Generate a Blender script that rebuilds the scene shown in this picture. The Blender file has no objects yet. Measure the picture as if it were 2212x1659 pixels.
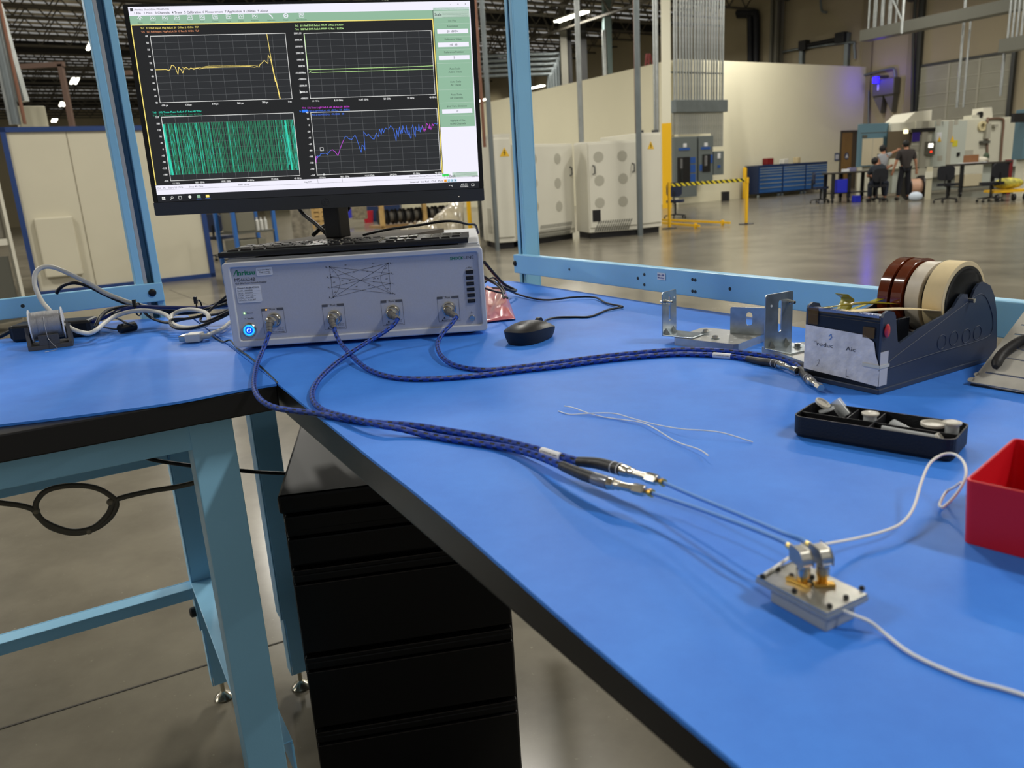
import bpy, math, random
from mathutils import Matrix, Vector
random.seed(7)
C = bpy.context.scene.collection
W_, H_, FPX, HC = 2212, 1659, 1650.0, 1.25       # frame, focal length in pixels, lens height above the floor
# ---------------------------------------------------------------- camera
def cam_matrix(hy=394.0, sl=-0.062):
    p1 = Vector((-1106, -(hy - sl*1106 - 829.5), -FPX)); p2 = Vector((1106, -(hy + sl*1106 - 829.5), -FPX))
    up = p2.cross(p1).normalized()
    if up.y < 0: up = -up
    f = Vector((0, 0, -1)); F = (f - up*f.dot(up)).normalized(); R = F.cross(up)
    return Matrix((R, F, up))
CM = cam_matrix()
cd = bpy.data.cameras.new('camera'); cam = bpy.data.objects.new('camera', cd); C.objects.link(cam)
cd.sensor_width = 36; cd.lens = 36*FPX/W_; cd.clip_start = .02; cd.clip_end = 400
cam.matrix_world = Matrix.Translation((0, 0, HC)) @ CM.to_4x4()
cd.dof.use_dof = True; cd.dof.focus_distance = 1.15; cd.dof.aperture_fstop = 9.0
bpy.context.scene.camera = cam
vs = bpy.context.scene.view_settings
vs.view_transform = 'Standard'; vs.look = 'None'; vs.gamma = 1; vs.use_curve_mapping = False
vs.exposure = 0.15
# ---------------------------------------------------------------- light
U = Vector((.5299, -.8480)); V = Vector((.8480, .5299))        # the two axes of the building
wd = bpy.data.worlds.new('hall_air'); bpy.context.scene.world = wd; wd.use_nodes = True
bg = wd.node_tree.nodes['Background']; bg.inputs[0].default_value = (.98, .97, .93, 1); bg.inputs[1].default_value = .25
LAMP_W = 480.0
LIGHT_SPOTS = []
for i in range(-3, 6):
    for j in (-2, -1, 0, 1, 2):
        p = Vector((-19.4, 40.57)) + U*12.2*i + V*10.0*j
        if (p.y > -3) and (p.x - 17.4)*V.x + (p.y - 38.0)*V.y < -1.5: LIGHT_SPOTS.append((i, j, p.x, p.y))
def area(name, loc, sx, sy, w, rz, col=(1, .965, .885)):
    l = bpy.data.lights.new(name, 'AREA'); l.shape = 'RECTANGLE'; l.size = sx; l.size_y = sy; l.energy = w; l.color = col
    o = bpy.data.objects.new(name, l); C.objects.link(o); o.location = loc; o.rotation_euler = (0, 0, rz); return o
AU = math.atan2(U.y, U.x); AV = math.atan2(V.y, V.x)
for (i, j, x, y) in LIGHT_SPOTS:
    d = math.hypot(x, y)
    if d < 50 and x > -26:
        area('high_bay_lamp', (x, y, 8.84), 2.3, .4, LAMP_W, AU)
# ---------------------------------------------------------------- rays: a pixel of the photograph to a point of the place
def ray(x, y): return CM @ Vector((x - 1106, -(y - 829.5), -FPX))
def on(x, y, z=1.0):                       # on the level plane z
    r = ray(x, y); r = r*((z - HC)/r.z); return Vector((r.x, r.y, z))
def at(x, y, Y):                           # at distance Y ahead
    r = ray(x, y); r = r*(Y/r.y); return Vector((r.x, r.y, r.z + HC))
def lin(c):
    return tuple(((v/255)/12.92 if v/255 <= .04045 else ((v/255 + .055)/1.055)**2.4) for v in c) + (1,)
# ---------------------------------------------------------------- materials
MATS = {}
def mat(name, rgb, rough=.5, metal=0, var=0, vs_=8, bump=0, bs=60, emit=0, trans=0, ior=1.45, coat=0, alpha=1, spec=.5, rgb2=None, coords='Object', detail=4, sss=0):
    if name in MATS: return MATS[name]
    m = bpy.data.materials.new(name); m.use_nodes = True; nt = m.node_tree; b = nt.nodes['Principled BSDF']; L = nt.links.new
    c = lin(rgb)
    b.inputs['Base Color'].default_value = c; b.inputs['Roughness'].default_value = rough; b.inputs['Metallic'].default_value = metal
    b.inputs['Specular IOR Level'].default_value = spec; b.inputs['IOR'].default_value = ior
    if coat: b.inputs['Coat Weight'].default_value = coat; b.inputs['Coat Roughness'].default_value = .1
    if trans: b.inputs['Transmission Weight'].default_value = trans
    if alpha < 1: b.inputs['Alpha'].default_value = alpha
    if emit: b.inputs['Emission Color'].default_value = c; b.inputs['Emission Strength'].default_value = emit
    if var or bump:
        tc = nt.nodes.new('ShaderNodeTexCoord')
    if var:
        n = nt.nodes.new('ShaderNodeTexNoise'); n.inputs['Scale'].default_value = vs_; n.inputs['Detail'].default_value = detail
        L(tc.outputs[coords], n.inputs['Vector'])
        r = nt.nodes.new('ShaderNodeValToRGB'); L(n.outputs['Fac'], r.inputs['Fac'])
        a = tuple(max(0, v*(1 - var)) for v in c[:3]) + (1,); z = lin(rgb2) if rgb2 else tuple(min(1, v*(1 + var)) for v in c[:3]) + (1,)
        r.color_ramp.elements[0].position = .3; r.color_ramp.elements[1].position = .7
        r.color_ramp.elements[0].color = a; r.color_ramp.elements[1].color = z
        L(r.outputs['Color'], b.inputs['Base Color'])
    if bump:
        n2 = nt.nodes.new('ShaderNodeTexNoise'); n2.inputs['Scale'].default_value = bs; n2.inputs['Detail'].default_value = 3
        L(tc.outputs[coords], n2.inputs['Vector'])
        bp = nt.nodes.new('ShaderNodeBump'); bp.inputs['Strength'].default_value = bump; bp.inputs['Distance'].default_value = .002
        L(n2.outputs['Fac'], bp.inputs['Height']); L(bp.outputs['Normal'], b.inputs['Normal'])
    MATS[name] = m; return m
def glow(name, rgb, s=1.0):                # a screen pixel or a lamp: gives off its own light only
    if name in MATS: return MATS[name]
    m = bpy.data.materials.new(name); m.use_nodes = True; b = m.node_tree.nodes['Principled BSDF']
    b.inputs['Base Color'].default_value = (.01, .01, .01, 1); b.inputs['Roughness'].default_value = .25
    b.inputs['Emission Color'].default_value = lin(rgb); b.inputs['Emission Strength'].default_value = s
    MATS[name] = m; return m
# ---------------------------------------------------------------- mesh builder
def fac(a):                                # frame whose z axis is a
    a = Vector(a).normalized(); h = Vector((0, 0, 1)) if abs(a.z) < .9 else Vector((1, 0, 0))
    x = h.cross(a).normalized(); return Matrix((x, a.cross(x), a)).transposed()
class MB:
    def __init__(s): s.v = []; s.f = []; s.sm = []; s.uv = []; s.T = Matrix()
    def add(s, vs, fs, smooth=False, uvs=None):
        o = len(s.v); s.v += [tuple(s.T @ Vector(p)) for p in vs]
        for k, q in enumerate(fs): s.f.append(tuple(i + o for i in q)); s.sm.append(smooth); s.uv.append(uvs[k] if uvs else None)
        return s
    def box(s, x0, x1, y0, y1, z0, z1):
        v = [(x, y, z) for z in (z0, z1) for y in (y0, y1) for x in (x0, x1)]
        return s.add(v, [(0, 2, 3, 1), (4, 5, 7, 6), (0, 1, 5, 4), (1, 3, 7, 5), (3, 2, 6, 7), (2, 0, 4, 6)])
    def bar(s, p, q, w, h=None, up=(0, 0, 1)):       # rectangular bar from p to q
        p = Vector(p); q = Vector(q); a = q - p; h = h or w; L = a.length; a.normalize(); u = Vector(up)
        if abs(a.dot(u)) > .98: u = Vector((1, 0, 0))
        x = a.cross(u).normalized(); y = x.cross(a).normalized()
        v = [p + a*t + x*i*w/2 + y*j*h/2 for t in (0, L) for (i, j) in ((-1, -1), (1, -1), (1, 1), (-1, 1))]
        return s.add(v, [(3, 2, 1, 0), (4, 5, 6, 7), (0, 1, 5, 4), (1, 2, 6, 5), (2, 3, 7, 6), (3, 0, 4, 7)])
    def cyl(s, p, q, r, r2=None, seg=16, caps=True, sm=True):
        p = Vector(p); q = Vector(q); r2 = r if r2 is None else r2; F = fac(q - p); v = []
        for (c, rr) in ((p, r), (q, r2)):
            for k in range(seg): t = 2*math.pi*k/seg; v.append(c + F @ Vector((rr*math.cos(t), rr*math.sin(t), 0)))
        s.add(v, [(k, (k + 1) % seg, seg + (k + 1) % seg, seg + k) for k in range(seg)], sm)
        if caps:
            if r > 1e-6: s.add(v[:seg], [tuple(range(seg))[::-1]])
            if r2 > 1e-6: s.add(v[seg:], [tuple(range(seg))])
        return s
    def lathe(s, p, axis, prof, seg=24, sm=True):    # prof: (distance along axis, radius)
        F = fac(axis); p = Vector(p); rings = []
        for (h, r) in prof: rings.append([p + F @ Vector((r*math.cos(2*math.pi*k/seg), r*math.sin(2*math.pi*k/seg), h)) for k in range(seg)])
        v = rings[0] + rings[-1]; runs = [[0]]; n = len(prof)      # a new run wherever the outline turns sharply
        for j in range(1, n):
            runs[-1].append(j)
            if j < n - 1:
                a = Vector(prof[j]) - Vector(prof[j - 1]); b = Vector(prof[j + 1]) - Vector(prof[j])
                if a.length > 1e-9 and b.length > 1e-9 and a.angle(b) > .6: runs.append([j])
        for R in runs:
            w = [q for j in R for q in rings[j]]; m = len(R)
            s.add(w, [(j*seg + k, j*seg + (k + 1) % seg, (j + 1)*seg + (k + 1) % seg, (j + 1)*seg + k) for j in range(m - 1) for k in range(seg)], sm)
        if prof[0][1] > 1e-5: s.add(v[:seg], [tuple(range(seg))[::-1]])
        if prof[-1][1] > 1e-5: s.add(v[-seg:], [tuple(range(seg))])
        return s
    def tube(s, pts, r, seg=12, caps=True, close=False):
        P = [Vector(p) for p in pts]; n = len(P); R = r if isinstance(r, (list, tuple)) else [r]*n
        v = []; up = None; L = [0.0]
        for i in range(n):
            if close: a = P[(i + 1) % n] - P[i - 1]
            else: a = P[min(i + 1, n - 1)] - P[max(i - 1, 0)]
            if a.length < 1e-9: a = Vector((0, 0, 1))
            a.normalize()
            if up is None: up = Vector((0, 0, 1)) if abs(a.z) < .9 else Vector((1, 0, 0))
            x = up.cross(a); x.normalize(); y = a.cross(x); up = y
            if i: L.append(L[-1] + (P[i] - P[i - 1]).length)
            for k in range(seg): t = 2*math.pi*k/seg; v.append(P[i] + x*R[i]*math.cos(t) + y*R[i]*math.sin(t))
        fs = []; uv = []
        for i in range(n - 1):
            for k in range(seg):
                fs.append((i*seg + k, i*seg + (k + 1) % seg, (i + 1)*seg + (k + 1) % seg, (i + 1)*seg + k))
                a, b = k/seg, (k + 1)/seg; uv.append(((a, L[i]), (b, L[i]), (b, L[i + 1]), (a, L[i + 1])))
        if close:
            for k in range(seg):
                fs.append(((n - 1)*seg + k, (n - 1)*seg + (k + 1) % seg, (k + 1) % seg, k)); uv.append(((0, 0), (0, 0), (0, 0), (0, 0)))
        s.add(v, fs, True, uv)
        if caps and not close: s.add(v[:seg], [tuple(range(seg))[::-1]]); s.add(v[-seg:], [tuple(range(seg))])
        return s
    def prism(s, pts, a, b, axis='z', sm=False):     # outline extruded from a to b along an axis
        def P(u, w, t): return {'z': (u, w, t), 'y': (u, t, w), 'x': (t, u, w)}[axis]
        n = len(pts); v = [P(u, w, a) for u, w in pts] + [P(u, w, b) for u, w in pts]
        fl = (axis == 'y'); area2 = sum(pts[i][0]*pts[(i + 1) % n][1] - pts[(i + 1) % n][0]*pts[i][1] for i in range(n))
        if (area2 < 0) != (b < a): fl = not fl
        F = [tuple(range(n))[::-1], tuple(range(n, 2*n))]; S = [(k, (k + 1) % n, n + (k + 1) % n, n + k) for k in range(n)]
        if fl: F = [q[::-1] for q in F]; S = [q[::-1] for q in S]
        s.add(v, F); s.add(v, S, sm); return s
    def ball(s, c, r, sc=(1, 1, 1), seg=16, rings=10, rot=None):
        v = []; c = Vector(c); R = rot or Matrix.Identity(3)
        for j in range(rings + 1):
            ph = math.pi*j/rings
            for k in range(seg):
                t = 2*math.pi*k/seg; v.append(c + R @ Vector((r*sc[0]*math.sin(ph)*math.cos(t), r*sc[1]*math.sin(ph)*math.sin(t), -r*sc[2]*math.cos(ph))))
        return s.add(v, [(j*seg + k, j*seg + (k + 1) % seg, (j + 1)*seg + (k + 1) % seg, (j + 1)*seg + k) for j in range(rings) for k in range(seg)], True)
    def grid(s, fn, nu, nv, sm=True):                # fn(u, v) for u, v in 0..1
        v = [fn(i/nu, j/nv) for j in range(nv + 1) for i in range(nu + 1)]
        return s.add(v, [(j*(nu + 1) + i, j*(nu + 1) + i + 1, (j + 1)*(nu + 1) + i + 1, (j + 1)*(nu + 1) + i) for j in range(nv) for i in range(nu)], sm)
    def line(s, pts, w, y=0.0):                      # flat ribbon in a local xz plane at depth y (facing -y)
        for (a, b) in zip(pts[:-1], pts[1:]):
            a = Vector(a); b = Vector(b); d = b - a
            if d.length < 1e-7: continue
            n = Vector((-d.y, d.x)).normalized()*w/2; d = d.normalized()*w*.3
            q = [a - n - d, b - n + d, b + n + d, a + n - d]
            s.add([(p.x, y, p.y) for p in q], [(0, 1, 2, 3)])
        return s
    def rect(s, x0, x1, z0, z1, y=0.0):
        return s.add([(x0, y, z0), (x1, y, z0), (x1, y, z1), (x0, y, z1)], [(0, 1, 2, 3)])
    def disc(s, x, z, r, y=0.0, seg=12):
        return s.add([(x + r*math.cos(2*math.pi*k/seg), y, z + r*math.sin(2*math.pi*k/seg)) for k in range(seg)], [tuple(range(seg))])
    def build(s, name, m, parent=None, bevel=0, world=False, solid=0, bseg=2, subsurf=0):
        me = bpy.data.meshes.new(name); v = s.v
        if world and parent is not None:
            I = WM[parent.name].inverted(); v = [tuple(I @ Vector(p)) for p in v]
        me.from_pydata(v, [], s.f); me.materials.append(m)
        me.polygons.foreach_set('use_smooth', s.sm)
        if any(u is not None for u in s.uv):
            lay = me.uv_layers.new(name='UVMap'); d = []
            for q, u in zip(s.f, s.uv): d += [c for p in (u or ((0, 0),)*len(q)) for c in p]
            lay.data.foreach_set('uv', d)
        me.update()
        o = bpy.data.objects.new(name, me); C.objects.link(o)
        if parent is not None: o.parent = parent; WM[o.name] = WM[parent.name]
        else: WM[o.name] = Matrix()
        if solid: md = o.modifiers.new('solid', 'SOLIDIFY'); md.thickness = solid; md.offset = 0
        if bevel:
            md = o.modifiers.new('bevel', 'BEVEL'); md.width = bevel; md.segments = bseg; md.limit_method = 'ANGLE'; md.angle_limit = math.radians(40)
            if hasattr(md, 'harden_normals'): md.harden_normals = False
        if subsurf: md = o.modifiers.new('sub', 'SUBSURF'); md.levels = subsurf; md.render_levels = subsurf
        return o
WM = {}
def tag(o, label=None, cat=None, group=None, kind=None):
    if label: o['label'] = label
    if cat: o['category'] = cat
    if group: o['group'] = group
    if kind: o['kind'] = kind
    return o
def thing(name, label, cat, loc=(0, 0, 0), rz=0, group=None, roll=0):
    o = bpy.data.objects.new(name, None); C.objects.link(o); o.empty_display_size = .05
    o.location = loc; o.rotation_euler = (0, roll, rz)
    WM[o.name] = Matrix.Translation(loc) @ Matrix.Rotation(rz, 4, 'Z') @ Matrix.Rotation(roll, 4, 'Y')
    return tag(o, label, cat, group)
def copy_tree(o, loc=None, rz=None, label=None, parent=None):
    c = o.copy(); C.objects.link(c)
    if parent is not None: c.parent = parent
    if loc is not None: c.location = loc
    if rz is not None: c.rotation_euler = (0, 0, rz)
    if label: c['label'] = label
    for ch in list(o.children): copy_tree(ch, parent=c)
    return c
def smooth_path(pts, n=8, close=False):              # Catmull-Rom
    P = [Vector(p) for p in pts]; out = []; N = len(P)
    rng = range(N) if close else range(N - 1)
    for i in rng:
        if close: a, b, c, d = P[i - 1], P[i], P[(i + 1) % N], P[(i + 2) % N]
        else: a, b, c, d = P[max(i - 1, 0)], P[i], P[i + 1], P[min(i + 2, N - 1)]
        for k in range(n):
            t = k/n; out.append(.5*((2*b) + (c - a)*t + (2*a - 5*b + 4*c - d)*t*t + (3*b - a - 3*c + d)*t**3))
    if not close: out.append(P[-1])
    return out
# ---------------------------------------------------------------- lettering
_glyph = {}
def glyphs(s, bold=0):
    bold = 0 if 'M' in s else bold
    k = (s, bold)
    if k not in _glyph:
        cu = bpy.data.curves.new('lettering', 'FONT'); cu.body = s; cu.size = 1; cu.resolution_u = 2; cu.offset = bold
        o = bpy.data.objects.new('lettering', cu); me = o.to_mesh()
        _glyph[k] = ([tuple(v.co) for v in me.vertices], [tuple(p.vertices) for p in me.polygons])
        o.to_mesh_clear(); bpy.data.objects.remove(o); bpy.data.curves.remove(cu)
    return _glyph[k]
def text(mb, s, x, z, h, y=0, wid=None, align='l', bold=.012, shear=0):   # h: cap height, lies in local xz
    v, f = glyphs(s, bold)
    if not v: return mb
    k = h/.70; x0 = min(p[0] for p in v); x1 = max(p[0] for p in v); kx = k
    if wid: kx = wid/(x1 - x0)
    ox = {'l': -x0, 'c': -(x0 + x1)/2, 'r': -x1}[align]
    return mb.add([(x + (p[0] + ox)*kx + shear*p[1]*k, y, z + p[1]*k) for p in v], f)
def structure(o): o['kind'] = 'structure'; return o
# ================================================================ THE HALL
def floor_mat():
    m = bpy.data.materials.new('polished_concrete'); m.use_nodes = True; nt = m.node_tree; b = nt.nodes['Principled BSDF']; L = nt.links.new
    tc = nt.nodes.new('ShaderNodeTexCoord'); n1 = nt.nodes.new('ShaderNodeTexNoise'); n1.inputs['Scale'].default_value = 1.3; n1.inputs['Detail'].default_value = 8; n1.inputs['Roughness'].default_value = .62
    L(tc.outputs['Object'], n1.inputs['Vector']); r = nt.nodes.new('ShaderNodeValToRGB'); L(n1.outputs['Fac'], r.inputs['Fac'])
    r.color_ramp.elements[0].position = .32; r.color_ramp.elements[0].color = lin((94, 89, 78)); r.color_ramp.elements[1].position = .68; r.color_ramp.elements[1].color = lin((130, 124, 109))
    n2 = nt.nodes.new('ShaderNodeTexNoise'); n2.inputs['Scale'].default_value = 70; n2.inputs['Detail'].default_value = 2; L(tc.outputs['Object'], n2.inputs['Vector'])
    r2 = nt.nodes.new('ShaderNodeValToRGB'); L(n2.outputs['Fac'], r2.inputs['Fac']); r2.color_ramp.elements[0].position = .70; r2.color_ramp.elements[0].color = (0, 0, 0, 1); r2.color_ramp.elements[1].position = .78; r2.color_ramp.elements[1].color = (1, 1, 1, 1)
    mx = nt.nodes.new('ShaderNodeMixRGB'); mx.inputs['Color2'].default_value = lin((176, 170, 150)); L(r.outputs['Color'], mx.inputs['Color1'])
    ml = nt.nodes.new('ShaderNodeMath'); ml.operation = 'MULTIPLY'; ml.inputs[1].default_value = .35; L(r2.outputs['Color'], ml.inputs[0]); L(ml.outputs[0], mx.inputs['Fac'])
    L(mx.outputs['Color'], b.inputs['Base Color']); b.inputs['Roughness'].default_value = .2; b.inputs['Specular IOR Level'].default_value = .32
    return m
M_floor = floor_mat()
M_wall = mat('painted_wall', (226, 220, 192), .8, var=.03, vs_=.4)
M_tan = mat('tilt_up_wall', (164, 153, 128), .85, var=.05, vs_=.3)
M_deck = mat('roof_deck', (205, 198, 182), .7, var=.35, vs_=.9)
M_steel = mat('dark_steel', (88, 84, 76), .6, var=.15, vs_=3)
M_girder = mat('black_girder', (26, 26, 27), .6)
M_galv = mat('galvanised', (168, 172, 170), .35, .75, var=.12, vs_=6)
M_galvd = mat('galvanised_box', (120, 128, 130), .42, .5, var=.1, vs_=3)
M_seam = mat('floor_joint', (58, 54, 48), .8)
C0 = Vector((17.4, 38.0))                      # where the low white wall meets the outer wall
def uvp(u, v): p = C0 + U*u + V*v; return (p.x, p.y)
mb = MB(); mb.add([(-80, -14, 0), (60, -14, 0), (60, 140, 0), (-80, 140, 0)], [(0, 1, 2, 3)]); structure(mb.build('floor', M_floor))
def wallbar(name, p, q, h, t, m, z0=0):
    mb = MB(); p = Vector(p).to_3d(); q = Vector(q).to_3d(); mb.bar(p + Vector((0, 0, z0 + h/2)), q + Vector((0, 0, z0 + h/2)), t, h); return structure(mb.build(name, m))
wallbar('wall_right', uvp(-95, .15), uvp(36, .15), 10.2, .3, M_tan)
wallbar('wall_back', uvp(-62, -80), uvp(-62, 0), 10.2, .3, M_tan)
B0 = C0 - V*12.17
wallbar('wall_centre', B0, C0, 5.45, .2, M_wall)
wallbar('wall_left', B0 - U*60, B0 - U*.2, 5.45, .2, M_wall)
# deck of the roof, ribbed
mb = MB()
for k in range(-70, 26):
    p = Vector(uvp(0, 0)) + U*k*1.0; a = p - V*75; b = p + V*.2
    mb.add([(a.x, a.y, 10.2), (b.x, b.y, 10.2), (b.x + U.x*.6, b.y + U.y*.6, 10.2), (a.x + U.x*.6, a.y + U.y*.6, 10.2)], [(3, 2, 1, 0)])
    mb.add([(a.x + U.x*.6, a.y + U.y*.6, 10.28), (b.x + U.x*.6, b.y + U.y*.6, 10.28), (b.x + U.x, b.y + U.y, 10.28), (a.x + U.x, a.y + U.y, 10.28)], [(3, 2, 1, 0)])
structure(mb.build('ceiling', M_deck))
# floor joints
for k, (p, q) in enumerate((((0, 1575), (620, 1383)), ((366, 626), (440, 655)))):
    P = on(*p, z=.0); Q = on(*q, z=.0); d = (Q - P).normalized(); mb = MB(); mb.bar(P - d*(3 if k == 0 else 0), Q + d*(4 if k == 0 else .5), .006, .003); structure(mb.build('trim_%d' % (k + 1), M_seam))
# ---- open web roof joists, each one of its own, sharing one mesh
def joist_mb(L=70, n=56, dp=.85):
    mb = MB(); st = L/n
    for z in (0, -dp): mb.box(-L, 0, -.06, .06, z - .05, z + .05)
    for k in range(n):
        x = -k*st; mb.bar((x, 0, -.04), (x - st/2, 0, -dp + .04), .05, .05); mb.bar((x - st/2, 0, -dp + .04), (x - st, 0, -.04), .05, .05)
    return mb
j0 = tag(joist_mb().build('roof_joist', M_steel), 'dark open-web steel joist under the roof deck', 'joist', 'open-web roof joists')
js = []
for k in range(-27, 6):
    p = C0 + U*(k*2.2)
    o = j0 if k == -27 else j0.copy()
    if k != -27: C.objects.link(o)
    o.location = (p.x, p.y, 10.1); o.rotation_euler = (0, 0, AV)
for k in range(5):
    p = C0 + U*(-50 + k*12.5 - .9); mb = MB(); q = p - V*70
    mb.bar((p.x, p.y, 9.72), (q.x, q.y, 9.72), .22, .06); mb.bar((p.x, p.y, 9.22), (q.x, q.y, 9.22), .22, .06); mb.bar((p.x, p.y, 9.47), (q.x, q.y, 9.47), .05, .5)
    o = mb.build('roof_girder', M_girder); tag(o, 'solid black steel girder crossing the roof, ' + ('farthest away', 'second farthest', 'third farthest', 'second nearest', 'nearest')[k] + ' of the five', 'girder', 'black roof girders')
for k in range(4):                              # trussed girders along the other axis
    mb = MB(); s = C0 - V*(9 + 13*k)
    for z in (9.95, 8.75):
        a = s - U*58; b = s + U*6; mb.bar((a.x, a.y, z), (b.x, b.y, z), .16, .1)
    for i in range(40):
        a = s - U*(58 - i*1.6); b = a + U*.8; c = a + U*1.6; mb.bar((a.x, a.y, 9.9), (b.x, b.y, 8.8), .07); mb.bar((b.x, b.y, 8.8), (c.x, c.y, 9.9), .07)
    tag(mb.build('truss_girder', M_steel), ('nearest the outer wall', 'second from the outer wall', 'third from the outer wall', 'farthest from the outer wall')[k] + ', a dark trussed girder along the roof', 'girder', 'trussed roof girders')
# ---- high bay fixtures
M_lamp = glow('lamp_tube', (255, 250, 228), 14); M_fix = mat('fixture_housing', (190, 188, 180), .4)
f0 = thing('high_bay_light', 'two-tube high bay light hanging from the hall roof', 'ceiling light', (0, 0, 8.95), AU, 'high bay lights')
MB().box(-1.22, 1.22, -.22, .22, .0, .07).box(-.02, .02, -.01, .01, .07, 1.0).build('housing', M_fix, f0)
for s in (-1, 1): MB().box(-1.2, 1.2, s*.12 - .06, s*.12 + .06, -.05, -.001).build('tube', M_lamp, f0)
first = True
for (i, j, x, y) in LIGHT_SPOTS:
    if (x*x + y*y) < 26**2: continue
    if first: f0.location = (x, y, 8.95); first = False
    else: copy_tree(f0, (x, y, 8.95), AU)
for (px, py, Y_) in ((1152, 189, 58), (1037, 217, 66)): q = at(px, py, Y_); copy_tree(f0, q, AU, 'small distant high bay light ' + ('seen over the left wall beside the blue upright' if px > 1100 else 'seen just right of the monitor'))
# ---- roll-up door and upper door in the outer wall
def wallframe(pxl, pxr, name, label=None, cat=None, kind=None, out=.0):
    def hit(px):                               # where the column of pixels meets the outer wall
        r = ray(px, 394 - .062*(px - 1106)); t = r.x/r.y; k = (t*C0.y - C0.x)/(U.x - t*U.y); return k
    a, b = hit(pxl), hit(pxr); p = C0 + U*a - V*out
    rz = AU
    o = thing(name, label, cat, (p.x, p.y, 0), rz)
    if kind: o['kind'] = kind
    return o, b - a
M_door = mat('rollup_door', (150, 148, 132), .6, var=.05, vs_=2); M_dark = mat('dark_rail', (52, 54, 52), .5)
o, w = wallframe(1978, 2170, 'door_1', kind='structure', out=.03)
mb = MB(); mb.box(0, w, -.06, 0, 0, 5.05)
mb.build('door_curtain', M_door, o)
mb = MB()
for k in range(9): mb.box(0, w, -.085, -.055, .55 + k*.55, .585 + k*.55)
for k in range(1, 3): mb.box(w*k/3 - .04, w*k/3 + .04, -.09, -.06, 0, 5.05)
mb.build('door_rib', mat('door_rib', (168, 165, 148), .5), o)
MB().box(-.22, 0, -.2, 0, 0, 9).box(w, w + .14, -.2, 0, 0, 5.2).box(0, w, -.12, 0, 5.05, 5.15).build('door_track', M_dark, o)
o, w = wallframe(1724, 1826, 'door_2', kind='structure', out=.03)
MB().box(.3, w - .3, -.06, 0, 5.0, 6.7).build('door_curtain', mat('far_door', (150, 138, 114), .7), o)
MB().box(0, .2, -.2, 0, 4.5, 7.1).box(w - .2, w, -.2, 0, 4.5, 7.1).build('door_track', M_galvd, o)
mb = MB(); mb.cyl((.2, -.2, 6.9), (w - .2, -.2, 6.9), .1); mb.box(.1, .5, -.4, -.05, 6.7, 7.15); mb.box(w - .6, w - .1, -.4, -.05, 6.7, 7.15); mb.build('spring_bar', M_girder, o)
# wooden toilet door in the low white wall
def cen(px):                                   # distance from the corner along the low white wall
    t = (px - 1106)/FPX*1.0; r = ray(px, 394 - .062*(px - 1106)); t = r.x/r.y; return -(t*C0.y - C0.x)/(V.x - t*V.y)
def cenframe(px, name, label, cat, out=0, group=None):
    p = C0 - V*cen(px) + U*(.1 + out); return thing(name, label, cat, (p.x, p.y, 0), AV, group)
d = cenframe(1810, 'door_3', None, None); d['kind'] = 'structure'
wdt = cen(1810) - cen(1842)
MB().box(-.06, 0, -.06, 0, 0, 2.6).box(wdt, wdt + .06, -.06, 0, 0, 2.6).box(-.06, wdt + .06, -.06, 0, 2.55, 2.65).build('door_frame', mat('door_frame', (70, 64, 56), .5), d)
MB().box(0, wdt - .34, -.05, 0, 0, 2.55).build('door_leaf', mat('door_wood', (139, 108, 62), .5, var=.12, vs_=2), d)
MB().box(wdt - .34, wdt, -.03, 0, 0, 2.55).build('door_reveal', mat('reveal_brown', (84, 74, 58), .7), d)  # reveal strip, a darker brown than the leaf
mb = MB(); mb.lathe((.42, -.052, 1.5), (0, -1, 0), [(0, .16), (.01, .16)], 20); mb.build('sign_disc', mat('sign_blue', (46, 66, 104), .5), d)
mb = MB(); mb.add([(.30, -.065, 1.42), (.54, -.065, 1.42), (.42, -.065, 1.63)], [(0, 1, 2)]); mb.build('sign_triangle', mat('sign_white', (220, 222, 224), .5), d)
s = cenframe(1798, 'restroom_sign', 'small blue square sign on the white wall left of the wooden door', 'sign', 0)
MB().box(0, .32, -.02, 0, 1.32, 1.66).build('plate', mat('sign_blue', (46, 66, 104), .5), s)
MB().box(.06, .13, -.03, -.02, 1.38, 1.6).box(.18, .26, -.03, -.02, 1.38, 1.6).build('pictogram', mat('sign_white', (220, 222, 224), .5), s)
# pilasters and pipes on the outer wall
for k, (px, wd_) in enumerate(((1852, .5), (1948, .35), (1962, .3))):
    o, w = wallframe(px, px + 4, 'trim_%d' % (k + 3), kind='structure'); MB().box(0, wd_, -.12, 0, 0, 10.1).build('strip', mat('wall_joint', (142, 132, 108), .8), o)
def wallpipe(pts, r, name, label, cat, m, out=.2, group=None):
    P = []
    for (px, py) in pts:
        rr = ray(px, py); t = rr.x/rr.y; k = (t*C0.y - C0.x)/(U.x - t*U.y); p = C0 + U*k; q = rr*(p.y/rr.y); P.append(Vector((p.x - V.x*out, p.y - V.y*out, q.z + HC)))
    mb = MB(); mb.tube(smooth_path(P, 3), r, 8); return tag(mb.build(name, m), label, cat, group)
M_pblack = mat('black_pipe', (24, 26, 34), .5)
wallpipe([(1600, 33), (1622, 33), (1626, 40), (1627, 163)], .17, 'drain_pipe', 'thick black pipe turning down the outer wall, nearer the conduit bank', 'pipe', M_pblack)
wallpipe([(1600, 28), (1632, 29), (1641, 38), (1640, 163)], .17, 'drain_pipe', 'thick black pipe turning down the outer wall, further from the conduit bank', 'pipe', M_pblack, .25)
wallpipe([(1694, 114), (1720, 108), (1840, 92), (1850, 100), (1852, 127)], .06, 'conduit', 'thin grey conduit rising along the outer wall above the upper door', 'pipe', M_galvd)
wallpipe([(1870, 163), (1930, 148), (1938, 156), (1939, 178)], .05, 'conduit', 'thin grey conduit bending down into the grey heater unit', 'pipe', M_galvd)
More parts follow.
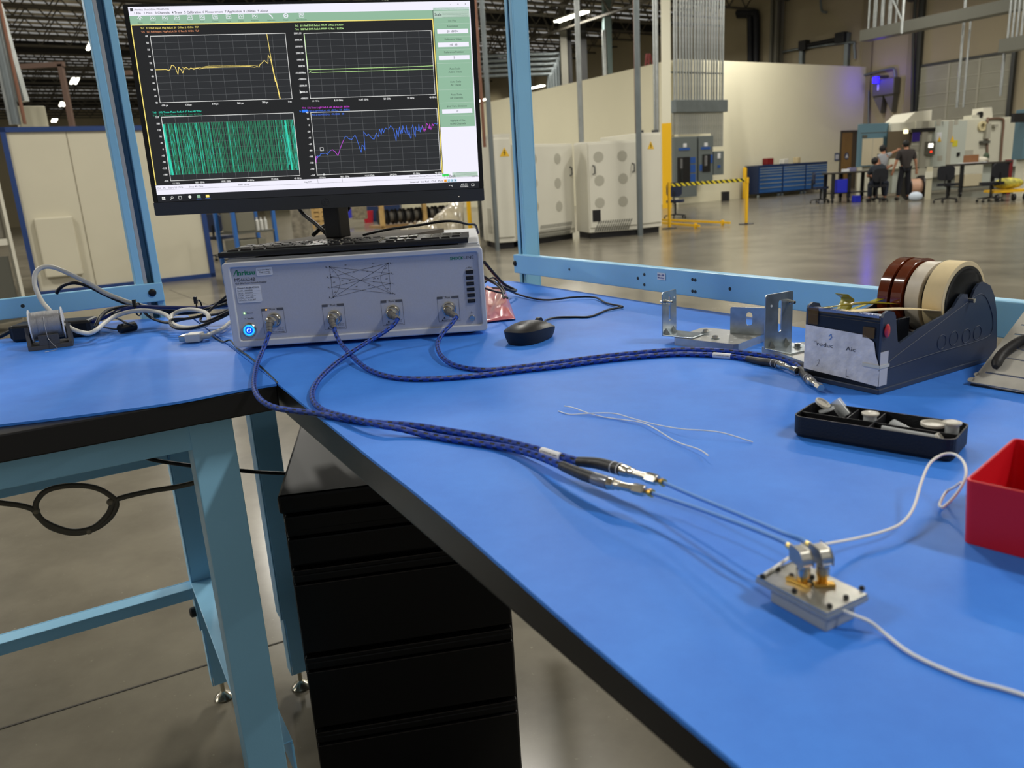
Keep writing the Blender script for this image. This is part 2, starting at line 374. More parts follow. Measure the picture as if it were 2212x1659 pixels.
wallpipe([(1882, 196), (1881, 270)], .04, 'conduit', 'thin vertical conduit on the wall under the blue beacon', 'pipe', M_galvd)
wallpipe([(1778, 0), (1781, 24), (1792, 27)], .06, 'conduit', 'short hooked conduit high on the outer wall', 'pipe', M_galvd)
wallpipe([(1988, 0), (1984, 60), (1978, 300)], .07, 'conduit', 'tall dark conduit beside the large roll-up door', 'pipe', M_dark, .35)
mb = None
o, w = wallframe(1676, 1690, 'column', 'grey steel column against the outer wall behind the low wall', 'column', out=.4)
MB().box(0, w, -.2, .0, 0, 9.9).box(0, .12, -.35, .2, 0, 9.9).box(w - .12, w, -.35, .2, 0, 9.9).build('shaft', mat('far_column', (110, 108, 98), .7), o)
# grey heater unit with two cones, blue beacon
o, w = wallframe(1890, 1936, 'unit_heater', 'grey box with two pointed brackets on the outer wall beside the blue beacon', 'heater', out=.05)
M_hg = mat('heater_grey', (96, 94, 86), .5)
MB().box(0, w, -.5, 0, 4.05, 4.78).build('casing', M_hg, o, bevel=.05)
MB().box(w*.25, w*.32, -.52, -.5, 4.3, 4.55).build('plate', mat('sign_white', (220, 222, 224), .5), o)
for k in (0, 1):
    mb = MB(); mb.prism([(w*(.0 + .5*k), 4.05), (w*(.45 + .5*k), 4.05), (w*(.4 + .5*k), 3.3)], -.4, -.02, 'y'); mb.build('bracket', M_hg, o)
M_blue = glow('beacon_blue', (24, 14, 255), 7)
o, w = wallframe(1900, 1908, 'beacon', 'small glowing blue beacon lamp in the corner of the walls', 'lamp', out=.8)
MB().box(-.05, w + .05, -.12, .75, 4.85, 4.93).build('bracket', M_hg, o)
MB().box(0, w, -.12, .12, 4.6, 4.85).build('lens', M_blue, o, bevel=.02)
pl = bpy.data.lights.new('beacon_light', 'POINT'); pl.energy = 22; pl.color = (.12, .05, 1); pl.shadow_soft_size = .1
po = bpy.data.objects.new('beacon_light', pl); C.objects.link(po); p_ = o.location; po.location = (p_.x - .1, p_.y - .6, 4.7)
# loudspeakers high on the outer wall
o, w = wallframe(1915, 1970, 'wall_panel', 'dark louvred panels high on the outer wall above the tray', 'vent', out=.1)
MB().box(0, w*.42, -.15, 0, 8.4, 9.5).box(w*.5, w, -.15, 0, 8.7, 9.8).box(w*.6, w*.85, -.3, 0, 7.8, 8.5).build('louvre', M_dark, o)
# ================================================================ THE TWO WORKBENCHES
O2 = Vector((-.325, 1.032)); A2 = Vector((.4923, -.8704)); N2 = Vector((.8704, .4923)); AB = math.atan2(A2.y, A2.x)   # inner corner, bench axes
def bw(s, n, z=0): p = O2 + A2*s + N2*n; return Vector((p.x, p.y, z))
TZ = 1.0
M_bl = mat('bench_blue', (146, 205, 240), .38, var=.04, vs_=6, bump=.05, bs=300)
M_bk = mat('black_laminate', (17, 17, 19), .35); M_bktop = mat('bench_underside', (24, 24, 26), .6)
M_chan = mat('grey_channel', (170, 172, 176), .5); M_bolt = mat('black_bolt', (18, 18, 18), .4); M_hole = mat('hole_dark', (52, 58, 62), .8)
def mat_blue():
    m = bpy.data.materials.new('blue_rubber_mat'); m.use_nodes = True; nt = m.node_tree; b = nt.nodes['Principled BSDF']; L = nt.links.new
    tc = nt.nodes.new('ShaderNodeTexCoord'); n1 = nt.nodes.new('ShaderNodeTexNoise'); n1.inputs['Scale'].default_value = 9; n1.inputs['Detail'].default_value = 7; n1.inputs['Roughness'].default_value = .7
    L(tc.outputs['Object'], n1.inputs['Vector']); r = nt.nodes.new('ShaderNodeValToRGB'); L(n1.outputs['Fac'], r.inputs['Fac'])
    r.color_ramp.elements[0].position = .3; r.color_ramp.elements[0].color = lin((48, 120, 222)); r.color_ramp.elements[1].position = .7; r.color_ramp.elements[1].color = lin((62, 137, 239))
    n2 = nt.nodes.new('ShaderNodeTexNoise'); n2.inputs['Scale'].default_value = 900; n2.inputs['Detail'].default_value = 2; L(tc.outputs['Object'], n2.inputs['Vector'])
    bp = nt.nodes.new('ShaderNodeBump'); bp.inputs['Strength'].default_value = .25; bp.inputs['Distance'].default_value = .0006; L(n2.outputs['Fac'], bp.inputs['Height']); L(bp.outputs['Normal'], b.inputs['Normal'])
    L(r.outputs['Color'], b.inputs['Base Color']); b.inputs['Roughness'].default_value = .52; b.inputs['Specular IOR Level'].default_value = .45
    return m
M_mat = mat_blue()
def rrect(x0, x1, y0, y1, r, n=4, corners=(1, 1, 1, 1)):
    P = []
    for (cx, cy, a, on_) in ((x1 - r, y0 + r, -90, corners[0]), (x1 - r, y1 - r, 0, corners[1]), (x0 + r, y1 - r, 90, corners[2]), (x0 + r, y0 + r, 180, corners[3])):
        if not on_: P.append((x1 if cx > (x0 + x1)/2 else x0, y0 if cy < (y0 + y1)/2 else y1)); continue
        for k in range(n + 1): t = math.radians(a + 90*k/n); P.append((cx + r*math.cos(t), cy + r*math.sin(t)))
    return P
# right bench: local x runs along the bench to the near right, y towards the far side
rb = thing('workbench', 'long light blue workbench on the right with black edge, carrying the tape dispenser', 'workbench', bw(0, 0), AB)
MB().box(-.80, 1.9, .004, .758, .955, .9965).build('tabletop', M_bk, rb, bevel=.003)
MB().box(-.74, 1.85, .20, .24, .895, .9545).build('apron', M_bl, rb, bevel=.002)
MB().box(-.74, 1.85, .67, .71, .895, .9545).build('apron', M_bl, rb, bevel=.002)
def leg(par, x, y, w=.054, d=.06, top=.954, sx=1, rail=.32):
    mb = MB(); t = .0035                       # a folded channel, open to one side
    mb.box(x - w/2, x + w/2, y - d/2, y - d/2 + t, rail - .1, top).box(x - w/2, x - w/2 + t, y - d/2 + t, y + d/2, rail - .1, top).box(x + w/2 - t, x + w/2, y - d/2 + t, y + d/2, rail - .1, top)
    l = mb.build('leg', M_bl, par, bevel=.0015)
    mb = MB(); q = w/2 - .006; mb.box(x - q, x + q, y - d/2 + .006, y - d/2 + .009, .055, rail + .1).box(x - q, x - q + t, y - d/2 + .01, y + d/2 - .006, .055, rail + .1).box(x + q - t, x + q, y - d/2 + .01, y + d/2 - .006, .055, rail + .1)
    e = mb.build('leg_extension', M_bl, l)
    mb = MB(); mb.lathe((x, y, .0), (0, 0, 1), [(0, .024), (.004, .025), (.012, .018), (.018, .008), (.02, .0055), (.075, .0055)], 20); mb.build('levelling_foot', mat('zinc', (190, 186, 170), .22, .95), l)
    mb = MB(); 
    for k in range(4): mb.lathe((x - w/2 + .0055, y, .10 + .028*k), (-1, 0, 0), [(0, .004), (.0012, .004)], 10)
    mb.build('adjustment_hole', mat('hole_pale', (176, 178, 168), .8), l)
    return l
leg(rb, -.765, .113); leg(rb, -.765, .66); leg(rb, 1.80, .113)
MB().box(-.785, -.745, .15, .63, .30, .345).build('side_stretcher', M_bl, rb, bevel=.002)
# uprights and rail of the right bench
pz = 2.6
def upright(par, x, y, w=.034, d=.046, z0=.3, z1=pz):
    t = .004; g = .0045; mb = MB()
    mb.box(x - w/2, x - g, y - d/2, y - d/2 + t, z0, z1).box(x + g, x + w/2, y - d/2, y - d/2 + t, z0, z1)
    mb.box(x - w/2, x + w/2, y + d/2 - t, y + d/2, z0, z1).box(x + w/2 - t, x + w/2, y - d/2 + t, y + d/2 - t, z0, z1).box(x - w/2, x - w/2 + t, y - d/2 + t, y + d/2 - t, z0, z1)
    p = mb.build('upright', M_bl, par, bevel=.0008)
    MB().box(x - g - .002, x + g + .002, y - d/2 + .005, y - d/2 + .008, z0, z1).build('slot_channel', mat('slot_teal', (36, 62, 74), .6), p)
    return p
up = upright(rb, -.688, .839)
ru = upright(rb, 1.85, .839)
mb = MB(); mb.box(-.70, 1.88, .797, .802, 1.0185, 1.0665).box(-.70, 1.88, .802, .822, 1.0625, 1.0665).box(-.70, 1.88, .802, .82, 1.0185, 1.0225)
rail = mb.build('rear_rail', M_bl, rb, bevel=.0018)
mb = MB(); mb.lathe((-.692, .7975, 1.044), (0, -1, 0), [(0, .0075), (.002, .0075), (.0045, .005), (.005, .0)], 14); mb.build('rail_bolt', M_bolt, rail)
mb = MB()
for (px, py) in ((1230, 582), (1378, 601), (1392, 593), (1392, 615), (1496, 604), (1502, 605), (1496, 629), (1502, 630), (1577, 624)):
    r = ray(px, py); k = (Vector(bw(0, .797)).to_2d().dot(N2))/(r.to_2d().dot(N2)); q = r*k + Vector((0, 0, HC)); s = (q.to_2d() - O2).dot(A2)
    MB().lathe((s, .7975, q.z), (0, -1, 0), [(0, .0032), (.0012, .0032)], 10).build('rail_hole', M_hole, rail)
mb = MB(); mb.add([(-.128, .796, 1.044), (-.104, .796, 1.044), (-.104, .796, 1.058), (-.128, .796, 1.058)], [(0, 1, 2, 3)]); st = mb.build('sticker', mat('sticker_white', (226, 230, 234), .6), rail)
mb = MB(); mb.T = Matrix.Translation((0, .7955, 0)); text(mb, 'ESD -20B', -.1265, 1.052, .0035, bold=.02); text(mb, 'Workstn', -.1265, 1.0465, .0035, bold=.02); mb.build('sticker_print', mat('print_blue', (44, 70, 150), .6), st)
MB().box(-.74, -.60, .83, .838, .905, .95).build('back_bracket', M_bl, rb)
# left bench
lb = thing('workbench', 'light blue workbench on the left carrying the solder spool', 'workbench', bw(0, 0), AB)
MB().box(-.84, -.002, -1.9, -.001, .962, .9965).build('tabletop', M_bk, lb, bevel=.002)
MB().box(-.055, -.050, -1.85, -.115, .915, .9605).box(-.10, -.055, -1.85, -.115, .915, .919).build('apron', M_bl, lb, bevel=.0015)
MB().box(-.845, -.805, -1.85, -.10, .668, .716).build('cross_beam', M_bl, lb, bevel=.0015)
MB().box(-.50, -.46, -1.85, -.03, .90, .9605).build('middle_beam', M_bl, lb)
fl = MB(); t = .004; x, y = -.078, -.088
fl.box(-.052, -.048, -.118, -.060, .2, .9605).box(-.110, -.052, -.063, -.060, .2, .9605).box(-.110, -.052, -.118, -.115, .2, .9605)
fl = fl.build('leg', M_bl, lb, bevel=.0015)
MB().lathe((x, y, 0), (0, 0, 1), [(0, .024), (.004, .025), (.012, .018), (.02, .0055), (.2, .0055)], 20).build('levelling_foot', mat('zinc', (190, 186, 170), .22, .95), fl)
leg(lb, -.840, -.069, rail=.32)
for yy in (-1.8,): leg(lb, -.84, yy); leg(lb, -.09, yy)
MB().box(-.812, -.106, -.040, -.036, .285, .351).box(-.812, -.112, -.100, -.036, .3515, .3545).build('side_stretcher', mat('bench_blue', (146, 205, 240)), lb, bevel=.001)
MB().box(-.838, -.833, -1.8, -.09, .300, .350).box(-.833, -.79, -1.8, -.09, .347, .350).build('long_stretcher', M_bl, lb, bevel=.0015)
mb = MB(); mb.lathe((-.835, -.0935, .265), (0, -1, 0), [(0, .010), (.006, .013), (.016, .013), (.02, .008)], 12); mb.build('knob', M_bolt, lb)
mb = MB(); mb.lathe((-.832, -.09, .708), (1, 0, 0), [(0, .011), (.004, .011)], 14); mb.build('bolt', M_bolt, lb)
# upright and rail of the left bench
u2 = MB(); x, y, w, d = -.905, -.067, .055, .054
u2.box(x - w/2, x + w/2, y - d/2, y - d/2 + .016, .2, pz).box(x - w/2, x + w/2, y + d/2 - .016, y + d/2, .2, pz).box(x - w/2, x - w/2 + .004, y - d/2 + .016, y + d/2 - .016, .2, pz)
u2 = u2.build('upright', M_bl, lb, bevel=.0015)
MB().box(x - .02, x + .024, y - d/2 + .0165, y - d/2 + .024, .25, pz).build('cable_channel', M_chan, u2)
mb = MB(); mb.box(-.874, -.870, -1.9, -.040, 1.034, 1.0765).box(-.889, -.874, -1.9, -.040, 1.0725, 1.0765).box(-.889, -.874, -1.9, -.040, 1.034, 1.038)
lr = mb.build('rear_rail', M_bl, lb, bevel=.0018)
def on_plane(px, py, s):                        # on the plane x = s of the bench frame
    r = ray(px, py); k = (Vector(bw(s, 0)).to_2d().dot(A2))/(r.to_2d().dot(A2)); q = r*k + Vector((0, 0, HC)); v = q.to_2d() - O2; return v.dot(N2), q.z
for (px, py, rr, nm, mm, hh) in ((329, 632, .0085, 'rail_bolt', M_bolt, .005), (49, 661, .004, 'rail_hole', M_hole, .001)):
    n_, z_ = on_plane(px, py, -.87); mb = MB(); mb.lathe((-.8705, n_, z_), (1, 0, 0), [(0, rr), (hh*.6, rr), (hh, rr*.6), (hh, 0)], 16)
    if nm == 'rail_bolt': mb.lathe((-.8655, n_, z_), (1, 0, 0), [(0, rr*.5), (.0005, rr*.5)], 6)
    mb.build(nm, mm, lr)
# the blue mats: thin rubber with softly waving edges
def sheet(name, label, outline, grp=None):
    mb = MB(); mb.prism([(p.x, p.y) for p in outline], TZ - .0032, TZ, 'z')
    o = mb.build(name, M_mat); return tag(o, label, 'mat')
def edge(pts, n=6): return [Vector((p.x, p.y)) for p in smooth_path(pts, n)]
rp = [on(601, 829), on(650, 869), on(700, 908), on(752, 950), on(815, 1000), on(900, 1066), on(1000, 1149), on(1100, 1236), on(1230, 1349), on(1400, 1492), on(1600, 1659)]
rp = edge([bw(-.79, .001, 1), bw(-.66, .0015, 1), bw(-.3, .001, 1)] + rp, 4) + [Vector(bw(1.9, -.0).to_2d()), Vector(bw(1.9, .762).to_2d())]
bk = edge([bw(.9, .764, 1), on(1750, 711), on(1600, 681), on(1420, 656), on(1300, 637), on(1200, 622), on(1120, 609), on(1085, 606.5), bw(-.76, .70, 1), bw(-.79, .60, 1)], 4)
sheet('bench_mat', 'large bright blue rubber mat on the long workbench under the instrument and red bin', rp + bk)
lf = edge([on(0, 917) + (on(0, 917) - on(200, 893))*1.2, on(0, 917), on(120, 903), on(240, 888), on(380, 868), on(470, 851), on(540, 838), on(597, 829)], 4)
rr = edge([bw(-.83, -.003, 1), on(316, 689), on(192, 697), on(60, 722), on(0, 733), bw(-.835, -.9, 1)], 3)
sheet('bench_mat', 'bright blue rubber mat on the left workbench under the solder spool', lf + edge([bw(-.01, -.001, 1), bw(-.35, -.001, 1), bw(-.6, -.002, 1)], 3) + rr)
# seam: the curled dark edge of the mat
mb = MB(); mb.tube(smooth_path([on(452, 722, 1.001), on(480, 738, 1.002), on(497, 735, 1.006), on(512, 752, 1.003), on(540, 772, 1.001), on(575, 803, 1.0), on(601, 829, .999)], 6), .0016, 6)
tag(mb.build('mat_seam_edge', mat('dark_green_rubber', (22, 38, 40), .5)), 'thin dark curled mat edge along the seam between the two blue mats', 'cord')
# ---- black pedestal under the long bench
M_ped = mat('black_powder_coat', (6, 6, 8), .45, spec=.3, var=.1, vs_=30)
ped = thing('filing_cabinet', 'black steel pedestal cabinet with drawers under the long workbench', 'cabinet', (-.431, 1.288, 0), math.radians(9.0))
W3, D3, H3 = .408, .50, .73
MB().box(0, W3, .004, D3, .03, H3).build('body', M_ped, ped, bevel=.003)
for (z0, z1) in ((.03, .235), (.245, .40), (.41, .585)):
    dr = MB().box(.004, W3 - .004, -.014, .003, z0, z1 - .03).box(.004, W3 - .004, -.010, .003, z1 - .029, z1 - .012).box(.004, W3 - .004, -.014, .003, z1 - .011, z1).build('drawer', M_ped, ped, bevel=.003)
    MB().box(.004, W3 - .004, -.0142, -.0135, z1 - .0322, z1 - .0312).box(.004, W3 - .004, -.0142, -.0135, z1 - .0015, z1 - .0005).build('pull_edge', mat('edge_brown', (52, 46, 42), .3), dr)  # thin brownish lines along the edges of each drawer pull
MB().box(.004, W3 - .004, -.014, .003, .595, .647).box(.004, W3 - .004, -.006, .003, .647, .662).box(.004, W3 - .004, -.014, .003, .662, .692).build('top_drawer', M_ped, ped, bevel=.003)
MB().box(-.003, W3 + .003, -.016, D3, .698, H3 + .004).build('top_panel', M_ped, ped, bevel=.006)
# ---- cables hanging below the left bench
M_gc = mat('grey_cable', (92, 88, 76), .5); M_blkc = mat('black_cable', (20, 20, 22), .42)
def slant(px, py, s): n_, z_ = on_plane(px, py, s); return bw(s, n_, z_)
mb = MB(); mb.tube(smooth_path([slant(x, y, -.42) for x, y in ((-40, 1080), (0, 1086), (45, 1092), (72, 1101), (80, 1112), (110, 1139), (160, 1152), (205, 1142), (238, 1118), (252, 1088), (235, 1068), (200, 1052), (150, 1049), (105, 1058), (82, 1078), (78, 1100), (95, 1126), (150, 1147), (200, 1140), (232, 1112), (246, 1084), (270, 1073), (330, 1060), (380, 1052), (432, 1040), (460, 1034))], 8), .0048, 10)
hc = tag(mb.build('hanging_cable', M_gc), 'grey cable tied in a ring hanging below the left workbench', 'cable')
for (x, y) in ((78, 1104), (238, 1084), (192, 1147)):
    p = slant(x, y, -.42); m2 = MB(); m2.ball(p, .0065, seg=8, rings=6); m2.build('tie', mat('clear_tie', (140, 132, 112), .4), hc)
mb = MB(); mb.tube(smooth_path([slant(x, y, -.62) for x, y in ((275, 976), (300, 984), (340, 995), (423, 1007), (515, 1016), (560, 1020), (620, 1023))], 8), .0045, 8)
tag(mb.build('black_cable', M_blkc), 'black cable sagging behind the left bench leg towards the pedestal', 'cable')
# ================================================================ THE INSTRUMENT, MONITOR, KEYBOARD
M_case = mat('case_grey', (198, 198, 196), .45, var=.02, vs_=30); M_panel = mat('panel_grey', (190, 193, 204), .45, 0, var=.025, vs_=400, detail=1)
M_ink = mat('print_dark', (62, 64, 72), .6); M_grn = mat('print_green', (20, 138, 96), .6); M_wh = mat('label_white', (232, 233, 236), .5)
M_ss = mat('steel_bright', (196, 192, 182), .2, 1.0); M_boot = mat('heat_shrink', (46, 46, 47), .45, bump=.3, bs=160); M_gold = mat('gold_plate', (232, 186, 96), .22, 1.0)
ana = thing('network_analyzer', 'light grey four-port bench analyzer with lit blue power button at the corner of the benches', 'test instrument', (-.468, 1.279, 1.0), math.atan2(.03941, .99922))
AW = .4325
mb = MB(); mb.prism(rrect(.003, AW - .003, .008, .1535, .006), .020, .50, 'y'); mb.build('chassis', mat('case_side', (200, 202, 206), .5), ana, bevel=.002)
# bezel: a rounded frame
def frame_prism(mb, out, inn, y0, y1):
    n = len(out); v = [(x, y0, z) for x, z in out] + [(x, y0, z) for x, z in inn] + [(x, y1, z) for x, z in out] + [(x, y1, z) for x, z in inn]
    f = []
    for k in range(n):
        m = (k + 1) % n; f += [(k, m, n + m, n + k), (2*n + m, 2*n + k, 3*n + k, 3*n + m), (m, k, 2*n + k, 2*n + m), (n + k, n + m, 3*n + m, 3*n + k)]
    mb.add(v, f)
mb = MB(); frame_prism(mb, rrect(0, AW, .006, .1495, .007, 5), rrect(.0125, AW - .0085, .0175, .141, .004, 5), 0, .024)
mb.build('bezel', mat('bezel_grey', (204, 207, 214), .38), ana, bevel=.0022, bseg=3)
MB().box(.006, .052, .022, .10, .1536, .1560).build('top_handle', mat('bezel_grey', (204, 207, 214)), ana, bevel=.001)
MB().box(AW - .040, AW - .006, .022, .10, .1536, .1560).build('top_handle', mat('bezel_grey', (204, 207, 214)), ana, bevel=.001)
mb = MB(); mb.prism(rrect(.012, AW - .008, .017, .1415, .004, 5), .0045, .012, 'y'); pn = mb.build('front_panel', M_panel, ana)
for x in (.03, AW - .03):
    for y in (.03, .45): MB().lathe((x, y, .0005), (0, 0, 1), [(0, .009), (.008, .01)], 14).build('foot', M_bolt, ana)
Y0 = .0041
def ink(name, fn, m, par=None): mb = MB(); fn(mb); return mb.build(name, m, par or pn)
ink('maker_name', lambda b: text(b, 'nritsu', .0238, .1278, .0075, Y0, wid=.028, bold=.025).line([(.0165, .1272), (.0215, .1355), (.0235, .1355)], .0014, Y0).line([(.0232, .1355), (.0232, .1272)], .0014, Y0), M_grn)
ink('model_number', lambda b: text(b, 'MS46524B', .017, .1172, .0060, Y0, wid=.034, bold=0), M_ink)
ink('model_caption', lambda b: text(b, '43.5 GHz Vector Network Analyzer', .0172, .1128, .0030, Y0, wid=.052), M_ink)
def signal(b):
    L = {'a1': (.1759, .1319), 'b1': (.1762, .1149), 'a3': (.1757, .0979), 'b3': (.1759, .0807), 'a2': (.2736, .1317), 'b2': (.2734, .1145), 'a4': (.2733, .0976), 'b4': (.2731, .0805)}
    for a, c in (('a1', 'b2'), ('a1', 'b4'), ('b1', 'a2'), ('b1', 'a4'), ('a3', 'b2'), ('a3', 'b4'), ('b3', 'a2'), ('b3', 'a4'), ('a1', 'b3'), ('a2', 'b4')):
        b.line([L[a], L[c]], .00045, Y0)
        p, q = Vector(L[a]), Vector(L[c]); m_ = p.lerp(q, .27 if a[0] == 'a' else .73); d = (q - p).normalized(); n = Vector((-d.y, d.x))
        b.add([((m_ + d*.0016).x, Y0, (m_ + d*.0016).y), ((m_ - d*.0016 + n*.0008).x, Y0, (m_ - d*.0016 + n*.0008).y), ((m_ - d*.0016 - n*.0008).x, Y0, (m_ - d*.0016 - n*.0008).y)], [(0, 1, 2)])
    for (x0, x1, za, zb) in ((.1759, .1905, .1319, .0807), (.2736, .2585, .1317, .0805)):
        b.line([(x0 + (x1 - x0)*math.sin(math.pi*t/14), za + (zb - za)*t/14) for t in range(15)], .00045, Y0)
    for k, (x, z) in L.items():
        b.disc(x, z, .0011, Y0); text(b, k[0], x + (-.0068 if x < .2 else .0028), z - .001, .0028, Y0, bold=.03); text(b, k[1], x + (-.0040 if x < .2 else .0058), z - .0022, .0017, Y0, bold=.03)
    for (x, z, s) in ((.201, .1325, 's21'), (.247, .1325, 's12'), (.213, .1195, 's41'), (.236, .1195, 's32'), (.205, .1065, 's23'), (.246, .1065, 's14'), (.215, .0955, 's43'), (.236, .0955, 's34'), (.1785, .1225, 's11'), (.1785, .1050, 's13'), (.1785, .0885, 's33'), (.1925, .1065, 's31'), (.2665, .1225, 's22'), (.2665, .1050, 's24'), (.2665, .0885, 's44'), (.2525, .1065, 's42')):
        text(b, s, x, z, .0018, Y0, bold=.02)
ink('signal_flow_diagram', signal, M_ink)
ink('series_name', lambda b: text(b, 'SHOCK', .3775, .1302, .0048, Y0, wid=.0225, bold=.03), M_grn); ink('series_name', lambda b: text(b, 'LINE', .4006, .1302, .0048, Y0, wid=.0165, bold=0), M_ink)
ink('led_caption', lambda b: (text(b, 'Remote', .0285, .0625, .0024, Y0), text(b, 'Standby', .0285, .0535, .0024, Y0), b.disc(.0245, .0547, .0006, Y0)), M_ink)
s1 = MB().build; sb = MB(); sb.prism(rrect(.0545, .0812, .1250, .1382, .002), .0036, .0044, 'y'); s1 = sb.build('asset_sticker', M_wh, pn)
ink('sticker_print', lambda b: (text(b, 'Irwindale Bldg 2', .0679, .1333, .0021, .0034, wid=.021, align='c'), text(b, 'Engineering', .0679, .1298, .0022, .0034, wid=.0165, align='c'), text(b, 'ANRITSU LOANER EQPMT', .0679, .1272, .0012, .0034, wid=.021, align='c')), M_ink, s1)
sb = MB(); sb.prism(rrect(.0172, .0575, .0815, .1100, .0025), .0036, .0044, 'y'); s2 = sb.build('calibration_sticker', M_wh, pn)
def cal(b):
    text(b, 'Climair CALIBRATION', .019, .1050, .0027, .0034, wid=.036)
    for k, (p, q) in enumerate((('Tool ID', '00034566'), ('Cert #', '00006559556'), ('Cal By', 'AMETTIE'), ('Cal Date', '01 Jun 2024'), ('Cal Due Date', '01 Jun 2027'))):
        z = .1012 - .0040*k; text(b, p, .0190, z, .0020, .0034, wid=.009 if k < 4 else .013); text(b, q, .0310 if k < 4 else .0345, z, .0018, .0034, wid=.013)
        b.line([(.0182, z - .0008), (.0485 if 1 < k < 4 else .0565, z - .0008)], .0002, .0034)
ink('sticker_print', cal, M_ink, s2)
# power button and lamps
mb = MB(); mb.lathe((.0292, .0048, .0348), (0, -1, 0), [(0, .0122), (.003, .0122), (.0045, .0108), (.0045, .0098), (.002, .0092), (.002, 0)], 32); pb = mb.build('power_button', M_ss, ana)
ink('button_ring', lambda b: (frame_prism(b, [(.0292 + .0088*math.cos(t*math.pi/16), .0348 + .0088*math.sin(t*math.pi/16)) for t in range(32)], [(.0292 + .0066*math.cos(t*math.pi/16), .0348 + .0066*math.sin(t*math.pi/16)) for t in range(32)], .0005, .0022)), glow('ring_cyan', (40, 170, 255), 1.5), pb)
ink('button_face', lambda b: b.disc(.0292, .0348, .0066, .0012, 28), glow('button_blue', (0, 70, 235), 1.0), pb)
ink('power_symbol', lambda b: (b.line([(.0292 + .0033*math.cos(math.radians(t)), .0348 + .0033*math.sin(math.radians(t))) for t in range(130, 411, 20)], .0009, .0006), b.line([(.0292, .0354), (.0292, .0388)], .0009, .0006)), glow('symbol_pale', (190, 235, 255), 1.6), pb)
mb = MB(); mb.lathe((.0245, .0044, .0637), (0, -1, 0), [(0, .0011), (.0008, .0009), (.0009, 0)], 10); mb.build('remote_lamp', glow('lamp_green', (170, 255, 120), 6), ana)
mb = MB()
for k in range(6): mb.box(.4020, .4145, .0030, .0044, .1052 - .00985*k, .1107 - .00985*k)
M_usb = mat('usb_black', (12, 12, 13), .3)
for k in range(6):
    z = .1080 - .00985*k; u = MB().box(.4018, .4147, .0026, .0044, z - .0029, z + .0029).build('usb_port', M_usb, ana); MB().box(.4035, .4130, .0022, .0026, z - .0003, z + .0006).build('usb_tongue', mat('usb_tongue', (52, 52, 56), .5), u)
ink('usb_symbol', lambda b: (b.line([(.4035, .1150), (.4125, .1158)], .0004, Y0), b.disc(.4035, .1150, .0007, Y0), b.line([(.4065, .1153), (.4085, .1172), (.4100, .1172)], .0004, Y0), b.line([(.4080, .1153), (.4095, .1142), (.4110, .1143)], .0004, Y0)), M_ink)
mb = MB(); mb.lathe((.4070, .0044, .0290), (0, -1, 0), [(0, .0052), (.0015, .0052), (.0022, .0046), (.0022, .0026), (-.004, .0024), (-.004, 0)], 20); mb.build('ground_jack', M_ss, ana)
ink('ground_symbol', lambda b: (b.line([(.407, .0385), (.407, .0415)], .0004, Y0), b.line([(.4055, .0385), (.4085, .0385)], .0004, Y0), b.line([(.4062, .0375), (.4078, .0375)], .0004, Y0)), M_ink)
# four ports
PORTS = {}
M_bar = mat('port_bar', (92, 94, 100), .5); M_yel = mat('warning_yellow', (214, 178, 40), .5)
for nme, x, z, d in (('Port 1', .0727, .0495, (-.10, -1, -.62)), ('Port 3', .1745, .0470, (-.02, -1, -.55)), ('Port 2', .2735, .0490, (.10, -1, -.45)), ('Port 4', .3690, .0480, (.25, -1, -.42))):
    pl_ = MB(); x0, x1, zt, zb = x - .019, x + .0175, .0692, .0262
    pl_.line([(x0, zt), (x1, zt), (x1, zb), (x0, zb), (x0, zt)], .0004, Y0); pl_ = pl_.build('port_frame', M_ink, pn)
    ink('port_bar', lambda b: (b.rect(x0, x0 + .0095, zt - .0038, zt, Y0), b.rect(x1 - .0105, x1, zt - .0038, zt, Y0)), M_bar, pl_)
    ink('port_name', lambda b: text(b, nme, x + .0008, zt - .0034, .0030, Y0, wid=.0125, align='c', bold=.012), M_ink, pl_)
    ink('port_note', lambda b: (text(b, '+27 dBm max', x + .003, zb + .0078, .0014, Y0), text(b, '40 VDC max', x + .003, zb + .0054, .0014, Y0), text(b, 'Avoid static discharge', x - .011, zb + .0018, .0017, Y0, wid=.026), b.add([(x - .0145, Y0, zb + .001), (x - .0105, Y0, zb + .001), (x - .0125, Y0, zb + .0044)], [(0, 1, 2)]), b.add([(x - .0110, Y0, zb + .0052), (x - .0070, Y0, zb + .0052), (x - .0090, Y0, zb + .0086)], [(0, 1, 2)])), M_ink, pl_)
    cn = MB(); cn.lathe((x, .0044, z), (0, -1, 0), [(0, .0125), (.0008, .0125), (.001, .0105), (.004, .0105), (.0048, .0098), (.0048, .0085), (.010, .0085)], 24); cn = cn.build('port_connector', M_ss, ana)
    PORTS[nme] = WM[ana.name] @ Vector((x, -.006, z))
MB().lathe((.0727 - .011, .0044, .0672), (0, -1, 0), [(0, .0011), (.0008, .0009), (.0009, 0)], 10).build('port_lamp', glow('lamp_amber', (255, 170, 60), 8), ana)

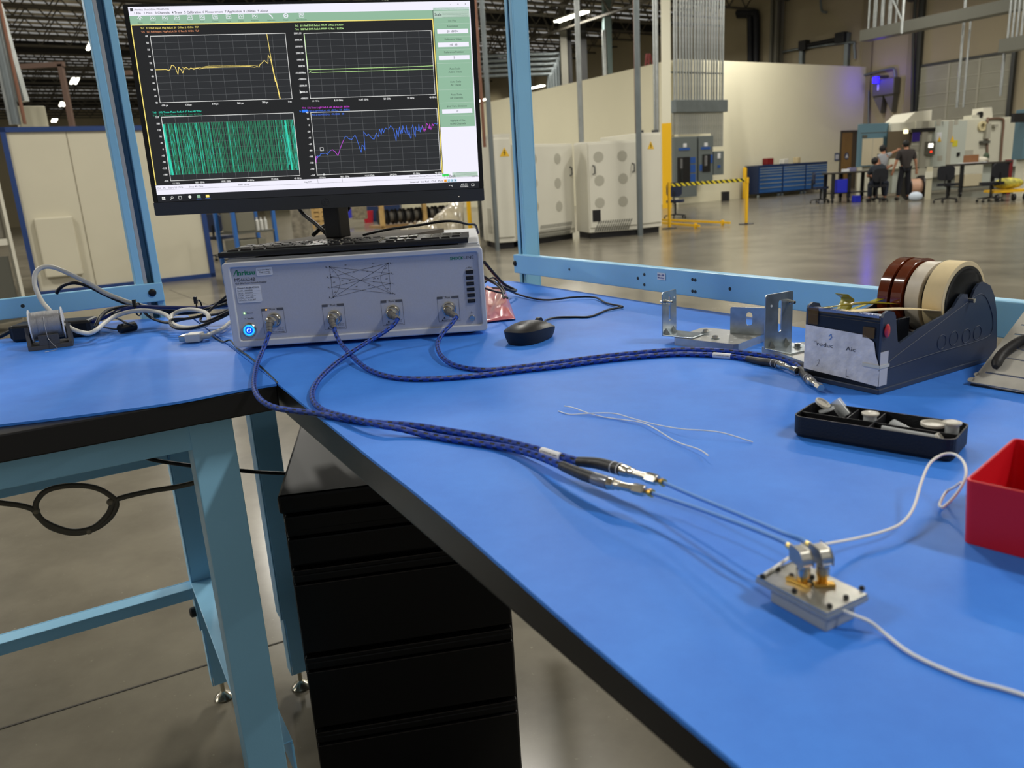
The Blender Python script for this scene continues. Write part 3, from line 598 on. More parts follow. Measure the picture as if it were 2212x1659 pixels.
# ---------------------------------------------------------------- monitor
MW, MH = .6115, .3585
p0 = Vector((-.639, 1.455, 1.2295)); mrz = math.atan2(.10613, .99435)
mon = thing('monitor', 'wide black computer monitor showing four measurement graphs, standing on the instrument', 'monitor', p0, mrz, roll=math.radians(1.0))
M_bez = mat('monitor_black', (26, 27, 30), .42, bump=.04, bs=900); M_off = mat('monitor_gloss', (12, 13, 15), .25)
mb = MB(); mb.prism(rrect(0, MW, 0, MH, .004), .004, .030, 'y'); mb.build('housing', M_bez, mon, bevel=.002)
mb = MB(); mb.box(.12, MW - .12, .030, .052, .05, .28); mb.build('rear_cover', M_bez, mon, bevel=.012)
mb = MB(); mb.prism(rrect(0, MW, 0, .0235, .003, 4, (1, 0, 0, 1)), 0, .004, 'y'); ch = mb.build('chin', mat('chin_grey', (54, 57, 62), .5, bump=.05, bs=1200), mon, bevel=.0008)
mb = MB(); frame_prism(mb, rrect(0, MW, .024, MH, .003, 4), rrect(.0075, MW - .0075, .0245, MH - .0043, .0005, 4), .0016, .004); mb.build('screen_border', M_off, mon)
ink('maker_badge', lambda b: (frame_prism(b, [(.3105 + .0068*math.cos(t*math.pi/16), .0118 + .0068*math.sin(t*math.pi/16)) for t in range(32)], [(.3105 + .0063*math.cos(t*math.pi/16), .0118 + .0063*math.sin(t*math.pi/16)) for t in range(32)], -.0006, .0001), text(b, 'hp', .3105, .0098, .0075, -.0006, wid=.0088, align='c', shear=.25)), mat('badge_grey', (66, 68, 74), .35), ch)
ink('power_lamp', lambda b: b.disc(.5625, .010, .0007, -.0004), glow('lamp_white', (255, 240, 220), 1.5), ch)
SX0, SX1, SZ0, SZ1 = .0085, .6030, .0245, .3542
E = 1.0
scr = MB().rect(SX0, SX1, SZ0, SZ1, .0016).build('screen', glow('screen_dark', (25, 26, 28), E), mon)
SC = {k: glow('screen_' + k, c, E) for k, c in dict(white=(232, 230, 243), green=(138, 176, 150), greenpale=(176, 198, 184), plot=(36, 38, 41), grid=(84, 86, 88), frame=(222, 222, 220), text=(215, 215, 215), yellow=(244, 224, 120), amber=(224, 150, 110), trace=(246, 220, 120), lime=(190, 232, 150), teal=(50, 205, 176), tealdk=(38, 120, 92), magenta=(220, 70, 230), blue=(70, 120, 240), ink=(60, 62, 66), inkgreen=(82, 104, 92), task=(22, 24, 30), orange=(240, 160, 40), pale=(160, 200, 220), okgreen=(60, 215, 90), bluebox=(40, 120, 250)).items()}
def mpx(px, py):                                # a pixel of the photograph on the screen plane, in screen coordinates
    u_ = Vector((math.cos(mrz), math.sin(mrz), 0)); n_ = Vector((-u_.y, u_.x, 0)); r = ray(px, py); c0 = Vector((0, 0, HC))
    k = (p0 - c0).dot(n_)/r.dot(n_); q = WM[mon.name].inverted() @ (c0 + r*k); return q.x, q.z
def sc(name, m, fn, dy=.0010): mb = MB(); fn(mb, dy); return mb.build(name, SC[m], scr)
mx = lambda px, py: mpx(px, py)
TOPZ = SZ1; MENU = mx(286, 34)[1]; TB = mx(400, 51)[1] - .0; YB = mx(337, 401)[1] + .001; XR = mx(952, 300)[0]
sc('title_bar', 'white', lambda b, y: b.rect(SX0, SX1, MENU, TOPZ, y))
sc('tool_bar', 'green', lambda b, y: b.rect(SX0, XR, TB, MENU, y))
def sidebar(b, y): b.rect(XR + .001, SX1 - .002, mx(1030, 272)[1], MENU + .004, y)
sc('side_panel', 'green', sidebar); sc('side_panel_tail', 'white', lambda b, y: b.rect(XR + .001, SX1, YB - .005, mx(1030, 272)[1], y).rect(SX1 - .002, SX1, YB - .005, MENU + .004, y))
sc('window_outline', 'yellow', lambda b, y: b.rect(SX0, XR, TB - .0014, TB, y).rect(SX0, SX0 + .0016, YB, TB, y).rect(XR - .0016, XR, YB, TB, y), .0008)
TK = mx(345, 421)[1]
sc('status_bar', 'white', lambda b, y: b.rect(SX0, SX1, TK, YB - .001, y))
sc('status_rule', 'ink', lambda b, y: b.rect(SX0, SX1, (TK + YB)/2 - .0003, (TK + YB)/2, y).rect(.30, .3004, (TK + YB)/2, YB - .001, y).rect(.345, .3454, (TK + YB)/2, YB - .001, y), .0008)
def menus(b, y):
    text(b, 'Anritsu ShockLine MS46524B', SX0 + .010, TOPZ - .0062, .0032, y, wid=.058)
    for s, px in (('1 File', 290), ('2 Main', 310), ('3 Channels', 335), ('4 Trace', 371), ('5 Calibration', 398), ('6 Measurement', 438), ('7 Application', 486), ('8 Utilities', 526), ('9 About', 557)):
        text(b, s, mx(px, 28)[0], MENU + .0022, .0038, y)
    for s, px in (('-', 972), ('o', 988), ('x', 1004)): text(b, s, mx(px, 8)[0], TOPZ - .0062, .0030, y)
    b.rect(SX0 + .003, SX0 + .008, TOPZ - .0070, TOPZ - .0022, y)
sc('menu_lettering', 'ink', menus, .0007)
def tools(b, y):
    for s, px in (('Home', 302), ('Sweep', 330), ('Freq', 356), ('Power', 382), ('Marker', 410), ('Scale', 437), ('Channel', 465), ('Trace', 494), ('Display', 521), ('Response', 551), ('Calibration', 586), ('Preset', 618), ('Time Domain', 652)): text(b, s, mx(px, 47)[0], TB + .0018, .0022, y, align='c')
sc('tool_lettering', 'inkgreen', tools, .0007)
def icons(b, y):
    for k, px in enumerate((302, 330, 356, 382, 410, 437, 465, 494, 521, 551, 586, 618, 652)):
        x = mx(px, 40)[0]; z = TB + .0098
        if k in (10,): b.line([(x - .003, z + .003), (x + .0005, z), (x + .0025, z - .0035)], .0016, y)
        elif k == 11: frame_prism(b, [(x + .0042*math.cos(t*.5236), z + .0042*math.sin(t*.5236)) for t in range(12)], [(x + .0026*math.cos(t*.5236), z + .0026*math.sin(t*.5236)) for t in range(12)], y, y + .0001); b.disc(x, z, .0012, y)
        elif k == 0: b.line([(x - .004, z), (x, z + .004), (x + .004, z)], .001, y); b.rect(x - .001, x + .001, z - .003, z + .001, y)
        else: b.line([(x - .004, z - .003), (x - .004, z + .0035), (x + .004, z + .0035), (x + .004, z - .003), (x - .004, z - .003)], .0006, y); b.line([(x - .003, z - .001), (x - .001, z + .002), (x + .001, z - .001), (x + .003, z + .001)], .0008, y)
sc('tool_icon', 'white', icons, .0007)
# four plots
def plot(c, tl, br, nx, ny, ylab, xlab, xp, grid=True):
    x0, z1 = mx(*tl); x1, z0 = mx(*br)
    sc('plot_area', 'plot', lambda b, y: b.rect(x0, x1, z0, z1, y), .0012)
    if grid:
        sc('plot_grid', 'grid', lambda b, y: ([b.rect(x0 + (x1 - x0)*i/nx - .0003, x0 + (x1 - x0)*i/nx + .0003, z0, z1, y) for i in range(1, nx)], [b.rect(x0, x1, z0 + (z1 - z0)*i/ny - .0003, z0 + (z1 - z0)*i/ny + .0003, y) for i in range(1, ny)]), .0010)
    sc('plot_frame', 'frame', lambda b, y: b.line([(x0, z0), (x1, z0), (x1, z1), (x0, z1), (x0, z0)], .0009, y), .0007)
    def lab(b, y):
        for i, s in enumerate(ylab): text(b, s, x0 - .004, z1 + (z0 - z1)*i/(len(ylab) - 1) - .0012, .0029, y, align='r', bold=.03)
        for s, px in zip(xlab, xp): text(b, s, x0 + (x1 - x0)*px, z0 - .0062, .0029, y, align='c', bold=.03)
    sc('axis_lettering', 'text', lab, .0007)
    return x0, x1, z0, z1
F6 = ['10 MHz', '8.01 GHz', '16.01 GHz', '24 GHz', '32 GHz', '40 GHz']; XP = [.04, .22, .42, .61, .80, .98]
P1 = plot(0, (324, 78), (631, 213), 10, 10, ['60', '58', '56', '54', '52', '50', '48', '46', '44', '42', '40'], ['-100 ps', '120 ps', '340 ps', '560 ps', '780 ps', '1 ns'], [.03, .21, .41, .60, .79, .98])
P2 = plot(1, (656, 72), (940, 204), 10, 10, ['5999.99', '4999.99', '3999.99', '2999.99', '1999.99', '999.99', '-10.0098m', '-1000.01', '-2000.01', '-3000.01', '-4000.01'], F6, XP)
P3 = plot(2, (348, 253), (648, 379), 10, 10, ['225', '180', '135', '90', '45', '0', '-45', '-90', '-135', '-180', '-225'], F6, XP)
P4 = plot(3, (671, 243), (952, 367), 10, 10, ['40', '20', '0', '-20', '-40', '-60', '-80', '-100', '-120', '-140', '-160'], F6, XP)
def L4(P, pts): return [(P[0] + (P[1] - P[0])*u, P[3] - (P[3] - P[2])*v) for u, v in pts]
for (m_, s, P, dz) in (('yellow', 'Tr1   S11 Refl Imped. Mag RefLvl: 50  O Res: 2  O/Div  TLP', P1, .0112), ('amber', 'Tr5   S22 Refl Imped. Mag RefLvl: 50  O Res: 2  O/Div  TLP', P1, .0052), ('lime', 'Tr2   S11 Refl SWR RefLvl: 999.99  U Res: 2 kU/Div', P2, .0112), ('lime', 'Tr6   S22 Refl SWR RefLvl: 999.99  U Res: 1 kU/Div', P2, .0052), ('teal', 'Tr3   S12 Trans Phase RefLvl: 0 deg Res: 45 deg/Div', P3, .0072), ('tealdk', 'Tr7   S21 Trans Phase RefLvl: 0 deg Res: 45 deg/Div', P3, .0018), ('magenta', 'Tr4   S12 Trans LogM RefLvl: -60  dB Res: 20  dB/Div', P4, .0072), ('blue', '         S21 Trans LogM RefLvl: -60  dB Res: 20  dB/Div', P4, .0018)):
    sc('trace_caption', m_, lambda b, y: text(b, s.replace(' deg', '\u00b0').replace(' O', ' \u03a9') if 0 else s.replace(' deg', '\u00b0'), P[0] - .014, P[3] + dz - .0006 + (.001 if P in (P1, P2) else .0002), .0029, y, wid=.098 if P is P1 else .085, bold=.02), .0007)
sc('trace_box', 'bluebox', lambda b, y: b.rect(P4[0] - .0155, P4[0] - .0055, P4[3] + .0006, P4[3] + .0052, y).add([(P4[0] - .0195, y, P4[3] + .0015), (P4[0] - .0165, y, P4[3] + .0029), (P4[0] - .0195, y, P4[3] + .0043)], [(0, 1, 2)]), .0007)
sc('trace_line', 'trace', lambda b, y: (b.line(L4(P1, [(0, .5), (.04, .5), (.08, .50), (.1, .515), (.11, .50), (.125, .44), (.135, .44), (.15, .47), (.163, .58), (.175, .47), (.19, .51), (.2, .56), (.215, .49), (.23, .475), (.25, .51), (.265, .485), (.285, .51), (.31, .49), (.33, .505), (.36, .49), (.42, .49), (.5, .485), (.6, .487), (.7, .485), (.74, .50), (.76, .49), (.775, .50), (.785, .46), (.80, .44), (.82, .40), (.845, .45), (.855, .32), (.87, .40), (.88, .62), (.885, .73), (.89, .68), (.895, .75), (.91, 1)]), .0009, y), b.line(L4(P1, [(.862, 0), (.868, .2), (.875, .45), (.885, .65), (.895, .8), (.905, 1)]), .0010, y), b.line(L4(P1, [(.2, .47), (.22, .50), (.3, .49), (.4, .465), (.55, .47), (.7, .475), (.77, .47)]), .0005, y)), .0008)
sc('trace_line', 'lime', lambda b, y: (b.line(L4(P2, [(0, 0), (.005, .54), (.02, .555), (.1, .555), (.9, .55), (1, .545)]), .0009, y), b.line(L4(P2, [(.01, .60), (.02, .58), (.03, .602), (.2, .60), (1, .597)]), .0007, y), b.rect(P2[0] - .0004, P2[0] + .0012, P2[2] + .46*(P2[3] - P2[2]), P2[3], y)), .0008)
rnd = random.Random(3)
def phase(kind):
    def f(b, y):
        n = 100
        for i in range(n):
            u = (i + .5)/n; zt, zb = .105, .905; dens = .35 + .6*u if kind == 'tealdk' else (.7 if (u < .25 or u > .86) else .2)
            if kind == 'teal' and rnd.random() > dens: continue
            a, c = (zt, zb) if kind == 'tealdk' or rnd.random() < .5 else sorted((rnd.uniform(zt, zb), rnd.uniform(zt, zb)))
            w = (P3[1] - P3[0])/n*(rnd.uniform(.22, .62) if kind == 'tealdk' else rnd.uniform(.14, .4))
            o = rnd.uniform(-.004, .004); b.line(L4(P3, [(u + o, a), (u + o + .007, c)]), w, y)
        if kind == 'teal': b.line(L4(P3, [(.006, .12), (.012, .5), (.022, .9)]), .0035, y); b.line(L4(P3, [(.93, .12), (.945, .9)]), .003, y)
    return f
SC['tealmid'] = glow('screen_tealmid', (40, 126, 92), E)
sc('phase_trace', 'tealmid', phase('tealdk'), .0009); sc('phase_trace', 'teal', phase('teal'), .0008)
def logm(b, y):
    pts = []; r2 = random.Random(5)
    key = [(0, .76), (.01, .72), (.03, .69), (.05, .66), (.08, .655), (.1, .67), (.12, .62), (.14, .60), (.16, .63), (.18, .70), (.2, .60), (.22, .52), (.245, .42), (.26, .39), (.275, .43), (.3, .45), (.33, .38), (.345, .47), (.36, .60), (.368, .66), (.38, .54), (.395, .58), (.4, .63), (.402, .33), (.42, .40), (.44, .37), (.46, .44), (.48, .46), (.50, .36), (.515, .42), (.53, .30), (.54, .38), (.55, .29), (.56, .36), (.575, .28), (.6, .31), (.62, .25), (.64, .30), (.655, .50), (.665, .32), (.675, .44), (.69, .26)]
    for a, c in zip(key[:-1], key[1:]):
        for k in range(4): t = k/4; pts.append((a[0] + (c[0] - a[0])*t, a[1] + (c[1] - a[1])*t + r2.uniform(-.008, .008)*(2 if a[0] < .05 else .6)))
    u = .69
    while u < 1: pts.append((u, .24 + (r2.random()**2.5)*.24)); u += .0068
    return pts
LP = logm(None, 0)
sc('gain_trace', 'blue', lambda b, y: b.line(L4(P4, LP), .0007, y), .0009)
sc('gain_trace', 'magenta', lambda b, y: (b.line(L4(P4, [p for p in LP if .12 < p[0] < .24]), .0006, y), b.line(L4(P4, [p for p in LP if .87 < p[0] < .97]), .0007, y), b.line(L4(P4, [(.0, .73), (.003, .80), (.006, .70), (.02, .72)]), .0007, y)), .0008)
sc('marker', 'text', lambda b, y: (b.line(L4(P4, [(.045, .56), (.07, .56), (.07, .61), (.045, .61), (.045, .56)]), .0007, y), b.add([(P4[0] + .045*.23, y, P4[2] - .001), (P4[0] + .065*.23, y, P4[2] - .001), (P4[0] + .055*.23, y, P4[2] + .003)], [(0, 1, 2)])), .0007)
sc('marker_reading', 'blue', lambda b, y: text(b, 'M1:2.103435GHz  -90.3286  dB', P4[0] + .002, P4[3] - .0055, .0030, y, wid=.058), .0007)
# side panel
def side(b, y):
    cx = (XR + SX1)/2
    for (s, py, h) in (('Log Mag', 44, .003), ('Resolution', 56, .0033), ('Reference Value', 84, .0033), ('Reference Position', 112, .0033), ('Auto Scale', 148, .0033), ('Active Trace', 155, .0033), ('Auto Scale', 176, .0033), ('All Traces', 183, .0033), ('Auto Scale', 204, .0033), ('All Channels', 211, .0033), ('# of Vert. Divisions', 229, .0033), ('Apply # of Div.', 260, .0033), ('to All Channels', 267, .0033)):
        text(b, s, cx, mx(985, py)[1] - .0016, h, y, align='c', bold=.015)
sc('side_lettering', 'inkgreen', side, .0006)
sc('side_title', 'ink', lambda b, y: (text(b, 'Scale', XR + .003, mx(950, 31)[1] - .0022, .0045, y), text(b, 'Back', XR + .012, mx(975, 380)[1] - .0022, .0045, y), b.line([(XR + .003, mx(975, 380)[1] - .003), (XR + .009, mx(975, 380)[1] - .003), (XR + .009, mx(975, 380)[1] + .003), (XR + .003, mx(975, 380)[1] + .003), (XR + .003, mx(975, 380)[1] - .003)], .0004, y)), .0006)
sc('side_title_bar', 'greenpale', lambda b, y: (b.rect(XR + .001, SX1 - .002, mx(975, 37)[1], mx(975, 23)[1], y), b.rect(XR + .018, SX1 - .002, mx(990, 382)[1], mx(990, 372)[1], y)), .0008)
sc('side_rule', 'inkgreen', lambda b, y: ([b.rect(XR + .017, SX1 - .004, mx(975, 26 + 2.6*k)[1] - .0003, mx(975, 26 + 2.6*k)[1], y) for k in range(5)], [b.rect(XR + .026, SX1 - .004, mx(995, 373 + 2.4*k)[1] - .0003, mx(995, 373 + 2.4*k)[1], y) for k in range(4)]), .0007)
sc('side_divider', 'greenpale', lambda b, y: [b.rect(XR + .001, SX1 - .002, mx(985, py)[1] - .0005, mx(985, py)[1], y) for py in (50, 78, 106, 136, 165, 193, 221, 249)], .0008)
for pq in (67, 96, 124, 240): sc('value_box', 'white', lambda b, y: b.rect(XR + .006, SX1 - .006, mx(985, pq)[1] - .0038, mx(985, pq)[1] + .0038, y), .0008)
sc('value_lettering', 'ink', lambda b, y: [text(b, s, (XR + SX1)/2, mx(985, py)[1] - .0017, .0034, y, align='c') for s, py in (('20  dB/Div', 67), ('-60  dB', 96), ('5', 124), ('10', 240))], .0006)
ZS = (TK + YB)/2
sc('status_lettering', 'ink', lambda b, y: (text(b, 'Ch1   TR', SX0 + .002, ZS + .0018, .0028, y), text(b, 'Start 10 MHz        Stop 40 GHz', SX0 + .022, ZS + .0018, .0030, y, wid=.062, bold=.03), text(b, 'IFBW 100 Hz', .155, ZS + .0018, .0026, y), text(b, 'Avg OFF', .275, ZS + .0018, .0026, y), text(b, 'Sequential Sweep/Measuring State', .470, ZS + .0035, .0026, y, wid=.062), text(b, '6:05 PM', SX1 - .014, ZS - .001, .0028, y), text(b, 'Internal   Int. Ref.   Ch1   Port', .472, TK + .002, .0029, y, wid=.062)), .0006)
sc('status_flag', 'okgreen', lambda b, y: b.rect(.533, .546, ZS + .0022, ZS + .0068, y), .0007)
sc('port_flag', 'orange', lambda b, y: b.rect(.536, .541, TK + .0008, TK + .0058, y), .0007); sc('port_flag', 'pale', lambda b, y: [b.rect(.5425 + .0062*k, .5475 + .0062*k, TK + .0008, TK + .0058, y) for k in range(3)], .0007)
sc('port_digit', 'ink', lambda b, y: [text(b, str(k + 1), .5385 + .0064*k, TK + .0018, .0030, y, align='c') for k in range(4)], .0005)
ZT = (SZ0 + TK)/2
sc('taskbar', 'task', lambda b, y: b.rect(SX0, SX1, SZ0, TK, y), .0010)
sc('taskbar_icon', 'frame', lambda b, y: ([b.rect(.0165 + .0030*(k % 2), .0191 + .0030*(k % 2), ZT - .003 + .003*(k//2), ZT - .0004 + .003*(k//2), y) for k in range(4)], frame_prism(b, [(.0345 + .0022*math.cos(t*.5236), ZT + .0008 + .0022*math.sin(t*.5236)) for t in range(12)], [(.0345 + .0016*math.cos(t*.5236), ZT + .0008 + .0016*math.sin(t*.5236)) for t in range(12)], y, y + .0001), b.line([(.033, ZT - .0008), (.0312, ZT - .003)], .0007, y), b.line([(.046, ZT - .0025), (.051, ZT - .0025), (.051, ZT + .0025), (.046, ZT + .0025), (.046, ZT - .0025)], .0006, y), b.disc(.066, ZT + .0005, .0028, y), text(b, '6:05 PM', .574, ZT + .0006, .0026, y, align='c'), text(b, '7/27/2026', .574, ZT - .0038, .0026, y, align='c'), b.line([(.588, ZT - .002), (.593, ZT - .002), (.593, ZT + .002), (.588, ZT + .002), (.588, ZT - .002)], .0005, y), text(b, '^ <)', .545, ZT - .0015, .003, y)), .0007)
sc('taskbar_app', 'green', lambda b, y: b.rect(.079, .085, ZT - .002, ZT + .0035, y), .0007); sc('taskbar_app', 'yellow', lambda b, y: b.rect(.0945, .1008, ZT - .002, ZT + .003, y), .0007)
sc('taskbar_mark', 'blue', lambda b, y: b.rect(.0775, .0865, ZT - .0042, ZT - .0035, y).rect(.093, .102, ZT - .0042, ZT - .0035, y), .0007)
sc('pointer', 'frame', lambda b, y: b.add([(P2[0] - .0175, y, P2[2] + .015), (P2[0] - .0135, y, P2[2] + .010), (P2[0] - .0175, y, P2[2] + .0085)], [(0, 1, 2)]), .0004)
# stand
stx = (WM[mon.name] @ Vector((.316, .075, 0))); rzs = math.radians(-20)
S = Matrix.Translation((stx.x, stx.y, 1.1540)) @ Matrix.Rotation(rzs, 4, 'Z')
mb = MB(); mb.T = S; mb.prism(rrect(-.130, .150, -.085, .200, .012), 0, .0085, 'z'); mb.build('stand_base', mat('stand_grey', (84, 78, 70), .7, spec=.2), mon, bevel=.003, world=True)
mb = MB(); mb.T = S; mb.box(-.018, .018, -.014, .026, .010, .22); mb.build('stand_column', mat('stand_black', (24, 24, 27), .3), mon, bevel=.003, world=True)
mb = MB(); mb.tube(smooth_path([at(640, 440, 1.62), at(655, 462, 1.62), at(680, 482, 1.60), at(705, 505, 1.58), at(712, 515, 1.6)], 6), .0042, 8); mb.build('power_lead', M_blkc, mon, world=True)
mb = MB(); mb.tube(smooth_path([at(755, 446, 1.62), at(742, 462, 1.62), at(720, 478, 1.62), at(695, 492, 1.60), at(676, 508, 1.58)], 6), .0042, 8); mb.build('video_lead', M_blkc, mon, world=True)
# ---------------------------------------------------------------- keyboard on top of the instrument
YK = on(740, 542, 1.1565).y; KL = at(471, 550, YK - .004).to_2d(); KR = at(1011, 530, YK + .006).to_2d(); kd = (KR - KL); kw = kd.length
kb = thing('keyboard', 'black computer keyboard lying on top of the grey instrument', 'keyboard', (KL.x, KL.y, 1.1565), math.atan2(kd.y, kd.x))
mb = MB(); mb.prism([(0, 0), (.142, .002), (.142, .0105), (.0, .0092)], 0, kw, 'x'); mb.build('case', mat('keyboard_black', (22, 22, 24), .4, bump=.1, bs=900), kb, bevel=.0025)
MB().box(.03, .06, .128, .138, -.0002, .004).build('foot', M_bolt, kb); MB().box(kw - .06, kw - .03, .128, .138, -.0002, .004).build('foot', M_bolt, kb)
sl = math.atan2(.0013, .142); M_key = mat('key_black', (24, 24, 27), .28)
rows = [(.013, [(0, 1.25)] * 0 + [(0, 1.25), (1.25, 1.25), (2.5, 1.25), (3.75, 6.25), (10, 1.25), (11.25, 1.25), (12.5, 2.5), (15.5, 1), (16.5, 1), (17.5, 1), (19, 2), (21, 1)]),
        (.032, [(0, 2.25)] + [(2.25 + k, 1) for k in range(10)] + [(12.25, 2.75), (16.5, 1), (19, 1), (20, 1), (21, 1), (22, 1)]),
        (.051, [(0, 1.75)] + [(1.75 + k, 1) for k in range(11)] + [(12.75, 2.25), (19, 1), (20, 1), (21, 1)]),
        (.070, [(0, 1.5)] + [(1.5 + k, 1) for k in range(12)] + [(13.5, 1.5), (15.5, 1), (16.5, 1), (17.5, 1), (19, 1), (20, 1), (21, 1), (22, 1)]),
        (.089, [(k, 1) for k in range(13)] + [(13, 2), (15.5, 1), (16.5, 1), (17.5, 1), (19, 1), (20, 1), (21, 1), (22, 1)]),
        (.117, [(0, 1)] + [(2 + 1.04*k, 1) for k in range(12)])]
un = (kw - .02)/23.1
for (yy, ks) in rows:
    for (a, w) in ks:
        x0 = .010 + a*un + .001; x1 = .010 + (a + w)*un - .001; mb = MB(); c = Vector(((x0 + x1)/2, yy + .0085, .0092 + (yy + .0085)*.0092))
        mb.T = Matrix.Translation(c) @ Matrix.Rotation(sl, 4, 'X'); hw = (x1 - x0)/2
        v = [(-hw, -.0085, 0), (hw, -.0085, 0), (hw, .0085, 0), (-hw, .0085, 0), (-hw + .0013, -.0068, .0026), (hw - .0013, -.0068, .0026), (hw - .0013, .0072, .0026), (-hw + .0013, .0072, .0026)]
        mb.add(v, [(3, 2, 1, 0), (4, 5, 6, 7), (0, 1, 5, 4), (1, 2, 6, 5), (2, 3, 7, 6), (3, 0, 4, 7)]); mb.build('key', M_key, kb)
mb = MB(); mb.T = WM[kb.name].copy(); mb.tube(smooth_path([(.22, .146, .016), (.27, .13, .024), (.33, .09, .030), (.37, .075, .0345), (.395, .08, .033), (.415, .10, .026), (.428, .135, .022), (.432, .19, .004)], 8), .0022, 8); mb.build('lead', M_blkc, kb, world=True)
# ================================================================ THINGS ON THE BENCHES
def pth(pts, n=8):
    out = []
    for q in pts:
        if len(q) == 2: out.append(on(q[0], q[1], 1.0038))
        elif q[2] > 1.12: out.append(at(q[0], q[1], q[2]))        # third number above 1.12: distance ahead
        else: out.append(on(q[0], q[1], q[2]))                     # else height of the point
    return smooth_path(out, n)
def braid():
    m = bpy.data.materials.new('braided_sleeve'); m.use_nodes = True; nt = m.node_tree; b = nt.nodes['Principled BSDF']; L = nt.links.new
    def N(t, **k):
        n = nt.nodes.new(t)
        for a, v in k.items(): setattr(n, a, v)
        return n
    def M(op, a, c=None):
        n = N('ShaderNodeMath', operation=op)
        for i, v in enumerate((a, c)):
            if v is None: continue
            if isinstance(v, (int, float)): n.inputs[i].default_value = v
            else: L(v, n.inputs[i])
        return n.outputs[0]
    uv = N('ShaderNodeUVMap'); sp = N('ShaderNodeSeparateXYZ'); L(uv.outputs[0], sp.inputs[0]); u, v = sp.outputs[0], sp.outputs[1]
    row = M('FLOOR', M('MULTIPLY', u, 10)); ph = M('FRACT', M('ADD', M('MULTIPLY', v, 72), M('MULTIPLY', row, .37)))
    par = M('GREATER_THAN', M('FRACT', M('MULTIPLY', row, .5)), .25)
    blk = M('MULTIPLY', M('LESS_THAN', ph, .42), par)
    fine = M('GREATER_THAN', M('SINE', M('ADD', M('MULTIPLY', v, 9000), M('MULTIPLY', u, 60))), .1)
    lite = M('MULTIPLY', M('GREATER_THAN', M('FRACT', M('ADD', M('MULTIPLY', v, 72), M('MULTIPLY', row, .63))), .62), M('SUBTRACT', 1.0, par))
    m1 = N('ShaderNodeMixRGB'); m1.inputs[1].default_value = lin((12, 48, 140)); m1.inputs[2].default_value = lin((30, 82, 200)); L(fine, m1.inputs[0])
    m2 = N('ShaderNodeMixRGB'); L(m1.outputs[0], m2.inputs[1]); m2.inputs[2].default_value = lin((120, 150, 220)); L(M('MULTIPLY', lite, .32), m2.inputs[0])
    m3 = N('ShaderNodeMixRGB'); L(m2.outputs[0], m3.inputs[1]); m3.inputs[2].default_value = lin((16, 18, 24)); L(blk, m3.inputs[0])
    L(m3.outputs[0], b.inputs['Base Color']); b.inputs['Roughness'].default_value = .38
    bp = N('ShaderNodeBump'); bp.inputs['Strength'].default_value = .5; bp.inputs['Distance'].default_value = .0004; L(M('SINE', M('ADD', M('MULTIPLY', v, 9000), M('MULTIPLY', u, 60))), bp.inputs['Height']); L(bp.outputs[0], b.inputs['Normal'])
    return m
M_braid = braid(); M_strain = mat('grey_strain', (110, 108, 104), .5); M_clear = mat('clear_shrink', (120, 124, 134), .18, .3)
def coax_end(root, pts, sleeve='dark', rings=True):   # pts: boot start ... connector tip, world points
    P = smooth_path(pts, 6); n = len(P); kb_ = int(n*.52)
    r = [.0041 + .0010*min(1, 2.2*i/kb_) for i in range(kb_ + 1)]
    mb = MB(); mb.tube(P[:kb_ + 1], r, 14); bt = mb.build('boot', M_boot, root, world=True)
    if rings:
        for k in (kb_ - 4, kb_ - 1):
            a = (P[k + 1] - P[k]).normalized(); m2 = MB(); m2.lathe(P[k], a, [(-.0004, .0050), (-.0003, .0054), (.0005, .0054), (.0006, .005)], 16); m2.build('boot_ring', mat('ring_white', (206, 208, 212), .5), bt, world=True)
    else:
        mb = MB(); mb.tube(P[kb_ - 5:kb_ + 2], .0054, 14); mb.build('clear_band', M_clear, bt, world=True)
    a = (P[-1] - P[kb_]).normalized(); L_ = (P[-1] - P[kb_]).length
    mb = MB(); mb.lathe(P[kb_], a, [(0, .0050), (L_*.08, .0051), (L_*.2, .0047), (L_*.22, .0037), (L_*.34, .0040), (L_*.36, .0033), (L_*.62, .0033), (L_*.64, .0038), (L_, .0038)], 20)
    c = mb.build('connector', M_ss, root, world=True)
    mb = MB(); mb.lathe(P[kb_] + a*L_*.70, a, [(0, .0040), (.0001, .0044), (L_*.26, .0044), (L_*.28, .0040)], 6, sm=False); mb.build('hex_nut', M_ss, c, world=True)
    return P[-1], a
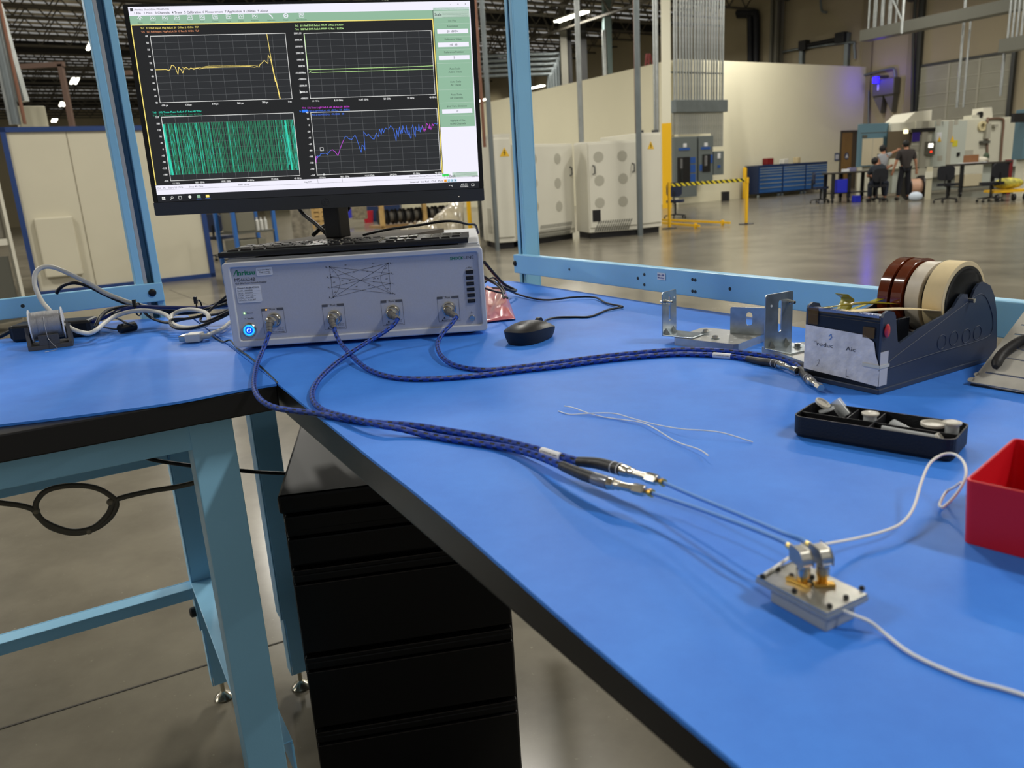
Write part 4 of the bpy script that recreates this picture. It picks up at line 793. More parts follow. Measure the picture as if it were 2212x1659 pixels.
def test_cable(label, port, body, end, sleeve=None, rings=True):
    P = pth(body); p = PORTS[port]; g = P[0]
    t = thing('test_cable', label, 'cable', p, 0, 'braided test cables')
    d = (g - p).normalized(); f = Vector((-.04, -1, -.05)).normalized()
    e = p + f*.017
    mb = MB(); mb.lathe(p + f*.001, f, [(0, .0088), (.0006, .0096), (.009, .0096), (.0095, .0088), (.011, .0070), (.013, .0066)], 20); mb.build('coupling_nut', M_ss, t, world=True)
    q = smooth_path([p + f*.010, p + f*.017, g.lerp(e, .45), g, P[2]], 6); m = len(q)
    mb = MB(); mb.tube(q[:m - 4], [.0066 - .0028*i/(m - 5) for i in range(m - 4)], 16); sr = mb.build('strain_relief', M_strain, t, world=True)
    for k in range(3, m - 6, 4):
        a = (q[k + 1] - q[k]).normalized(); rr = .0066 - .0028*k/(m - 5); m2 = MB(); m2.lathe(q[k], a, [(-.0005, rr), (-.0004, rr + .0005), (.0004, rr + .0005), (.0005, rr)], 14); m2.build('rib', M_strain, sr, world=True)
    mb = MB(); mb.tube(smooth_path(P[::2], 3), .0036, 14); mb.build('sleeve', M_braid, t, world=True)
    coax_end(t, [on(*x) if x[2] < 1.12 else at(*x) for x in end], rings=rings)
    if sleeve:
        s0, s1 = [on(x, y, z) for x, y, z in sleeve]; mb = MB(); mb.tube([s0, s0.lerp(s1, .5), s1], .0040, 14); lb_ = mb.build('label_sleeve', M_wh, t, world=True)
        cdir = Vector((0, 0, HC)) - s0; d = (s1 - s0).normalized(); nrm = (cdir - d*cdir.dot(d)).normalized(); up_ = nrm.cross(d) * -1
        if up_.z < 0: up_ = -up_
        m2 = MB(); R = Matrix((d, -nrm, up_)).transposed().to_4x4(); m2.T = Matrix.Translation(s0 + nrm*.0041) @ R
        text(m2, 'LTW50/K-RF-120M', .002, -.0008, .0016, 0, wid=(s1 - s0).length - .004, bold=.03); m2.build('label_print', M_ink, lb_, world=True)
    return t
test_cable('blue and black braided cable on the port 1 connector, swinging out over the bench corner', 'Port 1',
    [(582, 717, 1.25), (576, 735, 1.235), (566, 760, 1.205), (556, 785, 1.006), (550, 812, 1.006), (549, 835, 1.006), (556, 855, 1.006), (573, 871, 1.006), (600, 882, 1.006), (640, 888, 1.006), (690, 894, 1.005), (745, 905), (790, 911), (825, 914), (891, 919), (971, 931), (1058, 946, 1.005), (1110, 958, 1.008), (1170, 974, 1.012), (1215, 987, 1.015), (1252, 998, 1.017)],
    [(1248, 997, 1.017), (1290, 1001, 1.019), (1326, 1010, 1.021), (1353, 1018, 1.022), (1389, 1030, 1.022), (1421, 1038, 1.022)], [(1172, 975, 1.012), (1212, 988, 1.015)])
test_cable('blue and black braided cable on the port 2 connector, looping left across the other one', 'Port 2',
    [(859, 688, 1.245), (850, 702, 1.238), (830, 717, 1.225), (800, 735, 1.20), (760, 760, 1.15), (725, 785, 1.0075), (695, 812, 1.006), (679, 835), (674, 855), (681, 873), (702, 888), (740, 899, 1.007), (790, 911, 1.0105), (830, 920, 1.0105), (865, 926, 1.008), (918, 939), (971, 948), (1058, 961), (1110, 970, 1.006), (1160, 984, 1.010), (1195, 998, 1.014), (1218, 1008, 1.016)],
    [(1214, 1006, 1.016), (1254, 1023, 1.018), (1290, 1036, 1.020), (1320, 1045, 1.021), (1344, 1050, 1.021), (1394, 1061, 1.021)], None, False)
test_cable('braided cable on the port 3 connector, running right with a white label sleeve', 'Port 3',
    [(722, 708, 1.25), (725, 720, 1.24), (735, 740, 1.215), (752, 760, 1.17), (775, 783, 1.007), (800, 800), (835, 812), (880, 818), (940, 818), (1000, 814), (1055, 809), (1110, 802), (1200, 792), (1300, 779), (1400, 769), (1470, 765), (1540, 767), (1580, 770), (1619, 776)],
    [(1615, 775, 1.004), (1640, 780, 1.005), (1670, 784, 1.0055), (1690, 790, 1.006), (1705, 796, 1.006), (1722, 801, 1.006)], [(1541, 767, 1.0038), (1579, 770, 1.0038)])
test_cable('braided cable on the port 4 connector, its end lying beside the tape dispenser', 'Port 4',
    [(986, 684, 1.248), (975, 700, 1.228), (958, 718, 1.205), (946, 740, 1.18), (948, 760, 1.135), (962, 778, 1.006), (985, 790), (1020, 797), (1060, 799), (1120, 793), (1200, 783), (1300, 770), (1400, 760), (1480, 755), (1560, 758), (1620, 764), (1680, 773), (1715, 785), (1730, 800)],
    [(1728, 797, 1.004), (1737, 808, 1.005), (1745, 817, 1.0055), (1753, 824, 1.006), (1762, 830, 1.006), (1774, 838, 1.006)])
# ---- the fixture on its clear base
FA = on(1664, 1300, 1.0); FB = on(1785, 1367, 1.0); fd = (FB - FA); faz = math.atan2(fd.y, fd.x)
fx = thing('test_fixture', 'small metal test fixture with black screws on a frosted block at the bench front', 'fixture', (FA.x, FA.y, 1.0), faz)
M_frost = mat('frosted_block', (176, 182, 186), .35, trans=.25); M_plate = mat('brushed_plate', (176, 176, 168), .32, .85, var=.12, vs_=120); M_lid = mat('acrylic', (196, 206, 216), .12, trans=.55, ior=1.45)
inv = WM[fx.name].inverted()
def lo(px, py, z): return inv @ on(px, py, z)
c = [lo(1634, 1249, 1.0135), lo(1797, 1326, 1.0135), lo(1879, 1278, 1.0135), lo(1706, 1207, 1.0135)]
X0, X1 = (c[0].x + c[3].x)/2, (c[1].x + c[2].x)/2; Y0_, Y1_ = (c[0].y + c[1].y)/2, (c[2].y + c[3].y)/2
MB().box(0, .0392, 0, .0240, 0, .0090).build('base_block', M_frost, fx, bevel=.0008)
MB().box(X0, X1, Y0_, Y1_, .0090, .0116).build('lower_plate', M_lid, fx, bevel=.0004); MB().box(X0 + .0004, X1 - .0004, Y0_ + .0004, Y1_ - .0004, .0117, .0135).build('top_plate', M_plate, fx, bevel=.0003)
for (px, py) in ((1647, 1243), (1681, 1226), (1710, 1241), (1754, 1243), (1751, 1257), (1796, 1258), (1716, 1273), (1792, 1306), (1828, 1287), (1862, 1268)):
    q = lo(px, py, 1.0150); mb = MB(); mb.lathe((q.x, q.y, .0135), (0, 0, 1), [(0, .0016), (.0014, .0016), (.0018, .0012), (.0018, .0008), (.0010, .0007), (.001, 0)], 14); mb.build('cap_screw', M_bolt, fx)
q0 = lo(1700, 1248, 1.0145); q1 = lo(1750, 1268, 1.0145); q2 = lo(1803, 1262, 1.0145)
mb = MB(); mb.bar((q0.x, q0.y, .0147), (q1.x, q1.y, .0147), .0035, .0022); mb.bar((q1.x - .001, q1.y + .004, .0145), (q2.x, q2.y, .0145), .005, .0018); mb.build('gold_flange', M_gold, fx, bevel=.0004)
GA = [on(1500, 1071, 1.024), on(1500, 1096, 1.023)]
def pigtail(label, base, start, mids, end):
    t = thing('jumper_cable', label, 'cable', on(*base), 0, 'blue jumper cables'); B = on(*base); S = on(*start); E_ = on(*end)
    d = (E_ - Vector((B.x, B.y, E_.z))); d.z = 0; d.normalize(); s = Vector((-d.y, d.x, 0)); top = 1.0345
    mb = MB(); mb.lathe((B.x, B.y, 1.0147), (0, 0, 1), [(0, .0030), (.0035, .0030), (.0036, .0038), (.0045, .0038)], 16); gb = mb.build('gold_base', M_gold, t, world=True)
    mb = MB(); mb.lathe((B.x, B.y, 1.0190), (0, 0, 1), [(0, .0036), (.0004, .0039), (.0046, .0039), (.0048, .0034), (.0052, .0034), (.0054, .0039), (.0075, .0039)], 16); nt_ = mb.build('nut', M_ss, t, world=True)
    prof = [(.0085, 0), (-.0042, 0), (-.0042, .0042), (-.0008, .0082), (.0085, .0082)]
    mb = MB(); z0 = top - .0082
    v = [Vector((B.x, B.y, z0)) + d*a + Vector((0, 0, b_)) + s*k*.0037 for k in (-1, 1) for a, b_ in prof]; n = 5
    mb.add(v, [tuple(range(5)), tuple(range(5, 10))[::-1]] + [(k, (k + 1) % n, n + (k + 1) % n, n + k) for k in range(n)]); mb.build('elbow', mat('elbow_steel', (168, 166, 158), .3, .9), t, world=True, bevel=.0009)
    w0 = Vector((B.x, B.y, top - .0044)) + d*.0084; mb = MB(); mb.lathe(w0, d, [(0, .0024), (.002, .0024), (.0022, .0019), (.0085, .0019)], 14); mb.build('gold_sleeve', mat('gold_pale', (238, 210, 130), .3, .9), t, world=True)
    P = smooth_path([w0 + d*.0084, w0 + d*.013] + [on(*m_) for m_ in mids] + [S + (S - on(*mids[-1])).normalized()*-.004, S], 8)
    mb = MB(); mb.tube(P, .00155, 12); mb.build('jacket', mat('jumper_blue', (92, 146, 224), .42), t, world=True)
    a = (P[-1] - P[-4]).normalized(); mb = MB(); mb.lathe(S - a*.001, a, [(0, .0017), (.0015, .0022), (.003, .0024), (.0034, .0030), (.0065, .0031)], 16); mb.build('gold_ferrule', M_gold, t, world=True)
    return t
pigtail('thin blue jumper cable into the far elbow connector on the fixture', (1776, 1252, 1.0150), (1425, 1039, 1.022), ((1690, 1151, 1.0305), (1600, 1113, 1.028), (1500, 1072, 1.024)), (1740, 1172, 1.030))
pigtail('thin blue jumper cable into the near elbow connector on the fixture', (1734, 1256, 1.0150), (1398, 1062, 1.021), ((1650, 1152, 1.030), (1590, 1129, 1.0275), (1500, 1096, 1.0235)), (1690, 1168, 1.030))
M_wire = mat('white_wire', (236, 236, 232), .45)
mb = MB(); mb.tube(pth([(1651, 1241, 1.0145), (1680, 1222, 1.0150), (1706, 1204, 1.0155), (1742, 1184, 1.017), (1786, 1175, 1.014), (1850, 1163, 1.008), (1905, 1149, 1.008), (1948, 1130, 1.009), (1974, 1095, 1.012), (1990, 1042, 1.018), (2008, 1002, 1.024), (2034, 983, 1.028), (2060, 981, 1.030), (2080, 996, 1.029), (2087, 1020, 1.026), (2080, 1045, 1.020), (2062, 1072, 1.012), (2042, 1092, 1.006), (2034, 1096, 1.0045), (2030, 1088, 1.004), (2044, 1063, 1.006), (2062, 1052, 1.012), (2076, 1042, 1.018)], 8), .00105, 8)
tag(mb.build('white_wire', M_wire), 'white wire arching up beside the red bin and leading to the back of the fixture', 'wire')
mb = MB(); mb.tube(pth([(1818, 1318, 1.0105), (1842, 1328, 1.009), (1880, 1344, 1.006), (1910, 1368, 1.002), (1960, 1407, 1.0015), (2020, 1438, 1.0012), (2100, 1470, 1.0012), (2160, 1486, 1.0012), (2212, 1502, 1.0012), (2290, 1530, 1.0012)], 8), .00105, 8)
tag(mb.build('white_wire', M_wire), 'white wire leaving the front right corner of the fixture towards the lower right', 'wire')
for pts, lab_ in ((((1219, 877, 1.003), (1239, 881, 1.003), (1273, 893, 1.002), (1305, 901, 1.001), (1348, 907, 1.0014), (1386, 913, 1.003), (1415, 926, 1.004), (1461, 954, 1.002), (1508, 970, 1.004), (1530, 984, 1.006)), 'short white wire offcut on the mat whose right end points nearer'),
                  (((1206, 888, 1.001), (1230, 895, 1.001), (1259, 894, 1.002), (1300, 892, 1.005), (1332, 894, 1.006), (1363, 903, 1.005), (1420, 918, 1.003), (1476, 927, 1.006), (1522, 930, 1.007), (1565, 936, 1.006), (1626, 955, 1.001)), 'longer white wire offcut on the mat twisted over the shorter one')):
    mb = MB(); mb.tube(pth(pts, 6), .0006, 6); tag(mb.build('wire_offcut', M_wire), lab_, 'wire')
# ---- slotted brackets on drilled aluminium plates
M_zinc = mat('zinc_sheet', (176, 184, 186), .26, .85, var=.22, vs_=60, bump=.04, bs=200); M_al = mat('aluminium', (190, 190, 186), .36, .8, var=.06, vs_=90)
def slotted(par, W, H, x0, y0, z0, rz, slot, holes, foot=.045, side=1):   # upright plate with a slot, bent foot at its base
    t = .0018; mb = MB(); T0 = Matrix.Translation((x0, y0, z0)) @ Matrix.Rotation(rz, 4, 'Z'); mb.T = T0
    sx, sw, s0, s1 = slot; out = rrect(0, W, 0, H, .003, 3, (0, 1, 1, 0))
    q = sw/2; arc = [(sx + q*math.cos(math.pi*k/8), q*math.sin(math.pi*k/8)) for k in range(9)]
    mb.prism([(0, 0), (sx - q, 0), (sx - q, H), (.003, H), (.0008, H - .0008), (0, H - .003)], 0, t, 'y'); mb.prism([(sx + q, 0), (W, 0), (W, H - .003), (W - .0008, H - .0008), (W - .003, H), (sx + q, H)], 0, t, 'y')
    mb.prism([(sx - q, 0), (sx + q, 0)] + [(x, s0 + q - z) for x, z in arc], 0, t, 'y'); mb.prism([(sx + q, H), (sx - q, H)] + [(x, s1 - q + z) for x, z in arc[::-1]], 0, t, 'y')
    o = mb.build('upright', M_zinc, par)
    mb = MB(); mb.T = T0; mb.box(.0, W, t if side > 0 else -foot, foot if side > 0 else 0, 0, t); f_ = mb.build('foot', M_zinc, o, bevel=.0005)
    mb = MB(); mb.T = T0
    for (hx, hz) in holes: mb.lathe((hx, -.0001, hz), (0, -1, 0), [(0, .0019), (.0003, .0019)], 12)
    mb.build('hole', mat('hole_pale2', (196, 204, 210), .5), o)
    for gx in (W*.24, W*.78):                  # pressed ribs at the bend
        mb = MB(); mb.T = T0; yy = t if side > 0 else 0; s = 1 if side > 0 else -1
        mb.add([(gx - .003, yy, t), (gx + .003, yy, t), (gx, yy, t + .009), (gx, yy + s*.007, t)], [(0, 1, 2), (0, 3, 1) if s < 0 else (0, 1, 3), (1, 3, 2), (0, 2, 3)]); mb.build('rib', M_zinc, o)
    return o, T0
def hexbolt(par, x, y, z, T0=None, r=.0042):
    mb = MB(); mb.T = T0 or Matrix(); mb.lathe((x, y, z), (0, 0, 1), [(0, .0062), (.0008, .0062)], 18); w = mb.build('washer', M_zinc, par)
    mb = MB(); mb.T = T0 or Matrix(); mb.lathe((x, y, z + .0009), (0, 0, 1), [(0, r), (.0035, r), (.004, r*.8)], 6, sm=False); mb.build('bolt', M_ss, w)
def adapter(par, T0, hx, hz):
    mb = MB(); mb.T = T0; mb.lathe((hx, .009, hz), (0, -1, 0), [(0, .0018), (.005, .0022), (.0055, .0032), (.0125, .0032), (.013, .0022), (.020, .0022), (.0202, .0015), (.018, .0013), (.018, 0)], 14); mb.build('coax_adapter', M_ss, par)
A_ = on(1452, 745); B_ = on(1590, 761); d_ = B_ - A_; az = math.atan2(d_.y, d_.x)
b1 = thing('bracket_plate', 'drilled aluminium plate carrying one tall and one short slotted bracket', 'bracket', (A_.x, A_.y, 1.0), az)
mb = MB(); mb.prism([(0, .006), (.006, 0), (.100, 0), (.1055, .005), (.1055, .083), (.1, .089), (.006, .089), (0, .083)], 0, .0112, 'z'); pl1 = mb.build('base_plate', M_al, b1, bevel=.0006)
rnd = random.Random(4)
for k in range(13):
    x, y = (.02 + .022*(k % 4) + rnd.uniform(-.004, .004), .012 + .021*(k//4) + rnd.uniform(-.004, .004)); mb = MB(); mb.lathe((x, y, .0112), (0, 0, 1), [(0, .0021), (.0002, .0021)], 12); mb.build('drilled_hole', mat('hole_bright', (222, 224, 222), .3, .3), pl1)
def wz(px, py, Yd): p = at(px, py, Yd); return p
# tall left bracket: measured from its corners
Q0 = on(1432, 722, 1.0145); Q1 = on(1478, 706, 1.0145)
iv = WM[b1.name].inverted(); a0 = iv @ Q0; a1 = iv @ Q1; rzL = math.atan2(a1.y - a0.y, a1.x - a0.x); WL = (a1 - a0).length
ot, T0 = slotted(b1, .040, .066, a0.x, a0.y, .0116, rzL, (.0205, .005, .020, .059), ((.0085, .053), (.0335, .054)), .050, -1); adapter(ot, T0, .0085, .051); 
hexbolt(b1, .030, .045, .0135)
Q0 = on(1577, 719, 1.012); Q1 = on(1655, 723, 1.012); a0 = iv @ Q0; a1 = iv @ Q1
os_, T1 = slotted(b1, .058, .040, a0.x, a0.y, .0114, math.atan2(a1.y - a0.y, a1.x - a0.x), (.028, .0095, .013, .033), ((.052, .021),), .03, 1); hexbolt(b1, .060, .020, .0114)
A_ = on(1645, 765); B_ = on(1752, 805); d_ = B_ - A_; az = math.atan2(d_.y, d_.x)
b2 = thing('bracket_plate', 'drilled aluminium plate with a single tall slotted bracket half behind the tape dispenser', 'bracket', (A_.x, A_.y, 1.0), az)
mb = MB(); mb.prism([(0, 0), (.105, 0), (.1125, .008), (.1125, .030), (0, .075)], 0, .0105, 'z'); pl2 = mb.build('base_plate', M_al, b2, bevel=.0006)
for (x, y) in ((.08, .02), (.095, .018), (.1, .03), (.088, .035), (.07, .03)): mb = MB(); mb.lathe((x, y, .0105), (0, 0, 1), [(0, .002), (.0002, .002)], 12); mb.build('drilled_hole', mat('hole_bright', (222, 224, 222)), pl2)
iv = WM[b2.name].inverted(); Q0 = on(1652, 752, 1.0125); Q1 = on(1731, 735, 1.0125); a0 = iv @ Q0; a1 = iv @ Q1
ot, T0 = slotted(b2, .052, .074, a0.x, a0.y, .0107, math.atan2(a1.y - a0.y, a1.x - a0.x), (.0275, .0065, .020, .064), ((.0105, .058), (.043, .060)), .045, -1); adapter(ot, T0, .043, .060); hexbolt(ot, .036, -.024, .0018, T0)
# ---- computer mouse
mc = on(1148, 734, 1.0); ms_ = thing('mouse', 'black computer mouse on the blue mat with its cord behind', 'mouse', (mc.x, mc.y, 1.0), math.radians(56))
M_ms = mat('mouse_black', (30, 30, 32), .38); M_msd = mat('mouse_side', (20, 22, 28), .5)
def mshape(zf, rf):
    def fn(u, v):
        t = u*2*math.pi; c_, s_ = math.cos(t), math.sin(t); r = v
        x = .057*r*rf*math.copysign(abs(c_)**.85, c_); y = .0315*r*rf*math.copysign(abs(s_)**.8, s_)*(1 - .10*(x/.057))
        return (x, y, zf(x, y, r))
    return fn
def hump(x, y, r): return .033*(1 - .42*((x + .012)/.06)**2 - .25*(y/.031)**2) * (1 - .12*r**6)
mb = MB(); mb.grid(mshape(lambda x, y, r: hump(x, y, r), .97), 48, 10); mb.build('shell', M_ms, ms_)
def skirt(u, v):
    t = u*2*math.pi; c_, s_ = math.cos(t), math.sin(t); k = .97 + .06*math.sin(v*math.pi)*.4 - .12*v
    x = .057*k*math.copysign(abs(c_)**.85, c_); y = .0315*k*math.copysign(abs(s_)**.8, s_)*(1 - .10*(x/.057)); X = .057*.97*math.copysign(abs(c_)**.85, c_); Y_ = .0315*.97*math.copysign(abs(s_)**.8, s_)
    return (x, y, hump(X, Y_, 1)*(1 - v) + .001*v)
mb = MB(); mb.grid(skirt, 48, 6); mb.build('side', M_msd, ms_)
MB().cyl((.026, -.0035, .0245), (.026, .0035, .0245), .008, seg=18).build('wheel', M_bolt, ms_)
mb = MB(); mb.lathe((-.026, 0, .0318), (0, 0, 1), [(0, .0058), (.0001, .0058), (.0001, .0052), (0, .0052)], 22); mb.build('badge', mat('badge_grey', (66, 68, 74)), ms_)
mb = MB(); mb.tube(pth([(1174, 699, 1.012), (1181, 691, 1.006), (1203, 686, 1.003), (1239, 685, 1.002), (1275, 684, 1.002), (1311, 670, 1.003), (1341, 664, 1.004), (1344, 662, 1.004), (1335, 660, 1.004), (1308, 654, 1.003), (1284, 642, 1.005), (1239, 642, 1.006), (1185, 648, 1.004), (1149, 644, 1.004), (1117, 635, 1.006), (1094, 626, 1.012), (1070, 622, 1.012), (1040, 624, 1.01)], 6), .0021, 8); mb.build('cord', M_blkc, ms_, world=True)
# ---- pink anti-static bag and the black leads beside the instrument
rnd = random.Random(9)
def bag(u, v):
    a = on(1045, 626, 1.0); b = on(1090, 624, 1.0); c_ = on(1114, 692, 1.0); d_ = on(1040, 700, 1.0)
    p = a.lerp(b, u).lerp(d_.lerp(c_, u), v); e = min(1, 6*min(u, 1 - u, v*1.2, (1 - v)*1.2 + .02))
    p.z = 1.002 + e*(.012 + .004*math.sin(7*u + 4*v) + .002*math.sin(13*v - 5*u) + .0008*math.sin(31*u*v + 3)); return p
mb = MB(); mb.grid(bag, 18, 26); tag(mb.build('antistatic_bag', mat('pink_film', (226, 120, 150), .3, trans=.2, coat=.4, rgb2=(236, 140, 130), var=.15, vs_=14), solid=.0006), 'pink anti-static plastic bag lying beside the right side of the instrument', 'bag')
for k, (pts, lab_) in enumerate(((((1046, 566, 1.62), (1068, 592, 1.66), (1088, 613, 1.70), (1108, 624, 1.72), (1114, 627, 1.70), (1104, 628, 1.66), (1070, 612, 1.6), (1045, 598, 1.56)), 'thick black lead falling beside the instrument onto the mat'), (((1045, 596, 1.50), (1066, 610, 1.5), (1080, 622, 1.46), (1086, 633, 1.44), (1088, 644, 1.42), (1092, 641, 1.40), (1096, 644, 1.38)), 'thin black lead curling over the pink bag'), (((1045, 612, 1.5), (1062, 600, 1.52), (1074, 606, 1.54), (1090, 630, 1.5), (1080, 632, 1.44), (1045, 622, 1.4)), 'thin black lead looping behind the pink bag'))):
    mb = MB(); mb.tube(pth(pts, 8), .0035 if k == 0 else .002, 8); tag(mb.build('black_lead', M_blkc), lab_, 'cable')
# ---- solder spool in its holder
A_ = on(62, 760); az = math.radians(27)
M_hold = mat('printed_grey', (72, 72, 74), .6, bump=.2, bs=400)
sh = thing('spool_holder', 'dark grey block holder under the solder spool', 'holder', (A_.x, A_.y, 1.0), az)
MB().box(0, .0734, 0, .060, 0, .008).build('base', M_hold, sh, bevel=.0008)
mb = MB(); mb.prism([(0, .008), (.06, .008), (.055, .036), (.012, .043), (0, .010)], 0, .006, 'x'); mb.build('cheek', M_hold, sh)
mb = MB(); mb.prism([(0, .008), (.06, .008), (.055, .036), (.012, .043), (0, .010)], .0674, .0734, 'x'); mb.build('cheek', M_hold, sh)
MB().box(.019, .053, 0, .006, .008, .027).build('front_tab', M_hold, sh, bevel=.0006)
mb = MB(); mb.lathe((.036, -.0002, .0185), (0, -1, 0), [(0, .0028), (.0003, .0028)], 14); mb.build('wire_hole', M_bolt, sh)
MB().cyl((.004, .032, .042), (.070, .032, .042), .004, seg=12).build('axle', M_hold, sh)
sp = thing('solder_spool', 'spool of shiny solder wire with white rims in the grey holder', 'spool', (A_.x, A_.y, 1.0), az)
M_sol = mat('solder', (206, 206, 208), .32, .7)
for x in (.0085, .0625): MB().lathe((x, .032, .042), (1, 0, 0), [(0, .0305), (.0004, .031), (.0018, .031), (.0022, .0305)], 36).build('rim', M_wh, sp)
mb = MB(); pr = []
for k in range(90): x = .0012 + k*.00055; pr.append((x, .0252 + (.0009 if k % 2 else 0) + (.0008 if 20 < k < 52 else 0)))
mb.lathe((.0095, .032, .042), (1, 0, 0), pr, 40); mb.build('wire_winding', M_sol, sp)
mb = MB(); mb.T = WM[sp.name].copy(); mb.tube(smooth_path([(.034, .010, .061), (.034, .004, .045), (.0345, .001, .030), (.036, -.001, .019), (.040, -.006, .012), (.046, -.012, .004), (.047, -.02, .001), (.04, -.03, .0009), (.028, -.034, .0009)], 6), .0005, 6); mb.build('loose_end', M_sol, sp, world=True)
# ---- power adapter and the leads at the rear of the left bench
ad = thing('power_adapter', 'black power brick behind the solder spool', 'adapter', (-.992, 1.512, 1.0), math.radians(8))
MB().box(0, .15, 0, .058, .0, .034).build('brick', mat('adapter_black', (20, 21, 24), .42), ad, bevel=.006)
MB().box(-.010, .0, .018, .042, .004, .030).build('inlet_plug', M_bolt, ad, bevel=.003)
mb = MB(); mb.tube(pth([(42, 714, 1.54), (30, 714, 1.54), (16, 719, 1.54), (0, 727, 1.54), (-30, 735, 1.53)], 6), .004, 8); mb.build('mains_lead', M_blkc, ad, world=True)
M_wc = mat('white_cable', (214, 212, 202), .4); M_bc = mat('blue_cable', (26, 44, 112), .4)
def lead(pts, r, m, label, n=7, name='cable', cat='cable'): mb = MB(); mb.tube(pth(pts, n), r, 10); return tag(mb.build(name, m), label, cat)
lead([(118, 690, 1.52), (108, 672, 1.52), (90, 650, 1.53), (76, 619, 1.54), (76, 592, 1.55), (90, 578, 1.56), (113, 577, 1.57), (145, 589, 1.58), (192, 612, 1.60), (226, 632, 1.61), (260, 646, 1.62), (287, 655, 1.62), (330, 665, 1.62), (384, 668, 1.6), (440, 664, 1.6), (495, 663, 1.6)], .0045, M_wc, 'white cable rising in a big loop in front of the left rail', name='white_cable')
lead([(140, 700, 1.46), (155, 710, 1.45), (172, 717, 1.44), (192, 720, 1.45), (208, 713, 1.46), (226, 698, 1.50), (249, 683, 1.54), (283, 673, 1.56), (316, 671, 1.58), (348, 676, 1.57), (366, 686, 1.54), (374, 700, 1.49), (398, 708, 1.47), (430, 706, 1.47), (450, 697, 1.48), (447, 678, 1.50), (420, 669, 1.53), (392, 671, 1.55), (372, 681, 1.54), (370, 695, 1.50)], .0043, M_wc, 'white cable lying in a flat coil near the instrument', name='white_cable')
v = thing('video_cable', 'white video cable with a D-shaped plug lying on the left mat', 'cable', on(405, 741), 0)
pa, pb_ = on(405, 729, 1.009), on(436, 727, 1.009); dv = (pb_ - pa).normalized(); sv = Vector((-dv.y, dv.x, 0))
mb = MB(); mb.bar(pa, pb_, .030, .015); mb.build('plug_body', mat('plug_white', (226, 226, 220), .4), v, world=True, bevel=.002)
mb = MB(); mb.bar(pa - dv*.012, pa, .024, .0105); mb.build('plug_shell', M_ss, v, world=True, bevel=.0015)
mb = MB(); mb.bar(pa - dv*.0124, pa - dv*.0119, .019, .0075); mb.build('plug_face', mat('plug_face', (40, 38, 36), .4), v, world=True)
mb = MB(); mb.tube([pb_, pb_ + dv*.012, on(452, 723, 1.009)], [.0055, .005, .0042], 10); mb.build('strain_relief', M_wc, v, world=True)
mb = MB(); mb.tube(pth([(450, 723, 1.009), (462, 719, 1.008), (478, 712, 1.008), (492, 701, 1.009), (505, 690, 1.01)], 6), .0042, 10); mb.build('cord', M_wc, v, world=True)
lead([(122, 634, 1.60), (128, 624, 1.60), (141, 615, 1.60), (163, 611, 1.60), (192, 619, 1.61), (226, 636, 1.615), (260, 651, 1.62), (300, 664, 1.63), (340, 672, 1.62), (384, 677, 1.6), (430, 673, 1.6), (460, 660, 1.58), (495, 645, 1.56)], .0036, M_blkc, 'black lead arching over the left rail below the white loop', name='black_lead')
lead([(206, 706, 1.49), (211, 694, 1.50), (220, 681, 1.53), (237, 669, 1.56), (271, 662, 1.60), (305, 667, 1.61), (360, 670, 1.6), (430, 670, 1.58), (495, 655, 1.55)], .0036, M_blkc, 'black lead running from the power brick into the cable bundle', name='black_lead')
lead([(190, 697, 1.55), (226, 686, 1.56), (260, 670, 1.58), (305, 663, 1.60), (362, 664, 1.59), (429, 665, 1.58), (495, 659, 1.56)], .0040, M_bc, 'dark blue network cable along the rear of the left bench', name='network_cable')
lead([(312, 675, 1.60), (322, 684, 1.58), (336, 691, 1.56), (362, 697, 1.53), (395, 690, 1.53), (429, 684, 1.53), (470, 678, 1.5), (498, 668, 1.48)], .0028, M_blkc, 'thin black lead dropping from the zip tie to the mat', name='black_lead')
lead([(498, 676, 1.47), (470, 690, 1.46), (440, 702, 1.45), (410, 710, 1.45), (380, 709, 1.46), (368, 700, 1.48), (372, 690, 1.5), (410, 688, 1.51), (440, 680, 1.52)], .0026, M_blkc, 'thin black lead lying in a loop through the white coil', name='black_lead')
lead([(495, 635, 1.55), (470, 655, 1.55), (452, 672, 1.54), (436, 684, 1.52), (434, 694, 1.49), (452, 692, 1.47), (495, 672, 1.46)], .0024, M_blkc, 'thin black lead coming down along the instrument side', name='black_lead')
fe = thing('ferrite_lead', 'thin black lead with a barrel-shaped ferrite lying on the left mat', 'cable', on(275, 718), 0)
fa, fb = on(257, 711, 1.0105), on(293, 704, 1.0105); mb = MB(); df = (fb - fa).normalized(); mb.lathe(fa, df, [(0, .0078), (.002, .0098), ((fb - fa).length - .002, .0098), ((fb - fa).length, .0078)], 20); mb.build('ferrite', mat('adapter_black', (20, 21, 24)), fe, world=True)
mb = MB(); mb.tube(pth([(176, 702, 1.018), (196, 704, 1.014), (216, 705, 1.006), (240, 710, 1.006), (258, 711, 1.010)], 6), .0020, 8); mb.build('lead', M_blkc, fe, world=True)
mb = MB(); mb.tube(pth([(292, 704, 1.011), (276, 699, 1.022), (258, 690, 1.026), (244, 684, 1.028), (243, 678, 1.55), (262, 670, 1.58)], 6), .0020, 8); mb.build('lead', M_blkc, fe, world=True)
for (px, py, Y_) in ((299, 668, 1.605), (430, 662, 1.585)):
    c_ = at(px, py, Y_); mb = MB(); mb.tube([c_ + Vector((0, .0135*math.cos(k*.5236), .0135*math.sin(k*.5236))) for k in range(12)], .0016, 6, close=True); mb.box(c_.x - .003, c_.x + .003, c_.y - .016, c_.y - .010, c_.z + .008, c_.z + .022)
    tag(mb.build('zip_tie', M_bolt), 'black zip tie around the cable bundle %s' % ('near the left upright' if px < 350 else 'close to the instrument'), 'zip tie')
